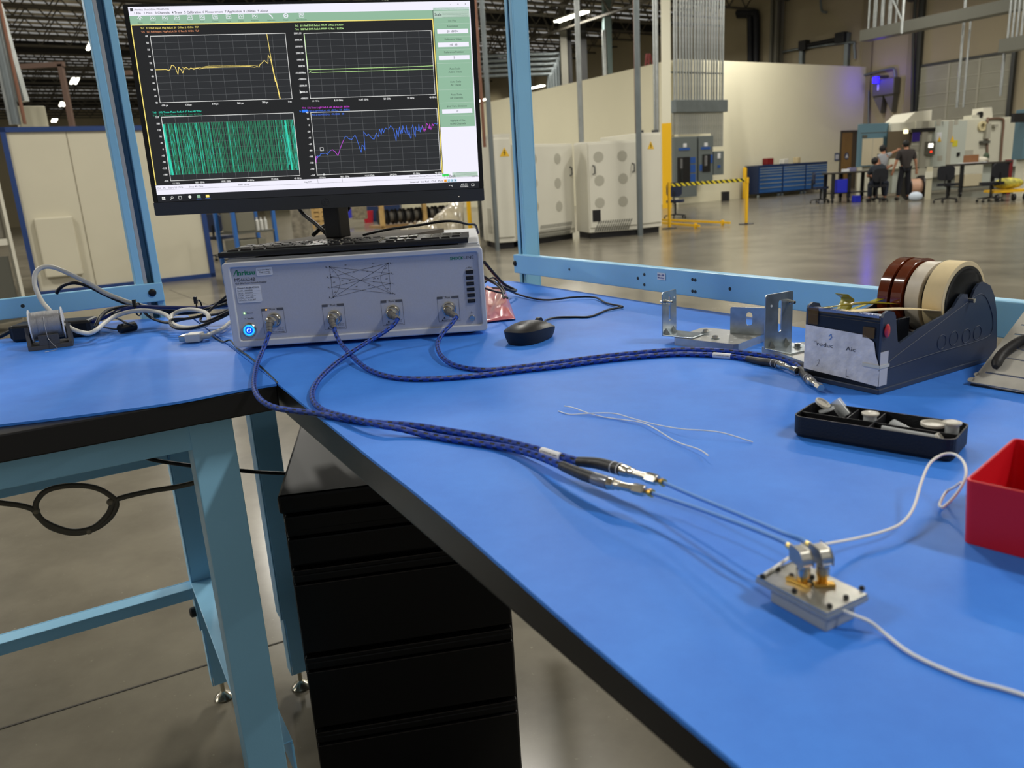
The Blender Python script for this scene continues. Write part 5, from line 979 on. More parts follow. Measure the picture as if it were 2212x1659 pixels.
# ---- compartment tray with vials
A_ = on(1716, 943); B_ = on(2045, 1000); d_ = B_ - A_; az = math.atan2(d_.y, d_.x); TW, TD, TH = .1345, .0555, .0205
tr = thing('organizer_tray', 'black divided tray with rounded corners holding small clear vials', 'tray', (A_.x, A_.y, 1.0), az)
M_tray = mat('tray_black', (20, 21, 26), .5, bump=.25, bs=500)
mb = MB(); frame_prism_z = []
out = rrect(-.003, TW, 0, TD, .009, 5); inn = rrect(-.0015, TW - .0015, .0015, TD - .0015, .0078, 5); n = len(out)
bot = [(x*.97 + .002, y*.94 + .0016) for x, y in out]
vv = [(x, y, 0) for x, y in bot] + [(x, y, .0035) for x, y in out] + [(x, y, TH) for x, y in out] + [(x, y, TH) for x, y in inn] + [(x, y, .0016) for x, y in inn]
ff = [tuple(range(n))[::-1], tuple(range(4*n, 5*n))] + [(j*n + k, j*n + (k + 1) % n, (j + 1)*n + (k + 1) % n, (j + 1)*n + k) for j in range(4) for k in range(n)]
mb.add(vv, ff); mb.build('shell', M_tray, tr)
for (x0, x1, y0, y1) in ((-.001, .064, .0195, .0207), (.0655, TW - .002, .0195, .0207), (.0643, .0655, .001, TD - .001), (.040, .0412, .0207, TD - .001)): MB().box(x0, x1, y0, y1, .0012, TH - .001).build('divider', M_tray, tr)
M_vial = mat('vial_clear', (222, 226, 228), .12, alpha=.42); M_cap = mat('vial_cap', (214, 210, 198), .25, alpha=.8)
TM = WM[tr.name]; ti = TM.inverted()
def vial(label, base, axis, L_, r, cap=None, content=False, m=None):
    p = TM @ Vector(base); a = (TM.to_3x3() @ Vector(axis)).normalized()
    t = thing('vial', label, 'vial', p, 0, 'clear plastic vials'); mb = MB(); w = .0005
    mb.lathe(p, a, [(0, 0), (0, r*.9), (.0006, r), (L_, r), (L_, r + .0005), (L_ + .0006, r + .0005), (L_ + .0006, r - w), (.001, r - w), (.001, 0)], 22); mb.build('tube', m or M_vial, t, world=True)
    if cap: mb = MB(); mb.lathe(p + a*(L_ + .0007), a, [(0, r*.9), (0, r + .0017), (.0014, r + .0019), (.0020, r + .0004), (.0022, r*.5), (.0016, 0)], 22); mb.build('cap', M_cap, t, world=True)
    if content: mb = MB(); mb.lathe(p + a*.0015, a, [(0, r*.5), (.004, r*.55), (.006, r*.3)], 12); mb.build('content', mat('brass_bit', (176, 132, 70), .3, .8), t, world=True)
q = lambda px, py, z: ti @ on(px, py, 1 + z)
c1 = q(1871, 903, .0235); c2 = q(2057, 916, .0235); c1.y = max(c1.y, .028); 
vial('capped vial standing in the middle of the black tray', (c1.x, c1.y, .0018), (0, 0, 1), .0215, .0058, True, True)
vial('capped vial standing at the right end of the black tray', (min(c2.x, TW - .010), c2.y, .0018), (0, 0, 1), .0215, .0058, True, True)
c3 = q(1834, 895, .012); vial('open vial leaning out of the left compartment with its mouth up', (c3.x - .001, c3.y - .002, .010), (-.62, .12, .62), .0180, .0062)
c4 = q(1934, 905, .02); vial('ribbed vial lying tilted in the rear right compartment', (c4.x - .003, c4.y - .002, .0145), (.80, -.18, -.26), .0195, .0062)
c5 = q(1896, 932, .016); vial('thin clear tube lying in the front right compartment', (c5.x + .002, .0100, .0185), (1, .03, -.04), .046, .0026)
for (px, py, z, tx, lab_) in ((1775, 874, .0235, .5, 'loose clear cap leaning at the left end of the tray'), (2016, 920, .0185, .0, 'flat round clear lid in front of the right vial'), (2030, 944, .0165, .9, 'small clear cap in the front right corner of the tray'), (1787, 889, .0185, -.4, 'clear lid lying below the leaning open vial')):
    p = q(px, py, z); m2 = MB(); R = Matrix.Rotation(tx, 3, 'Y'); r_ = .0075 if px != 2016 else .0105
    if px == 2030: r_ = .0048; p.y = .0098
    m2.T = TM @ Matrix.Translation(p) @ R.to_4x4(); m2.lathe((0, 0, 0), (0, 0, 1), [(0, 0), (0, r_*.8), (.0008, r_), (.0030, r_), (.0032, r_*.85), (.0012, r_*.75), (.001, 0)], 22); o = m2.build('loose_lid', M_vial if px == 1787 else M_cap); tag(o, lab_, 'lid', 'loose vial lids')
# ---- red bin
A_ = on(2078, 1172); B_ = on(2212, 1208); d_ = B_ - A_; az = math.atan2(d_.y, d_.x)
rbn = thing('storage_bin', 'open bright red plastic bin at the right edge of the bench', 'bin', (A_.x, A_.y, 1.0), az)
M_red = mat('red_plastic', (206, 22, 38), .4, sss=0); BWd, BD, BH = .11, .103, .0452
mb = MB(); o_ = rrect(-.0015, BWd, -.0015, BD, .004, 4); i_ = rrect(.0004, BWd - .002, .0004, BD - .002, .003, 4); b_ = rrect(.0005, BWd - .002, .0005, BD - .002, .004, 4); n = len(o_)
vv = [(x, y, 0) for x, y in b_] + [(x, y, BH) for x, y in o_] + [(x, y, BH) for x, y in i_] + [(x*.98 + .001, y*.98 + .001, .0018) for x, y in i_]
mb.add(vv, [tuple(range(n))[::-1], tuple(range(3*n, 4*n))] + [(j*n + k, j*n + (k + 1) % n, (j + 1)*n + (k + 1) % n, (j + 1)*n + k) for j in range(3) for k in range(n)]); mb.build('shell', M_red, rbn, bevel=.0006)
MB().box(.020, .026, BD - .006, BD - .0022, .006, BH - .002).box(.026, .029, BD - .004, BD - .0022, .006, BH - .006).build('inner_rib', M_red, rbn, bevel=.0008)
# ---- inclined slotted steel stand with pliers
A_ = on(2097, 825, 1.004); ux = Vector((math.cos(math.radians(-56.6)), math.sin(math.radians(-56.6)), 0)); ny = Vector((-ux.y, ux.x, 0)); vy = (ny*.113 + Vector((0, 0, .064))).normalized(); nz = ux.cross(vy)
PT = Matrix((ux, vy, nz)).transposed().to_4x4(); PT.translation = A_
st_ = thing('tool_stand', 'slanted grey steel plate with long slots at the right edge of the bench', 'stand', A_, 0)
M_pl = mat('galvanised_sheet', (190, 187, 177), .6, .15, var=.14, vs_=40)
mb = MB(); mb.T = PT; SL = (.019, .046, .063, .088, .105, .125); t = .0016; edges = [0] + [s + d for s in SL for d in (-.0012, .0012)] + [.16]
mb.box(0, .007, 0, .16, -t, 0); mb.box(.093, .1, 0, .16, -t, 0)
for k in range(0, len(edges), 2): mb.box(.007, .093, edges[k], edges[k + 1], -t, 0)
mb.build('slotted_plate', M_pl, st_, world=True)
mb = MB(); mb.T = PT; mb.lathe((-.0015, .004, -t), (0, 0, 1), [(0, .0036), (t, .0036)], 14); mb.lathe((.0, .014, -t), (0, 0, 1), [(0, .003), (t, .003)], 14); mb.build('corner_tab', M_pl, st_, world=True)
mb = MB(); a = PT @ Vector((.004, .15, -.002)); b = PT @ Vector((.096, .15, -.002)); mb.bar(Vector((a.x, a.y, 1.0)), a, .003, .02); mb.bar(Vector((b.x, b.y, 1.0)), b, .003, .02); mb.build('rear_leg', M_pl, st_, world=True)
mb = MB(); a = PT @ Vector((.0, .0, -.0022)); b = PT @ Vector((.1, .0, -.0022)); mb.bar(a + Vector((0, 0, -.0012)), b + Vector((0, 0, -.0012)), .003, .002); mb.build('front_foot', M_bolt, st_, world=True)
pi_ = PT.inverted()
def onp(px, py, off=.006):                     # on the slanted plate
    r = ray(px, py); c0 = Vector((0, 0, HC)); k = ((A_ + nz*off) - c0).dot(nz)/r.dot(nz); return c0 + r*k
pli = thing('pliers', 'pliers with black grips lying on the slanted steel plate', 'pliers', onp(2150, 795, .0), 0)
P = smooth_path([onp(2150, 793), onp(2156, 778), onp(2168, 762), onp(2190, 745), onp(2212, 733), onp(2250, 722), onp(2290, 715)], 8); n = len(P)
mb = MB(); mb.tube(P, [.0030 + .0026*min(1, i/5)*(1 - .25*max(0, i/n - .5)) for i in range(n)], 14); mb.build('grip', mat('grip_black', (34, 32, 32), .55, bump=.2, bs=300), pli, world=True)
# ---- tape dispenser
A_ = on(1897, 853); B_ = on(2150, 776); d_ = B_ - A_; az = math.atan2(d_.y, d_.x)
td = thing('tape_dispenser', 'large dark navy desk tape dispenser loaded with several rolls', 'dispenser', (A_.x, A_.y, 1.0), az)
M_navy = mat('dispenser_navy', (50, 61, 82), .42, bump=.03, bs=700); M_navd = mat('dispenser_dark', (22, 25, 32), .3); DW = .098
prof = [(0, .006), (.2372, .006), (.2355, .030), (.2290, .060), (.2200, .082), (.2080, .0960), (.1930, .1020), (.1830, .1010), (.1750, .0950), (.1690, .0845), (.1655, .0800), (.1620, .0860), (.1600, .0915), (.1500, .0930), (.1430, .0890), (.1330, .0790), (.1200, .0730), (.1060, .0710), (.0700, .0640), (.0330, .0525), (.0290, .0560), (.0225, .0850), (.0190, .0900), (.0080, .0925), (.0020, .0900), (0, .0860)]
for y0, y1 in ((0, .003), (DW - .003, DW)):
    mb = MB(); mb.prism(prof, y0, y1, 'y'); sd = mb.build('side_wall', M_navy, td, bevel=.0008)
    if y0 == 0: side0 = sd
MB().box(-.001, .2395, -.001, DW + .001, .0, .006).build('base', M_navy, td, bevel=.001)
MB().box(.0, .004, .003, DW - .003, .006, .0800).box(.0, .018, .003, DW - .003, .0800, .0830).build('front_wall', M_navd, td, bevel=.0006)
MB().box(.004, .234, .003, DW - .003, .006, .012).build('floor_plate', M_navd, td)
mb = MB(); mb.box(.036, .062, .022, .076, .012, .0735); mb.box(.062, .085, .022, .026, .012, .0735); mb.build('inner_block', M_navd, td, bevel=.001)
mb = MB()
for k in range(48):                            # saw-toothed blade
    y = .004 + k*(DW - .008)/48; w = (DW - .008)/48; mb.add([(-.0008, y, .0870), (-.0008, y + w, .0870), (-.0022, y + w/2, .0895)], [(0, 1, 2)])
mb.box(-.001, .012, .004, DW - .004, .0850, .0872); mb.build('blade', mat('blade_steel', (150, 156, 172), .28, .9), td)
mb = MB(); 
def sidept(px, py):
    r = ray(px, py); c0 = Vector((0, 0, HC)); I = WM[td.name].inverted(); a = I @ c0; b = (I.to_3x3() @ r); k = -a.y/b.y; q_ = a + b*k; return q_.x, q_.z
for (px, py) in ((2034, 739), (2060, 731), (2087, 726), (2111, 719)):
    x, z = sidept(px, py); m2 = MB(); rr = .0085; m2.tube([(x + rr*math.cos(t_*math.pi/12), -.0001, z + rr*math.sin(t_*math.pi/12)) for t_ in range(24)], .0005, 6, close=True); m2.build('pressed_ring', M_navy, side0)
m2 = MB(); m2.tube(smooth_path([(.005, -.0002, .030), (.03, -.0002, .040), (.10, -.0002, .062), (.15, -.0002, .078), (.19, -.0002, .088), (.215, -.0002, .065), (.222, -.0002, .04), (.2, -.0002, .031), (.1, -.0002, .030), (.005, -.0002, .027), (.005, -.0002, .030)], 6), .0005, 6); m2.build('pressed_line', M_navy, side0)
m2 = MB(); m2.cyl((.1655, -.006, .0835), (.1655, DW + .006, .0835), .0026, seg=14); m2.build('axle', M_ss, td)
# torn label with its remaining print
def torn(mb, pts, y): mb.add([(x, y, z) for x, z in pts], [tuple(range(len(pts)))])
LT = Matrix.Rotation(math.pi/2, 4, 'Z')        # label plane: local x runs across the front
def onfront(fn, name, m, par, off=-.0012):
    mb = MB(); mb.T = Matrix(((0, 1, 0, off), (-1, 0, 0, DW), (0, 0, 1, 0), (0, 0, 0, 1))); fn(mb); return mb.build(name, m, par)
M_torn = mat('torn_paper', (212, 212, 216), .8, var=.12, vs_=70, bump=.6, bs=120, rgb2=(232, 232, 236), detail=8)
tl = onfront(lambda b: b.add([(x, 0, z) for x, z in ((0, .0135), (.030, .0125), (.060, .0115), (.0975, .0095), (.0985, .030), (.0925, .045), (.0900, .058), (.0780, .0645), (.0500, .0655), (.0300, .0660), (.0005, .0670))], [tuple(range(11))]), 'label', M_torn, td)
onfront(lambda b: (text(b, 'roduc', .0175, .0440, .0048, 0, wid=.0215, bold=0), text(b, 'Aic', .0560, .0440, .0048, 0, wid=.0120, bold=0), b.line([(.014, .0485), (.0165, .049), (.0165, .0465)], .0004, 0), b.line([(.019, .026), (.022, .0275), (.021, .0225), (.018, .019)], .0004, 0), b.line([(.058, .022), (.058, .014), (.062, .014)], .0004, 0)), 'label_print', M_ink, tl, -.0016)
onfront(lambda b: b.line([(.033, .057), (.036, .060), (.037, .056), (.034, .053)], .0008, 0), 'label_mark', mat('pen_blue', (90, 140, 210), .6), tl, -.0016)
mb = MB(); mb.box(-.0016, .012, -.0012, -.0006, .0100, .0480); mb.build('label_wrap', mat('torn_paper_side', (196, 196, 200), .6), td); 
mb = MB(); mb.box(-.0024, -.0018, -.001, .020, .0300, .0335); mb.box(-.0024, .014, -.0018, -.0013, .0300, .0335); mb.build('clear_tape_scrap', mat('clear_tie2', (206, 206, 196), .3), td)
mb = MB(); mb.ball((.006, -.002, .071), .006, (.75, .35, 1.3)); mb.build('red_drop', mat('red_gloss', (206, 26, 40), .15, coat=1), td)
for (y_, z_) in ((.0885, .0775), (.016, .071)): mb = MB(); mb.box(-.0018, -.0012, y_ - .008, y_ + .006, z_ - .009, z_ + (.010 if y_ > .05 else .003)); mb.build('amber_scrap', mat('amber_film', (112, 84, 20), .12, alpha=.45), td)
# the rolls sit on one core: each a thing
DM = WM[td.name]
def roll(name, label, y0, y1, R, r, m, core=None, tail=None, mt=None):
    t = thing(name, label, 'tape roll', DM @ Vector((.1655, y0, .0835)), az, 'rolls on the dispenser'); w = y1 - y0
    mb = MB(); mb.lathe((0, 0, 0), (0, 1, 0), [(0, r), (0, R - .0004), (.0004, R), (w - .0004, R), (w, R - .0004), (w, r), (0, r)], 56); mb.build('tape', m, t)
    if core: mb = MB(); mb.lathe((0, -.001, 0), (0, 1, 0), [(0, r - .0032), (0, r), (w + .002, r), (w + .002, r - .0032), (0, r - .0032)], 48); mb.build('core', core, t)
    if tail: mb = MB(); mb.T = DM.copy(); tail(mb); mb.build('tail', mt or m, t, world=True, solid=.0003)
    return t
M_mask = mat('masking_tape', (226, 206, 160), .65, var=.04, vs_=60); M_kap = mat('amber_tape', (104, 40, 12), .1, coat=1.0, var=.2, vs_=30); M_kapt = mat('amber_strip', (150, 134, 24), .15, alpha=.75, coat=.5); M_core = mat('core_black', (20, 24, 28), .35)
def strip(P0, P1, w0, w1, sag=0):
    def f(mb):
        P0_, P1_ = Vector(P0), Vector(P1)
        mb.grid(lambda u, v: P0_.lerp(P1_, u) + Vector((0, (v - .5)*(w0 + (w1 - w0)*u), sag*math.sin(math.pi*u) + .002*math.sin(6*v)*u*(1 - u)*4)), 16, 4)
    return f
roll('masking_tape_roll', 'cream masking tape roll nearest on the dispenser', .0065, .0305, .0455, .0400, M_mask, M_core, strip((.122, .0185, .0760), (.0, .045, .0880), .024, .020, .002))
hub = MB(); 
t = bpy.data.objects
hb = thing('tape_hub', 'black spoked hub inside the tape rolls on the dispenser', 'hub', DM @ Vector((.1655, .0065, .0835)), az)
mb = MB(); mb.lathe((0, .004, 0), (0, 1, 0), [(0, .0035), (0, .0362), (.003, .0362), (.003, .0035), (0, .0035)], 40); mb.build('disc', M_core, hb)
for k in range(4): mb = MB(); a = k*math.pi/2 + .5; mb.bar((.006*math.cos(a), .0025, .006*math.sin(a)), (.035*math.cos(a), .0025, .035*math.sin(a)), .003, .003, (0, 1, 0)); mb.build('spoke', M_core, hb)
roll('clear_tape_roll', 'pale clear tape roll between the masking tape and the amber rolls', .0370, .0545, .0430, .0365, mat('white_tape', (212, 202, 184), .4, var=.05, vs_=80), M_core)
roll('amber_tape_roll', 'dark amber tape roll beside the pale clear roll', .0570, .0705, .0465, .0380, M_kap, M_core, strip((.120, .0635, .0790), (.002, .076, .0885), .0130, .008, .003), M_kapt)
def flag(mb):
    mb.grid(lambda u, v: Vector((.045 + .012*math.sin(3*u) - .004*u, .083 + (v - .5)*.018, .076 + .026*u + .003*math.sin(5*u))), 10, 3); 
    a, b = Vector((.125, .083, .084)), Vector((.045, .083, .076)); mb.grid(lambda u, v: a.lerp(b, u) + Vector((0, (v - .5)*(.012 - .006*u*(1 - u)*4), 0)), 10, 3)
roll('amber_tape_roll', 'farthest dark amber tape roll with a curled yellow-green tail', .0745, .0880, .0465, .0380, M_kap, M_core, flag, mat('amber_flag', (176, 166, 36), .2, alpha=.85))
# ================================================================ ACROSS THE HALL
def gframe(name, label, cat, pl, pr, group=None, Y=None):
    if Y: a = at(pl[0], pl[1], Y[0]); b = at(pr[0], pr[1], Y[1])
    else: a = on(pl[0], pl[1], 0); b = on(pr[0], pr[1], 0)
    w = (b.to_2d() - a.to_2d()).length; o = thing(name, label, cat, (a.x, a.y, 0), math.atan2(b.y - a.y, b.x - a.x), group)
    I = WM[o.name].inverted()
    def F(px, py, off=0):
        c0 = I @ Vector((0, 0, HC)); r = I.to_3x3() @ ray(px, py); k = (off - c0.y)/r.y; q = c0 + r*k; return q.x, q.z
    return o, w, F
M_cab = mat('cabinet_beige', (212, 209, 194), .5, var=.02, vs_=2); M_vent = mat('vent_grey', (172, 169, 154), .7); M_slot = mat('grille_dark', (84, 84, 76), .7)
M_warn = mat('warn_yellow', (232, 186, 40), .5); M_inkb = mat('warn_black', (34, 30, 24), .6); M_blk = mat('dull_black', (22, 22, 24), .5)
def warn(par, F, px, py, s):
    x, z = F(px, py); mb = MB(); mb.add([(x - s, -.026, z - s*.8), (x + s, -.026, z - s*.8), (x, -.026, z + s*.95)], [(0, 1, 2)]); t = mb.build('warning_sign', M_warn, par)
    mb = MB(); mb.line([(x + s*.1, z + s*.45), (x - s*.15, z - .05*s), (x + s*.15, z - .05*s), (x - s*.05, z - s*.55)], s*.14, -.030); mb.build('bolt_mark', M_inkb, t)
def cabinet(label, pl, pr, toppx, depth, vents=(), handles=(), warns=(), grille=None, port=None, lid=.0):
    o, w, F = gframe('electrical_cabinet', label, 'cabinet', pl, pr, 'beige electrical cabinets'); h = F(*toppx)[1]
    MB().box(0, w, .0, depth, .12, h).build('body', M_cab, o, bevel=.012)
    MB().box(.04, w - .04, .05, depth - .05, .0, .12).build('plinth', M_blk, o)
    MB().box(.03, w - .03, -.022, 0, .22, h - .04).build('door', M_cab, o, bevel=.008)
    for (px, py) in vents:
        x, z = F(px, py); mb = MB(); mb.lathe((x, -.0225, z), (0, -1, 0), [(0, .108), (.004, .108)], 24); mb.build('vent', M_vent, o)
    for (px, py) in handles:
        x, z = F(px, py); mb = MB(); mb.tube([(x - .035, -.02, z - .09), (x, -.055, z - .07), (x, -.055, z + .07), (x - .035, -.02, z + .09)], .014, 8); mb.build('handle', M_vent if 0 else mat('handle_grey', (70, 72, 72), .4), o)
    for (px, py) in warns: warn(o, F, px, py, .095)
    if grille:
        (x0, z1), (x1, z0) = F(*grille[0]), F(*grille[1]); mb = MB(); k = x0
        while k < x1 - .10:
            for (a, b) in ((z0, z0 + (z1 - z0)*.30), (z0 + (z1 - z0)*.36, z0 + (z1 - z0)*.64), (z0 + (z1 - z0)*.70, z1)): f0_ = (a - z0)/(z1 - z0); f1_ = (b - z0)/(z1 - z0); mb.add([(k + .10*f0_, -.024, a), (k + .10*f0_ + .028, -.024, a), (k + .10*f1_ + .028, -.024, b), (k + .10*f1_, -.024, b)], [(0, 1, 2, 3)])
            k += .052
        g = mb.build('grille', M_slot, o); g['kind'] = 'stuff'
    if port: (x, z) = F(*port); MB().box(x - .09, x + .09, -.03, -.022, z - .12, z + .12).build('black_port', M_blk, o, bevel=.02)
    return o, w, F
k1, w1, F1 = cabinet('tall beige electrical cabinet directly left of the blue upright', (1072, 539), (1116, 535.5), (1066, 296), 1.25, warns=((1089, 329),), vents=())
MB().box(-.012, 0, .30, .62, .30, .78).build('side_vent', M_vent, k1); MB().box(-.004, w1, 0, 1.2, F1(1066, 296)[1], F1(1066, 296)[1] + .05).build('roof', M_cab, k1)
c1, w_, F_ = cabinet('beige electrical cabinet with round vents just right of the blue upright', (1121, 534), (1244, 514.5), (1147, 311), .9, vents=((1150, 344), (1202, 343), (1152, 396), (1203, 396), (1155, 447), (1206, 446)), handles=((1231, 370),), grille=((1160, 488), (1234, 505)), port=(1150, 481))
c2, w_, F2 = cabinet('beige electrical cabinet with round vents and a black square port, left of the tallest one', (1273.5, 516), (1380, 507.5), (1272, 307), .85, vents=((1292, 339), (1343, 337), (1294, 390), (1345, 386), (1295, 438), (1345, 435)), handles=((1283, 367), (1368, 362)), grille=((1283, 478), (1368, 494)), port=(1288, 466))
k4, w4, F4 = cabinet('tallest narrow beige electrical cabinet beside the yellow column', (1385, 506), (1430, 500.8), (1384, 287), 1.3, warns=((1404, 314),))
h4 = F4(1384, 287)[1]; mb = MB(); mb.box(-.75, .0, .95, 1.3, 1.6, h4 - .1); mb.build('side_box', M_cab, k4, bevel=.01)
for (px, py) in ((1390, 287), (1422, 287)): x = F4(px, py)[0]; MB().box(x - .05, x + .05, .05, .15, h4, h4 + .06).build('lifting_eye', mat('handle_grey', (70, 72, 72)), k4)
def vpole(name, label, px, py, r, z0, z1, m, Y=None, cat='pipe', group=None, par=None, n=8):
    p = on(px, py, 0) if Y is None else at(px, py, Y); mb = MB(); mb.cyl((p.x, p.y, z0), (p.x, p.y, z1), r, seg=n); return tag(mb.build(name, m), label, cat, group)
M_copper = mat('copper_pipe', (134, 96, 78), .45, .6)
vpole('pipe', 'dull steel pipe reaching the floor by the cabinet left of the upright', 1075, 541, .045, 0, 10, M_galvd)
vpole('pipe', 'red-brown pipe dropping from the roof behind the monitor edge', 1062, 545, .03, 1.9, 10, M_copper)
vpole('pipe', 'shiny steel pipe dropping onto the round-vent cabinets', 1256, 300, .055, 1.98, 10, M_galv, 16.9)
vpole('pipe', 'steel strut running from roof to floor between the two right cabinets', 1383, 509, .06, 0, 10, M_galvd)
vpole('pipe', 'thin copper pipe behind the steel strut', 1378, 500, .025, 2.1, 10, M_copper, 17.3)
vpole('pipe', 'steel pipe close to the cream column on its left', 1421, 300, .05, 2.3, 10, M_galv, 26.0)
vpole('pipe', 'second steel pipe close to the cream column on its left', 1415, 300, .04, 2.3, 10, M_galv, 26.5)
# cream and yellow column
p = at(1440, 300, 28.6); co = thing('column', 'square column, cream above and yellow below, left of the conduit bank', 'column', (p.x, p.y, 0), AU + math.radians(45))
MB().box(-.16, .16, -.16, .16, 0, 10).build('shaft', mat('column_cream', (222, 218, 196), .6), co)
MB().box(-.165, .165, -.165, .165, 0, 2.95).build('yellow_sleeve', mat('safety_yellow', (236, 184, 22), .5), co)
M_saf = mat('safety_yellow', (236, 184, 22))
# conduit bank, wireway and distribution boards
br, bwid, FB_ = gframe('wireway', 'long grey steel box joining the conduits on the cream wall', 'wireway', (1456, 240), (1568, 240), Y=(30.0, 31.4))
bx = lambda px, py: FB_(px, py)
z1_, z0_ = bx(1456, 216)[1], bx(1456, 243)[1]
MB().box(0, bwid, -.1, .30, z0_, z1_).build('box', M_galvd, br, bevel=.01)
BM = WM[br.name]
cn0 = None
lows = [(1464 + 5.2*k) for k in range(18)]
rnd = random.Random(2)
for k in range(36):
    x = .06 + k*(bwid - .12)/35 + rnd.uniform(-.015, .015); p = BM @ Vector((x, .05 + .1*(k % 2), 0))
    if cn0 is None:
        cn0 = MB().cyl((0, 0, z1_ + .002), (0, 0, 9.9), .030, seg=8).build('conduit_pipe', M_galv); tag(cn0, 'vertical galvanised conduit rising from the long grey box', 'pipe', 'conduits above the grey box'); o = cn0
    else: o = cn0.copy(); C.objects.link(o)
    o.location = (p.x, p.y, 0)
for k in range(3): q = BM @ Vector((0, .22, 0)); mb = MB(); a = BM @ Vector((0, .24, z1_ + 1 + 1.7*k)); b = BM @ Vector((bwid, .24, z1_ + 1 + 1.7*k)); mb.bar(a, b, .05); tag(mb.build('strut', M_galvd), ('lowest', 'middle', 'highest')[k] + ' of the three cross struts holding the conduits', 'strut', 'conduit struts')
M_brd = mat('board_grey', (104, 112, 112), .45); M_bl2 = mat('label_blue', (40, 84, 160), .5)
def board(label, pl, pr, ytop, ybot, strips):
    o, w, F = gframe('distribution_board', label, 'electrical panel', pl, pr, 'grey distribution boards', Y=(29.95 + (pl[0] - 1456)/112*1.4, 29.95 + (pr[0] - 1456)/112*1.4)); t = F(pl[0], ytop)[1]; b = max(.05, F(pl[0], ybot)[1])
    MB().box(.01, w - .01, 0, .3, b, t).build('enclosure', M_brd, o, bevel=.01)
    for (x0, y0, x1, y1, m) in strips: a = F(x0, y0); c_ = F(x1, y1); MB().box(a[0], c_[0], -.012, 0, c_[1], a[1]).build('panel_label', m, o)
    return t, w, F, o
M_wl = mat('sign_white', (220, 222, 224))
board('large grey distribution board nearest the yellow column', (1457, 430), (1506, 428), 296, 428, ((1463, 340, 1490, 398, M_blk), (1469, 343, 1474, 364, M_wl), (1470, 366, 1474, 398, M_brd), (1491, 340, 1502, 352, M_bl2), (1491, 356, 1502, 372, M_bl2), (1491, 376, 1502, 392, M_bl2), (1466, 320, 1490, 324, M_bl2), (1476, 310, 1483, 318, M_wl)))
board('grey distribution board in the middle of the three', (1509, 428), (1540, 426), 294, 396, ((1517, 334, 1534, 371, M_blk), (1521, 336, 1527, 358, M_wl), (1535, 334, 1539, 352, M_bl2), (1511, 356, 1516, 369, M_bl2), (1514, 318, 1534, 322, M_bl2), (1521, 308, 1528, 316, M_wl)))
board('small grey distribution board at the right end of the three', (1541, 426), (1563, 424), 327, 378, ((1550, 331, 1556, 342, M_wl), (1550, 357, 1556, 362, M_bl2)))
cl0 = None
for k in range(28):
    x = .06 + k*(bwid - .12)/27; px = 1459 + k*4.9; yb = 2.62 if k < 21 else 2.12; p = BM @ Vector((x, .12, 0))
    if k == 21 or cl0 is None: cl0 = MB().cyl((0, 0, yb + .01), (0, 0, z0_ - .002), .03, seg=8).build('conduit_pipe', M_galv); tag(cl0, 'short galvanised conduit between the grey box and ' + ('a large board' if k < 21 else 'the small board'), 'pipe', 'conduits below the grey box' + ('' if k < 21 else ', over the small board')); o = cl0
    else: o = cl0.copy(); C.objects.link(o)
    o.location = (p.x, p.y, 0)
# bollards, belt and guard rails
def bollard(px, pyb, pyt, label):
    p = on(px, pyb, 0); r = ray(px, pyt); h = r.z/r.y*p.y + HC; mb = MB(); mb.lathe((p.x, p.y, 0), (0, 0, 1), [(0, .085), (h - .06, .085), (h - .02, .06), (h, .0)], 18); return tag(mb.build('bollard', M_saf), label, 'bollard', 'yellow bollards')
bollard(1487, 438, 369, 'yellow steel bollard in front of the distribution boards'); bollard(1608, 429, 361, 'yellow steel bollard in front of the blue tool cabinets')
sts = []
for px, py, lab_ in ((1446, 494, 'yellow belt post close to the tallest cabinet'), (1612, 484, 'yellow belt post at the right end of the striped belt')):
    p = on(px, py, 0); o = thing('belt_post', lab_, 'barrier post', (p.x, p.y, 0), 0, 'yellow belt posts'); sts.append(p)
    mb = MB(); mb.lathe((0, 0, 0), (0, 0, 1), [(0, .17), (.015, .17), (.03, .05)], 20); mb.build('base', M_blk, o)
    MB().cyl((0, 0, .03), (0, 0, 1.03), .035, seg=14).build('pole', M_saf, o); MB().cyl((0, 0, .92), (0, 0, 1.04), .043, seg=12).build('belt_head', M_blk if 0 else M_saf, o)
def stripes():
    m = bpy.data.materials.new('hazard_belt'); m.use_nodes = True; nt = m.node_tree; b = nt.nodes['Principled BSDF']; L = nt.links.new; tc = nt.nodes.new('ShaderNodeTexCoord'); sp_ = nt.nodes.new('ShaderNodeSeparateXYZ'); L(tc.outputs['Object'], sp_.inputs[0])
    a = nt.nodes.new('ShaderNodeMath'); a.operation = 'ADD'; L(sp_.outputs[0], a.inputs[0]); L(sp_.outputs[2], a.inputs[1]); c_ = nt.nodes.new('ShaderNodeMath'); c_.operation = 'MULTIPLY'; c_.inputs[1].default_value = 8.5; L(a.outputs[0], c_.inputs[0])
    f = nt.nodes.new('ShaderNodeMath'); f.operation = 'FRACT'; L(c_.outputs[0], f.inputs[0]); g = nt.nodes.new('ShaderNodeMath'); g.operation = 'GREATER_THAN'; g.inputs[1].default_value = .5; L(f.outputs[0], g.inputs[0])
    x = nt.nodes.new('ShaderNodeMixRGB'); x.inputs[1].default_value = lin((26, 26, 22)); x.inputs[2].default_value = lin((226, 206, 40)); L(g.outputs[0], x.inputs[0]); L(x.outputs[0], b.inputs['Base Color']); return m
mb = MB(); mb.bar((sts[0].x + .05, sts[0].y, .97), (sts[1].x - .05, sts[1].y, .99), .006, .075); tag(mb.build('hazard_belt', stripes()), 'yellow and black striped belt stretched between the two belt posts', 'barrier belt')
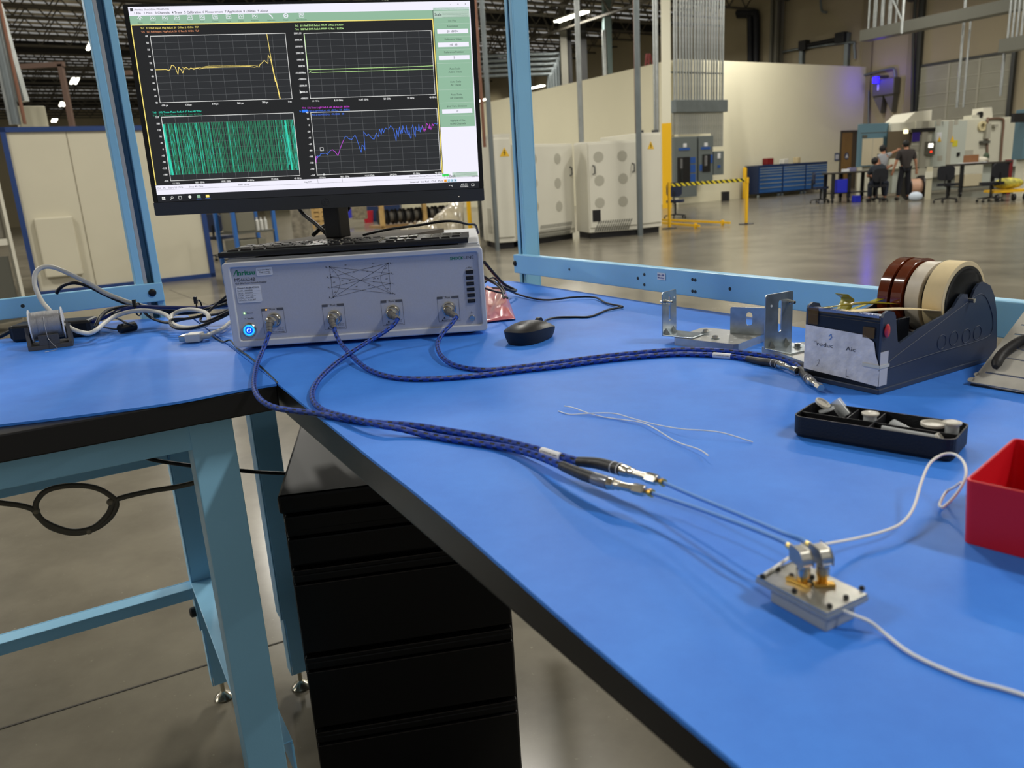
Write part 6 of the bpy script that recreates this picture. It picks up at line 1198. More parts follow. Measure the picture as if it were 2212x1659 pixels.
for (a, b, lab_) in (((1428, 484), (1577, 487), 'longer yellow guard rail low on the floor by the belt posts'), ((1428, 491), (1511, 494), 'shorter yellow guard rail low on the floor by the belt posts')):
    p, q_ = on(*a, 0), on(*b, 0); o = thing('guard_rail', lab_, 'rail', p, 0, 'yellow floor rails'); mb = MB(); mb.bar(p + Vector((0, 0, .11)), q_ + Vector((0, 0, .06)), .04, .05); mb.build('beam', M_saf, o, world=True); m_ = p.lerp(q_, .9); mb = MB(); mb.bar(m_, m_ + Vector((0, 0, .12)), .06, .06, (1, 0, 0)); mb.build('foot', M_saf, o, world=True)
p = on(1565, 433, 0); p.y -= .7; p.x -= .17; MBx = MB().box(p.x - .14, p.x + .14, p.y - .1, p.y + .1, 0, .38).build('dustpan', M_blk); tag(MBx, 'small black dustpan bucket beside the tool cabinets', 'dustpan')
p = on(1581, 430, 0); mb = MB(); mb.add([(p.x - .25, p.y - .1, 0), (p.x + .25, p.y - .1, 0), (p.x + .08, p.y + .1, .62), (p.x - .12, p.y + .1, .62), (p.x - .2, p.y + .3, 0), (p.x + .2, p.y + .3, 0)], [(0, 1, 2, 3), (5, 4, 3, 2), (4, 0, 3), (1, 5, 2)]); tag(mb.build('floor_sign', M_saf), 'yellow folding floor sign leaning at the tool cabinets', 'sign')
# blue tool cabinets
M_tb = mat('tool_blue', (44, 100, 172), .4); M_tdk = mat('tool_dark', (20, 44, 84), .45); M_th = mat('tool_handle', (176, 192, 208), .35, .5)
L0 = cen(1600) - cen(1748); tw = L0/3
p = C0 - V*cen(1600) + U*.95
for k in range(3):
    q_ = p + V*(tw*k); o = thing('tool_cabinet', ('left', 'middle', 'right')[k] + ' one of the three blue drawer cabinets along the low cream wall', 'cabinet', (q_.x, q_.y, 0), AV, 'blue tool cabinets')
    MB().box(.01, tw - .01, 0, .75, .16, 1.32).build('body', M_tdk, o, bevel=.01)
    z = .2
    for j, h in enumerate((.22, .18, .16, .14, .12, .10, .10)):
        d_ = MB().box(.06, tw - .06, -.02, 0, z, z + h - .012).build('drawer', M_tb, o); MB().box(.06, tw - .06, -.035, -.02, z + h - .045, z + h - .014).build('handle', M_th, d_); z += h
    for xx in (.12, tw - .12): MB().cyl((xx - .02, .1, .06), (xx + .02, .1, .06), .06, seg=12).build('caster', M_th, o)
def topbox(px, py, w, h, m, name, label, cat, dd=.25):
    s = cen(px); q_ = C0 - V*s + U*.75; mb = MB(); mb.box(-w/2, w/2, -dd/2, dd/2, 0, h); o = mb.build(name, m, bevel=.02); o.location = (q_.x, q_.y, 1.322); o.rotation_euler = (0, 0, AV); return tag(o, label, cat)
topbox(1628, 350, .42, .26, mat('case_red', (120, 22, 24), .5), 'toolbox', 'dark red case on top of the left tool cabinet', 'toolbox')
topbox(1662, 352, .3, .2, mat('paper_white', (206, 204, 194), .6), 'paper_tray', 'white tray with small parts on the middle tool cabinet', 'tray')
topbox(1690, 350, .2, .24, mat('carton', (190, 174, 136), .7), 'carton', 'small pale carton on the right tool cabinet', 'box')
# ---- overhead trays
def tray(name, label, p, u_, L_, z, h=.34, w=.5):
    mb = MB(); q_ = p + u_*L_; mb.bar((p.x, p.y, z), (q_.x, q_.y, z), w, h); return tag(mb.build(name, mat('tray_grey', (112, 112, 102), .38, .5)), label, 'cable tray')
a = at(1866, 85, 28.0); tray('cable_tray', 'long grey overhead duct rising to the upper right corner', a.to_2d(), U, 9, a.z + .1)
pz_ = a
cn2 = None
for k in range(8):
    q_ = a.to_2d() + U*(.15 + .13*k) + V*(.0 + .1*(k % 2)); 
    if cn2 is None: cn2 = MB().cyl((0, 0, a.z + .28), (0, 0, 9.9), .035, seg=8).build('conduit_pipe', M_galv); tag(cn2, 'vertical galvanised conduit rising from the end of the overhead duct', 'pipe', 'conduits above the overhead duct'); o = cn2
    else: o = cn2.copy(); C.objects.link(o)
    o.location = (q_.x, q_.y, 0)
mb = MB(); q0_, q1_ = a.to_2d() + U*.1 - V*.25, a.to_2d() + U*1.5 - V*.25; mb.bar((q0_.x, q0_.y, 8.2), (q1_.x, q1_.y, a.z + .3), .06); mb.bar((q1_.x, q1_.y, 8.4), (q1_.x, q1_.y, a.z - .1), .06); tag(mb.build('strut', M_galv), 'diagonal steel brace at the end of the overhead duct', 'strut')
a = at(2166, 100, 20.0); tray('cable_tray', 'short grey overhead duct at the right edge', a.to_2d(), U, 3, a.z, .3, .4)
for k in range(4): q_ = a.to_2d() + U*(.1 + .1*k); mb = MB(); mb.cyl((q_.x, q_.y, a.z + .16), (q_.x, q_.y, 9.9), .03, seg=8); tag(mb.build('conduit_pipe', M_galv), 'conduit rising from the short overhead duct at the right edge', 'pipe', 'conduits at the right edge')
q_ = at(2170, 112, 20.0); mb = MB(); mb.cyl((q_.x, q_.y, 2.6), (q_.x, q_.y, a.z - .16), .035, seg=8); tag(mb.build('pipe', M_galv), 'pipe dropping from the short duct to the machine at the right edge', 'pipe')
vpole('pipe', 'brighter of the two steel pipes dropping onto the white machine', 2066, 240, .045, 2.75, 6.1, M_galv, 26.3); vpole('pipe', 'thinner of the two steel pipes dropping onto the white machine', 2080, 240, .035, 2.75, 5.8, M_galv, 26.5)
# ---- things showing over the low wall
def far(name, label, cat, px0, px1, Y_, m, z0=0, z1=10, d=.8):
    a, b = at(px0, 300, Y_), at(px1, 300, Y_); mb = MB(); mb.box(a.x, b.x, Y_, Y_ + d, z0, z1); return tag(mb.build(name, m), label, cat)
far('column', 'pale grey column rising behind the left wall', 'column', 1219, 1233, 44, mat('far_column', (110, 108, 98)))
far('duct', 'black duct rising behind the left wall beside the pale column', 'duct', 1234, 1242, 44.5, M_girder); far('duct', 'wide black duct rising behind the left wall right of the shiny pipe', 'duct', 1259, 1274, 44, mat('duct_black', (38, 38, 38), .6))
far('duct', 'bluish grey duct rising behind the left wall', 'duct', 1312, 1327, 40, mat('duct_blue', (96, 112, 112), .5)); vpole('pipe', 'silver pipe beside the bluish grey duct behind the wall', 1308, 180, .12, 0, 8.0, M_galv, 39.5)
for k in range(5): q_ = at(1184 + 6*k, 190, 45); mb = MB(); mb.tube(smooth_path([(q_.x, q_.y, 0), (q_.x, q_.y, 6.3 + .25*k), (q_.x - .3, q_.y, 6.9 + .25*k), (q_.x - 9, q_.y + .0, 7.0 + .25*k)], 5), .1, 8); tag(mb.build('pipe', M_galvd), 'one of the five bent pipes rising behind the left wall', 'pipe', 'bent pipes behind the wall')
mb = MB()
for s in (0, 1): a = at(1392 + 8*s, 172, 36.5); b = at(1396 + 6*s, 116, 36.5); mb.bar(a, b, .07)
for s in (0, 1): a = at(1404 + 12*s, 170, 36.6); b = at(1398 + 6*s, 116, 36.5); mb.bar(a, b, .05)
for k in range(6): t = k/6; a = at(1392, 172, 36.5).lerp(at(1396, 116, 36.5), t); b = at(1400, 172, 36.5).lerp(at(1402, 116, 36.5), t); mb.bar(a, b, .05)
tag(mb.build('ladder', mat('ladder_red', (122, 40, 36), .5)), 'red stepladder standing on the flat top behind the left wall', 'ladder')
mb = MB(); a = at(1375, 200, 39); mb.box(a.x - 1.6, a.x + 1.4, 36.9, 39, 0, 5.35); tag(mb.build('mezzanine', M_wall), 'flat-topped room block hidden behind the left wall under the ladder', 'building')
# ---- the white machine
mc_, mw, FM = gframe('machine_tool', 'huge off-white machine with a dark opening behind the standing person', 'machine', (1917, 420), (2230, 400), Y=(26.6, 27.6))
M_mw = mat('machine_white', (206, 204, 186), .5, var=.03, vs_=1.5); M_mw2 = mat('machine_grey', (186, 192, 182), .5); M_teal = mat('machine_teal', (92, 124, 138), .5)
def mpart(name, x0, y0, x1, y1, m, d0=-.02, d1=0, bev=0):
    a, b = FM(x0, y0), FM(x1, y1); return MB().box(min(a[0], b[0]), max(a[0], b[0]), d0, d1, min(a[1], b[1]), max(a[1], b[1])).build(name, m, mc_, bevel=bev)
zb = FM(1950, 372)[1]; zt = FM(1917, 266)[1]
MB().box(0, mw, 0, .9, .9, zt).build('body', M_mw, mc_, bevel=.03); MB().box(.3, mw, .2, .9, .1, .9).build('base', M_mw2, mc_, bevel=.02)
mpart('front_cover', 2016, 263, 2062, 366, M_mw2, -.12); mpart('front_cover', 2062, 262, 2076, 366, M_mw2, -.10); mpart('front_cover', 2077, 262, 2170, 352, M_mw, -.06)
mpart('upper_cover', 1976, 262, 2015, 284, M_mw, -.08)
o = mpart('opening', 1918, 284, 1966, 340, mat('opening_brown', (104, 92, 72), .35, .3), -.01); mpart('inner_lamp', 1952, 281, 1960, 288, glow('machine_lamp', (255, 240, 190), 3), -.03)
mpart('rail_bar', 1963, 279, 2014, 284, M_blk, -.14, -.08); mpart('flag', 1968, 284, 1981, 306, mat('flag_purple', (52, 32, 132), .6), -.12, -.08)
mpart('door_edge', 1989, 263, 1993, 366, M_vent, -.12, -.08)
cp = mpart('control_panel', 1993, 307, 2010, 335, mat('control_grey', (96, 94, 82), .5), -.2, -.08); mpart('control_screen', 1997, 311, 2006, 319, glow('control_glow', (255, 250, 235), 2.2), -.21, -.2); mpart('red_button', 2000, 327, 2004, 330, glow('button_red', (255, 60, 30), 2), -.21, -.2)
mpart('name_plate', 1965, 314, 1984, 326, M_vent, -.03); mpart('paper', 2018, 287, 2027, 306, M_wl, -.13, -.12); mpart('sticker_yellow', 2052, 304, 2062, 317, mat('sticker_yellow', (206, 196, 60), .6), -.13, -.12); warn(mc_, lambda a, b, o=-.13: (FM(a, b, -.13)[0], FM(a, b, -.13)[1]), 2057, 299, .001)
for (px, py, s) in ((2057, 300, .11), (2029, 300, .09)): x, z = FM(px, py, -.13); mb = MB(); mb.add([(x - s*.8, -.14, z - s), (x + s*.8, -.14, z - s), (x, -.14, z + s)], [(0, 1, 2)]); mb.build('warning_sign', M_warn, mc_)
mpart('seam', 1995, 362, 2100, 363.2, M_slot, -.13, -.1); mpart('seam', 2044, 262, 2045, 366, M_vent, -.13, -.11)
mpart('vent_plate', 2018, 258, 2026, 272, M_vent, -.13, -.12); mpart('vent_plate', 2056, 259, 2063, 270, M_vent, -.13, -.12); mpart('vent_plate', 2080, 325, 2098, 336, M_vent, -.08, -.06); mpart('vent_plate', 2020, 337, 2029, 347, M_vent, -.13, -.12); mpart('latch', 2061, 330, 2066, 338, M_blk, -.16, -.12)
mb = MB(); x0, z0 = FM(1972, 262); x1, _ = FM(2016, 262); mb.prism([(x0 - .25, zt), (x1, zt), (x1, zt + .36), (x0 + .15, zt + .32)], .1, 1.2, 'y'); mb.build('hood', mat('hood_white', (226, 222, 204), .5), mc_, bevel=.02)
mb = MB(); x0, _ = FM(2128, 250); x1, _ = FM(2150, 250); mb.prism([(x0, zt), (x1, zt), (x1 - .08, zt + .34), (x0, zt + .34)], .1, .6, 'y'); mb.build('hood', mat('hood_white', (226, 222, 204)), mc_, bevel=.01)
mpart('top_box', 2105, 248, 2121, 258, M_mw, .1, .5); mb = MB(); x, z = FM(2124, 252); mb.lathe((x, .2, zt + .12), (0, -1, 0), [(0, .1), (.1, .1)], 14); mb.build('motor', M_blk, mc_)
mb = MB(); P = [FM(a, b, -.1) for a, b in ((2132, 353), (2132, 262), (2136, 257), (2160, 256), (2167, 262), (2164, 300), (2160, 352))]; mb.tube(smooth_path([(a, -.12, b) for a, b in P], 3), .035, 8); mb.build('hose', mat('hose_brown', (122, 96, 80), .5), mc_)
mb = MB(); x, z = FM(2117, 273); mb.lathe((x, -.06, z), (0, -1, 0), [(0, .16), (.08, .16), (.08, .09), (0, .09)], 18); mb.build('hose_reel', mat('reel_cream', (214, 202, 160), .5), mc_)
mpart('robot_arm', 2123, 268, 2129, 300, M_vent, -.2, -.06); mpart('bracket', 2112, 305, 2128, 310, M_slot, -.22, -.06); mpart('arm_joint', 2139, 270, 2146, 275, M_vent, -.2, -.06)
mpart('front_beam', 1960, 366, 2110, 376, M_mw, -.25, 0); mpart('conveyor', 2165, 345, 2225, 357, M_mw2, -.3, 0)
sp2, w_, Fp = gframe('support_post', 'beige square post with a small box standing beside the cable drum', 'post', (1997, 431), (2010, 430.5)); MB().box(0, w_, 0, .2, 0, .95).build('post', mat('post_beige', (186, 180, 154), .6), sp2); MB().box(-.03, w_ + .01, -.05, .0, .62, .82).build('box', M_mw, sp2)
# teal framed enclosure left of the machine
te, tw_, FT = gframe('machine_enclosure', 'teal framed enclosure with a pale window left of the big machine', 'machine', (1851, 420), (1913, 418), Y=(26.3, 26.8))
a, b = FT(1851, 268), FT(1913, 268); zt_ = a[1]; zb_ = FT(1851, 361)[1]
MB().box(0, tw_, 0, .12, zb_, zt_).build('frame', M_teal, te, bevel=.01); MB().box(.3, tw_ - .05, .12, .3, .1, zb_ + 1.2).build('cabinet_body', M_mw, te)
(x0, z1), (x1, z0) = FT(1863, 300), FT(1904, 355); MB().box(x0, x1, -.01, 0, z0, z1).build('window', mat('window_pale', (196, 186, 160), .4), te); MB().box((x0 + x1)/2 - .01, (x0 + x1)/2 + .01, -.015, -.01, z0, z1).build('mullion', M_vent, te)
MB().box(0.02, tw_ - .02, -.01, 0, zt_ - .3, zt_ - .28).build('seam', M_slot, te); MB().box(.1, .3, -.02, 0, zt_ - .45, zt_ - .36).build('latch', M_slot, te); MB().box(tw_*.62, tw_*.78, -.03, 0, z0 + .15, z0 + .35).build('lock', M_slot, te)
te2, tw2, FT2 = gframe('machine_enclosure', 'teal panel with a black monitor at the right edge', 'machine', (2194, 400), (2240, 398), Y=(22, 22.3))
zt_, zb_ = FT2(2196, 236)[1], FT2(2196, 345)[1]; MB().box(.12, tw2, 0, .3, zb_, zt_).build('frame', M_teal, te2, bevel=.01); MB().box(.3, tw2, .02, .28, 0, zb_).build('base', M_mw, te2)
x0, z1 = FT2(2183, 246); x1, z0 = FT2(2216, 264); MB().box(x0, x1, -.12, -.02, z0, z1).build('display', M_blk, te2)
# ---- benches, chairs, boxes
M_tt = mat('table_top', (52, 48, 42), .4)
def table(label, pl, pr, Yl, Yr, z, d, legs):
    o, w, F = gframe('work_table', label, 'table', pl, pr, 'dark wheeled work tables', Y=(Yl, Yr))
    MB().box(-.1, w + .1, 0, d, z - .05, z).build('tabletop', M_tt, o, bevel=.01)
    for x in legs:
        for y in (.08, d - .08): l = MB().box(x*w - .05, x*w + .05, y - .03, y + .03, .14, z - .052).build('leg', M_blk, o); MB().cyl((x*w - .02, y, .07), (x*w + .02, y, .07), .07, seg=12).build('caster', M_blk, l)
    MB().box(0, w, .05, d - .05, .28, .31).build('shelf', M_blk, o)
    return o, w, F
t1, t1w, FT1 = table('dark wheeled table left of the seated person', (1800, 437), (1882, 430), 24.7, 24.7, .94, .75, (0, .42, 1.0))
t2, t2w, FT2_ = table('dark table with cartons at the right, behind the empty chairs', (2076, 430), (2172, 428), 23.6, 23.6, .98, .8, (0, 1.0))
def on_table(root, name, x0, x1, y0, y1, z0, z1, m, label, cat, bev=.01):
    M_ = WM[root.name]; p = M_ @ Vector((x0, y0, z0)); mb = MB(); mb.box(0, x1 - x0, 0, y1 - y0, 0, z1 - z0); o = mb.build(name, m, bevel=bev); o.location = p; o.rotation_euler = root.rotation_euler; return tag(o, label, cat)
M_crate = mat('crate_blue', (36, 46, 190), .45); M_ctn = mat('carton', (190, 174, 136))
on_table(t1, 'crate', .12, .46, .06, .5, .311, .72, M_crate, 'bright blue crate on the lower shelf of the left table', 'crate')
on_table(t1, 'small_bin', .60, .78, -.2, .05, .0, .2, M_crate, 'small blue bin on the floor under the left table', 'bin')
on_table(t1, 'parts_box', .38, .56, .2, .4, .941, 1.02, M_wl, 'small white parts box on the left table', 'box'); on_table(t1, 'parts_tray', .6, .8, .25, .5, .941, 1.06, mat('grey_parts', (110, 110, 140), .5), 'small grey-violet parts tray on the left table', 'tray')
on_table(t2, 'carton', .05, .75, .05, .45, .981, 1.0, M_wl, 'flat white sheets at the left end of the right table', 'paper'); on_table(t2, 'carton', .25, .52, .15, .5, 1.003, 1.22, mat('carton_brown', (140, 96, 62), .7), 'open brown carton on the right table', 'box')
bag2 = MB(); p = WM[t2.name] @ Vector((.68, .3, 1.06)); bag2.ball(p, .17, (1.2, 1, .5), 14, 8); tag(bag2.build('cloth', mat('cloth_white', (208, 202, 184), .8)), 'crumpled pale cloth on the right table', 'cloth')
bag2 = MB(); p = WM[t2.name] @ Vector((.86, .35, 1.13)); bag2.ball(p, .12, (.7, .8, 1.1), 10, 8); tag(bag2.build('bottle_bag', mat('bag_green', (58, 74, 52), .6)), 'dark green bag beside the pale cloth on the right table', 'bag')
on_table(t2, 'carton', .05, .58, .0, .5, .311, .66, mat('carton_pale', (188, 178, 150), .7), 'pale carton on the shelf under the right table', 'box')
on_table(t2, 'bin', 1.42, 1.55, .1, .3, .0, 1.02, mat('bin_red', (120, 26, 28), .5), 'narrow red holder at the right end of the right table', 'holder')
p = on(1978, 430, 0); dr = thing('cable_drum', 'cable drum with pinkish winding and black flange behind the standing person', 'drum', (p.x, p.y, 0), 0)
mb = MB(); mb.lathe((-.18, .2, .36), (1, 0, 0), [(0, .25), (.36, .25)], 28); mb.build('winding', mat('winding_pink', (196, 156, 130), .5), dr); mb = MB(); mb.lathe((.18, .2, .36), (1, 0, 0), [(0, .34), (.12, .34)], 28); mb.build('flange', M_blk, dr); mb = MB(); mb.lathe((-.24, .2, .36), (1, 0, 0), [(0, .34), (.04, .34)], 28); mb.build('flange', M_blk, dr)
mb = MB(); p = on(1977, 434, 0); mb.ball((p.x, p.y, .13), .2, (1.0, .8, .7), 10, 8); [None]; tag(mb.build('white_bag', mat('bag_white', (196, 208, 222), .7, bump=1, bs=9)), 'crumpled white bag on the floor beside the standing person', 'bag')
# yellow cart at the right edge
yc, yw, _ = gframe('cart', 'low yellow platform cart at the right edge behind the chairs', 'cart', (2145, 436), (2225, 432)); MB().box(0, yw, 0, .7, .22, .28).build('platform', M_saf, yc)
for x in (.1, .5, yw - .1): MB().cyl((x - .03, .05, .09), (x + .03, .05, .09), .09, seg=12).build('wheel', M_blk, yc)
on_b = WM[yc.name]; mb = MB(); mb.ball(on_b @ Vector((.45, .35, .44)), .3, (1.3, .8, .5), 12, 8); tag(mb.build('coiled_hose', mat('hose_yellow', (176, 168, 66), .6, var=.5, vs_=9)), 'tangle of yellow-green hose on the yellow cart', 'hose')
# ---- office chairs
M_fab = mat('chair_blue', (30, 40, 66), .8, bump=.3, bs=60); M_fabk = mat('chair_dark', (20, 22, 28), .8)
def office_chair(label, px, py, rz, fab=M_fab):
    p = on(px, py, 0); o = thing('office_chair', label, 'chair', (p.x, p.y, 0), rz, 'swivel office chairs')
    mb = MB(); mb.prism(rrect(-.23, .23, -.22, .22, .08, 4), .44, .51, 'z'); mb.build('seat', fab, o, bevel=.025)
    mb = MB(); mb.prism(rrect(-.21, .21, .60, .98, .1, 4), .20, .26, 'y'); mb.build('backrest', fab, o, bevel=.025)
    mb = MB(); mb.bar((0, .1, .42), (0, .28, .45), .05, .02); mb.bar((0, .275, .44), (0, .265, .75), .06, .02); mb.build('back_bar', M_blk, o)
    MB().cyl((0, 0, .10), (0, 0, .44), .028, seg=12).build('gas_column', M_blk, o)
    for k in range(5):
        a = k*2*math.pi/5 + .3; e = Vector((.30*math.cos(a), .30*math.sin(a), .085)); mb = MB(); mb.bar((0, 0, .12), e, .045, .03); l = mb.build('base_arm', M_blk, o)
        MB().cyl((e.x - .02, e.y, .03), (e.x + .02, e.y, .03), .03, seg=10).build('caster', M_blk, l)
    return o
office_chair('blue swivel chair at the left end of the left table', 1772, 438, math.radians(75))
office_chair('dark swivel chair carrying the seated person', 1893, 436, math.radians(172), M_fabk)
office_chair('empty dark swivel chair between the beige post and the right table', 2044, 437, math.radians(135), M_fabk)
office_chair('empty dark round-backed swivel chair nearest the right edge', 2138, 436, math.radians(190), M_fabk)
office_chair('blue swivel chair half hidden behind the tallest beige cabinet', 1459, 472, math.radians(160))
office_chair('blue swivel chair under the left end of the monitor', 484, 560, math.radians(170))
# ---- people
def skin_mesh(name, J, edges, m, par, sub=1):
    ks = list(J); me = bpy.data.meshes.new(name); me.from_pydata([J[k][0] for k in ks], [(ks.index(a), ks.index(b)) for a, b in edges], []); me.materials.append(m)
    o = bpy.data.objects.new(name, me); C.objects.link(o); o.parent = par; WM[o.name] = WM[par.name]
    md = o.modifiers.new('skin', 'SKIN'); md.use_smooth_shade = True
    if not me.skin_vertices: me.skin_vertices.new() if hasattr(me.skin_vertices, 'new') else None
    for i, k in enumerate(ks): r = J[k][1]; me.skin_vertices[0].data[i].radius = r if isinstance(r, tuple) else (r, r)
    me.skin_vertices[0].data[0].use_root = True
    s = o.modifiers.new('sub', 'SUBSURF'); s.levels = sub; s.render_levels = sub; return o
M_skin = mat('skin', (176, 126, 98), .6); M_hair = mat('hair_black', (16, 14, 14), .6)
def figure(label, loc, rz, P, shirt, pants, shoes=True, sleeve=.55):
    o = thing('person', label, 'person', loc, rz, 'people by the machine'); V_ = Vector
    g = lambda k: V_(P[k])
    J = {'pel': (g('pel'), (.12, .095)), 'waist': (g('pel').lerp(g('chest'), .45), (.115, .09)), 'chest': (g('chest'), (.145, .10)), 'neckb': (g('neck'), .065), 'head0': (g('neck').lerp(g('head'), .45), .06), 'head1': (g('head'), .095), 'head2': (g('head') + (g('head') - g('neck')).normalized()*.09, .075)}
    E_ = [('pel', 'waist'), ('waist', 'chest'), ('chest', 'neckb'), ('neckb', 'head0'), ('head0', 'head1'), ('head1', 'head2')]
    for s in ('l', 'r'):
        J['sh' + s] = (g('sh' + s), .065); J['el' + s] = (g('el' + s), .042); J['wr' + s] = (g('wr' + s), .028); d = (g('wr' + s) - g('el' + s)).normalized(); J['pa' + s] = (g('wr' + s) + d*.07, .033)
        E_ += [('chest', 'sh' + s), ('sh' + s, 'el' + s), ('el' + s, 'wr' + s), ('wr' + s, 'pa' + s)]
        side = d.cross(V_((0, 1, .2))).normalized()
        for k in range(4): J['f%d%s' % (k, s)] = (g('wr' + s) + d*(.15 + .01*(k in (1, 2))) + side*(.024*(k - 1.5)) + V_((0, -.015, 0)), .009); E_.append(('pa' + s, 'f%d%s' % (k, s)))
        J['th' + s] = (g('wr' + s) + d*.07 + side*.06, .010); E_.append(('wr' + s, 'th' + s))
        J['hp' + s] = (g('hp' + s), .075); J['kn' + s] = (g('kn' + s), .062); J['an' + s] = (g('an' + s), .042)
        E_ += [('pel', 'hp' + s), ('hp' + s, 'kn' + s), ('kn' + s, 'an' + s)]
    skin_mesh('body', J, E_, M_skin, o, 2)
    K = {'waist': (J['waist'][0], (.165, .125)), 'pel': (J['pel'][0] - (g('chest') - g('pel')).normalized()*.05, (.172, .138)), 'chest': (J['chest'][0], (.215, .16)), 'neckb': (g('neck') - V_((0, 0, .02)), .095)}
    Es = [('waist', 'pel'), ('waist', 'chest'), ('chest', 'neckb')]
    for s in ('l', 'r'): K['sh' + s] = (g('sh' + s), .10); K['sl' + s] = (g('sh' + s).lerp(g('el' + s), sleeve), .068); K['se' + s] = (g('sh' + s).lerp(g('el' + s), sleeve + .25), .062); Es += [('chest', 'sh' + s), ('sh' + s, 'sl' + s), ('sl' + s, 'se' + s)]
    skin_mesh('shirt', K, Es, shirt, o, 2)
    K = {'pel': (J['pel'][0], (.128, .11))}; Es = []
    for s in ('l', 'r'): K['hp' + s] = (g('hp' + s), .09); K['kn' + s] = (g('kn' + s), .082); K['an' + s] = (g('an' + s) + V_((0, 0, .03)), .068); Es += [('pel', 'hp' + s), ('hp' + s, 'kn' + s), ('kn' + s, 'an' + s)]
    skin_mesh('trousers', K, Es, pants, o, 2)
    h = g('head'); up = (h - g('neck')).normalized(); mb = MB(); f = V_(P.get('face', (0, 1, 0)))
    mb.ball(h + up*.028 - f*.026, .112, (.86, .98, 1.0), 16, 12); mb.build('hair', M_hair, o)
    mb = MB()
    for s in (-1, 1): sd_ = up.cross(f).normalized(); mb.ball(h + sd_*s*.093 - up*.005, .028, (.35, .7, 1), 8, 6)
    mb.build('ears', M_skin, o)
    sd_ = up.cross(f).normalized(); mb = MB(); mb.ball(h + f*.10 - up*.01, .016, (.8, 1, 1.3), 8, 6); mb.build('nose', M_skin, o)
    for s in (-1, 1): mb = MB(); mb.ball(h + f*.088 + up*.022 + sd_*s*.032, .010, seg=8, rings=6); mb.build('eye', M_hair, o)
    mb = MB(); mb.ball(h + f*.088 - up*.05, .018, (1.3, .4, .35), 8, 6); mb.build('mouth', mat('lips', (150, 86, 76), .6), o)
    for s in ('l', 'r'):
        a = g('an' + s); ff = V_(P.get('foot' + s, (0, 1, 0))); mb = MB(); R = ff.to_track_quat('Y', 'Z').to_matrix(); mb.ball(V_((a.x, a.y, .045)) + ff*.06, .1, (.5, 1.45, .45), 12, 8, rot=R); mb.build('shoe', mat('shoe_dark', (46, 42, 42), .6), o)
    return o
M_sh1 = mat('shirt_charcoal', (52, 47, 46), .9); M_pt = mat('trousers_black', (22, 23, 30), .9); M_sh2 = mat('shirt_dark', (40, 46, 54), .9)
p = on(1951, 432, 0)
figure('standing person in a charcoal T-shirt and black trousers seen from behind', (p.x, p.y, 0), math.radians(-3), dict(pel=(0, 0, .98), chest=(-.01, .0, 1.32), neck=(0, .01, 1.50), head=(-.02, .04, 1.64), shl=(-.20, 0, 1.42), shr=(.19, 0, 1.42), ell=(-.30, -.02, 1.13), elr=(.29, -.02, 1.13), wrl=(-.34, .05, .90), wrr=(.34, .03, .90), hpl=(-.09, 0, .93), hpr=(.09, 0, .93), knl=(-.13, .03, .50), knr=(.11, .02, .50), anl=(-.17, 0, .09), anr=(.12, -.02, .09), face=(-.1, .99, 0)), M_sh1, M_pt)
def stripe_mat():
    m = bpy.data.materials.new('striped_shirt'); m.use_nodes = True; nt = m.node_tree; b = nt.nodes['Principled BSDF']; L = nt.links.new; tc = nt.nodes.new('ShaderNodeTexCoord'); w = nt.nodes.new('ShaderNodeTexWave'); w.bands_direction = 'Z'; w.inputs['Scale'].default_value = 7; L(tc.outputs['Object'], w.inputs['Vector'])
    r = nt.nodes.new('ShaderNodeValToRGB'); r.color_ramp.elements[0].color = lin((92, 98, 108)); r.color_ramp.elements[1].color = lin((186, 188, 190)); L(w.outputs['Fac'], r.inputs['Fac']); L(r.outputs['Color'], b.inputs['Base Color']); b.inputs['Roughness'].default_value = .9; return m
p = at(1903, 420, 24.9)
figure('person in a grey striped shirt leaning forward and reaching into the machine', (p.x, p.y, 0), 0, dict(pel=(-.06, .0, .92), chest=(.02, .04, 1.24), neck=(.04, .08, 1.42), head=(.03, .12, 1.56), shl=(-.12, .0, 1.32), shr=(.16, .12, 1.34), ell=(.06, .10, 1.10), elr=(.38, .2, 1.44), wrl=(.25, .25, 1.02), wrr=(.58, .3, 1.50), hpl=(-.13, 0, .88), hpr=(.03, 0, .88), knl=(-.16, .05, .48), knr=(.08, .05, .48), anl=(-.2, 0, .09), anr=(.1, 0, .09), face=(.5, .86, 0)), stripe_mat(), M_pt)
p = on(1893, 436, 0)
figure('person in a dark T-shirt sitting on the swivel chair with legs to the right', (p.x, p.y, 0), 0, dict(pel=(0, .02, .60), chest=(.02, .02, .92), neck=(-.02, .06, 1.08), head=(-.06, .10, 1.20), shl=(-.18, .04, 1.00), shr=(.18, .06, 1.02), ell=(-.24, .18, .78), elr=(.34, .22, .96), wrl=(-.05, .38, .76), wrr=(.52, .34, 1.02), hpl=(-.09, .06, .58), hpr=(.09, .04, .58), knl=(-.02, .44, .54), knr=(.40, .22, .56), anl=(-.04, .40, .09), anr=(.36, .22, .09), face=(.6, .8, 0)), M_sh2, mat('jeans', (34, 40, 54), .9))
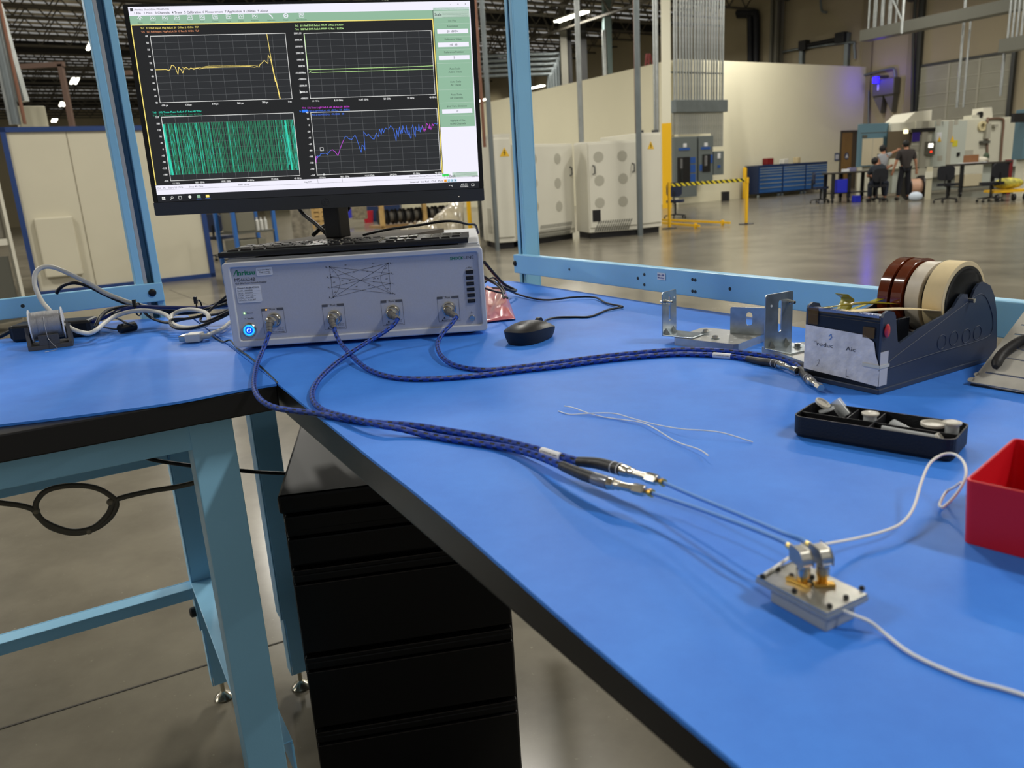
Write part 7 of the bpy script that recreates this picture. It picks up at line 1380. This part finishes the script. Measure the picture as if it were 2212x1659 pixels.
# ---- left: tall beige enclosure, its hatch, pipes
en, ew, FE = gframe('machine_housing', 'large beige machine housing with dark blue edges behind the left bench', 'machine', (66, 655), (466, 597.5), Y=(11.2, 13.2))
I_ = on(466, 597.5, 0); en.location = (I_.x - V.x*5.2, I_.y - V.y*5.2, 0); en.rotation_euler = (0, 0, AV); WM[en.name] = Matrix.Translation(en.location) @ Matrix.Rotation(AV, 4, 'Z')
I0 = WM[en.name].inverted()
def FE(px, py, off=0): c0 = I0 @ Vector((0, 0, HC)); r = I0.to_3x3() @ ray(px, py); k = (off - c0.y)/r.y; q_ = c0 + r*k; return q_.x, q_.z
xl = FE(36, 450)[0]; hz = FE(250, 272)[1]; M_navy2 = mat('edge_navy', (34, 62, 118), .5); M_bei = mat('housing_beige', (204, 198, 176), .55, var=.03, vs_=1)
xm = (xl + FE(20, 380)[0])/2
MB().box(xm + .05, 5.15, 0, 2.0, .07, hz - .06).build('panel_body', M_bei, en)
mb = MB(); mb.box(xm, xm + .07, -.03, 0, 0, hz); mb.box(5.12, 5.2, -.03, 0, 0, hz); mb.box(xm, 5.2, -.03, 0, hz - .07, hz); mb.box(xm, 5.2, -.03, 0, 0, .07); mb.build('edge_frame', M_navy2, en)
xs = FE(165, 400)[0]; MB().box(xs - .006, xs + .006, -.004, 0, .08, hz - .08).build('seam', mat('seam_beige', (138, 130, 110), .7), en)
(x0, z1), (x1, z0) = FE(72, 472), FE(180, 592); MB().box(x0, x1, -.09, -.001, z0, z1).build('hatch', M_bei, en, bevel=.02)
bxo = MB().box(FE(40, 250)[0], FE(104, 250)[0], .3, 1.3, hz + .001, hz + .33).build('roof_box', mat('roof_box', (168, 164, 144), .6), en, bevel=.02)
for (px, r, m, lab_) in ((18, .06, M_galvd, 'thick grey post rising above the beige housing at the left edge'), (36, .025, M_copper, 'copper pipe rising above the beige housing at the left edge'), (8, .04, M_galv, 'silver pipe at the far left edge')):
    p = at(px + 12, 240, 12.0); mb = MB(); mb.cyl((p.x, p.y, hz + .05), (p.x, p.y, 9.8), r, seg=10); tag(mb.build('riser_pipe', m), lab_, 'pipe')
p = at(44, 190, 12.2); mb = MB(); mb.bar((p.x, p.y, 2.85), (p.x - .1, p.y, 4.2), .12, .12); mb.bar((p.x - .1, p.y, 4.2), (p.x + .5, p.y, 6.5), .05, .05); tag(mb.build('strut_brace', M_galv), 'galvanised channel and slanted rod near the left edge', 'strut')
for s, (px, Y_) in enumerate(((150, 22), (232, 24))): p = at(px, 240, Y_); mb = MB(); mb.bar((p.x - 2.2 if s == 0 else p.x, p.y, 5.0), (p.x + (.1 if s == 0 else .9), p.y, 5.0), .12, .12); mb.bar((p.x, p.y, 0), (p.x, p.y, 5.0), .12, .12); tag(mb.build('pipe_rack', mat('rack_brown', (92, 70, 58), .6)), ('nearer' if s == 0 else 'farther') + ' rust-brown pipe frame above the beige housing', 'frame')
# shelf unit left of the housing
gl, gw, FG = gframe('equipment_rack', 'grey equipment rack left of the beige housing', 'rack', (-60, 700), (52, 655), Y=(8.0, 8.6)); MB().box(0, gw, 0, .6, 1.0, 1.9).build('upper_body', mat('rack_grey', (112, 108, 96), .6), gl); MB().box(0, gw, -.02, .6, .92, .99).build('shelf', M_cab, gl); MB().box(0, gw*.9, 0, .6, .1, .8).build('lower_body', M_slot, gl); MB().box(gw - .5, gw - .44, -.04, -.021, .99, 1.9).box(gw - .04, gw, -.04, 0, .0, 1.95).build('frame_post', M_cab, gl)
# ---- behind and below the monitor
def rack(label, pl, pr, Yl, Yr, zs, m=M_tb):
    o, w, F = gframe('storage_rack', label, 'rack', pl, pr, 'racks seen under the monitor', Y=(Yl, Yr))
    for x in (0, w - .05):
        for y in (0, .55): MB().box(x, x + .05, y, y + .05, 0, zs[-1] + .1).build('post', m, o)
    for z in zs: MB().box(.05, w - .05, 0, .6, z, z + .03).build('shelf', M_slot, o)
    return o, w, F
ra, rw, FR = rack('wire rack with grey bins and white bottles under the left half of the monitor', (512, 540), (604, 532), 11.5, 12, (.35, .75, 1.12))
M_gbin = mat('bin_grey', (112, 110, 96), .6); M_btl = mat('bottle_white', (206, 206, 200), .5)
for k, (x0, x1, z) in enumerate(((.07, .36, .381), (.07, .36, .781), (.37, .5, .381))): on_table(ra, 'grey_bin', x0, x1, .02, .5, z, z + .28, M_gbin, ('large grey bin on the lower rack shelf', 'large grey bin on the upper rack shelf', 'narrow grey bin on the lower rack shelf')[k], 'bin', .01)
b0 = None
for k in range(9):
    x = .42 + .07*(k % 3) + (.0 if k < 6 else .1); z = .781 if k < 5 else .381; y = .08 + .12*(k//3); x = min(x, rw - .1)
    if k >= 5: x = max(x, .54)
    p = WM[ra.name] @ Vector((x, y, z))
    if b0 is None: mb = MB(); mb.lathe((0, 0, 0), (0, 0, 1), [(0, .028), (.14, .028), (.16, .012), (.19, .012)], 12); b0 = mb.build('bottle', M_btl); tag(b0, 'white bottle standing on the wire rack under the monitor', 'bottle', 'white bottles on the wire rack'); o = b0
    else: o = b0.copy(); C.objects.link(o)
    o.location = p
def crate(label, px, py, w, h, d):
    p = on(px, py, 0); o = thing('wooden_crate', label, 'crate', (p.x, p.y, 0), math.radians(14), 'wooden crates'); m = mat('pine', (196, 162, 102), .7, var=.2, vs_=6)
    mb = MB(); n = 4
    for k in range(n): mb.box(0, w, 0, .03, .1 + k*(h - .1)/n, .1 + (k + .72)*(h - .1)/n)
    mb.build('front_slats', m, o); MB().box(0, w, .04, d, .1, h - .02).build('inside', mat('pine_dark', (120, 94, 58), .8), o); MB().box(0, .1, -.02, d, 0, h).box(w - .1, w, -.02, d, 0, h).box(w/2 - .05, w/2 + .05, -.02, 0, 0, h).build('posts', m, o); MB().box(-.02, w + .02, -.02, d, h, h + .04).build('lid', m, o)
crate('left pine crate seen under the monitor', 641, 496, .52, .82, .6); crate('right pine crate seen under the monitor beside its column', 676, 493, .68, .78, .6)
p = on(797, 481, 0); mb = MB(); mb.lathe((p.x, p.y, 0), (0, 0, 1), [(0, .17), (.48, .22), (.48, .19), (.02, .15)], 18); tag(mb.build('red_bin', mat('far_red', (176, 26, 46), .5)), 'red waste bin standing far behind under the monitor', 'bin')
far('shelf_unit', 'tall blue shelving far behind the red bin', 'rack', 770, 850, 33, M_tdk, 0, 1.55, .6); far('shelf_unit', 'blue cabinet just right of the monitor column', 'rack', 722, 738, 30, M_crate, .3, 1.2, .5)
far('far_rack', 'jumbled grey rack between the wire rack and the crates', 'rack', 606, 640, 20, mat('rack_mix', (132, 126, 112), .6, var=.4, vs_=7), 0, 1.15, .6); far('far_rack', 'jumbled shelf left of the red bin', 'rack', 742, 770, 28, mat('rack_mix2', (120, 112, 92), .6, var=.45, vs_=9), .3, 1.0, .6)
# pallet of spools and a film-wrapped pallet
pal, pw, FPp = gframe('spool_pallet', 'timber pallet rack carrying black cable spools under the right end of the monitor', 'pallet', (826, 520), (1008, 508), Y=(17.5, 18.5))
m_ = mat('pine', (196, 162, 102))
for z in (.42, .92, 1.02): MB().box(0, pw*.95, 0, .8, z, z + .06).build('board', mat('board_brown', (150, 118, 74), .7, var=.2, vs_=5), pal)
for x in (.02, pw*.5, pw*.9): MB().box(x, x + .09, .0, .1, 0, .95).build('post', m_, pal)
s0 = None
for k in range(9):
    x = .12 + .2*(k % 9); 
    for z in ((.66,) if k else (.66, .22)):
        p = WM[pal.name] @ Vector((x, .05, z))
        if s0 is None:
            s0 = thing('cable_spool', 'black cable spool on the timber pallet rack', 'spool', p, pal.rotation_euler.z, 'spools on the pallet rack')
            for xx in (-.07, .05): mb = MB(); mb.lathe((xx, .18, 0), (1, 0, 0), [(0, .17), (.02, .17)], 20); mb.build('flange', M_blk, s0)
            mb = MB(); mb.lathe((-.05, .18, 0), (1, 0, 0), [(0, .13), (.10, .13)], 18); mb.build('winding', mat('winding_grey', (96, 92, 84), .5), s0)
        else: copy_tree(s0, p, pal.rotation_euler.z)
for k in range(7):
    x = .5 + .22*k; p = WM[pal.name] @ Vector((x, .0, 1.085)); mb = MB(); mb.lathe((0, .2, .14), (1, 0, 0), [(0, .13), (.02, .13), (.02, .10), (.12, .10), (.12, .13), (.14, .13)], 16); o = mb.build('top_spool', M_tb if k in (1, 4) else mat('winding_brown', (86, 78, 66), .5)); o.location = p; o.rotation_euler = (0, 0, pal.rotation_euler.z); tag(o, ('blue' if k in (1, 4) else 'brown-grey') + ' spool lying on the top board of the pallet rack', 'spool', ('blue' if k in (1, 4) else 'brown-grey') + ' spools on the top board')
rnd = random.Random(12); pp = on(940, 545, 0)
a_, b_ = at(858, 500, 15.2), at(1006, 495, 15.8)
def film(u, v):
    x = a_.x + (b_.x - a_.x)*(u*1.04 - .02); prof_ = .30 + .62*u**.8 + .05*math.sin(9*u); zz = prof_*(1 - (2*v - 1)**6) + .02; y = 15.4 + 1.1*(v - .5)*2*.5
    return (x + .03*math.sin(13*v + 5*u), y - .55 + .05*math.sin(21*u + 7*v), zz + .035*math.sin(17*u + 11*v) + .02*math.sin(37*u - 9*v))
mb = MB(); mb.grid(film, 40, 16); tag(mb.build('wrapped_load', mat('film_wrap', (176, 166, 142), .25, var=.3, vs_=6, trans=.2, coat=.5, bump=.6, bs=20)), 'pallet load wrapped in crumpled clear film under the right end of the monitor', 'wrapped pallet')
p = on(1018, 522, 0); mb = MB(); mb.cyl((p.x, p.y, 0), (p.x, p.y, 1.7), .05, seg=12); tag(mb.build('bollard', M_saf), 'slim yellow post right of the wrapped pallet', 'bollard')
far('far_rack', 'dark cluttered rack behind the slim yellow post', 'rack', 1022, 1040, 19, mat('rack_mix3', (70, 72, 70), .6, var=.5, vs_=9), 0, 1.3, .5)
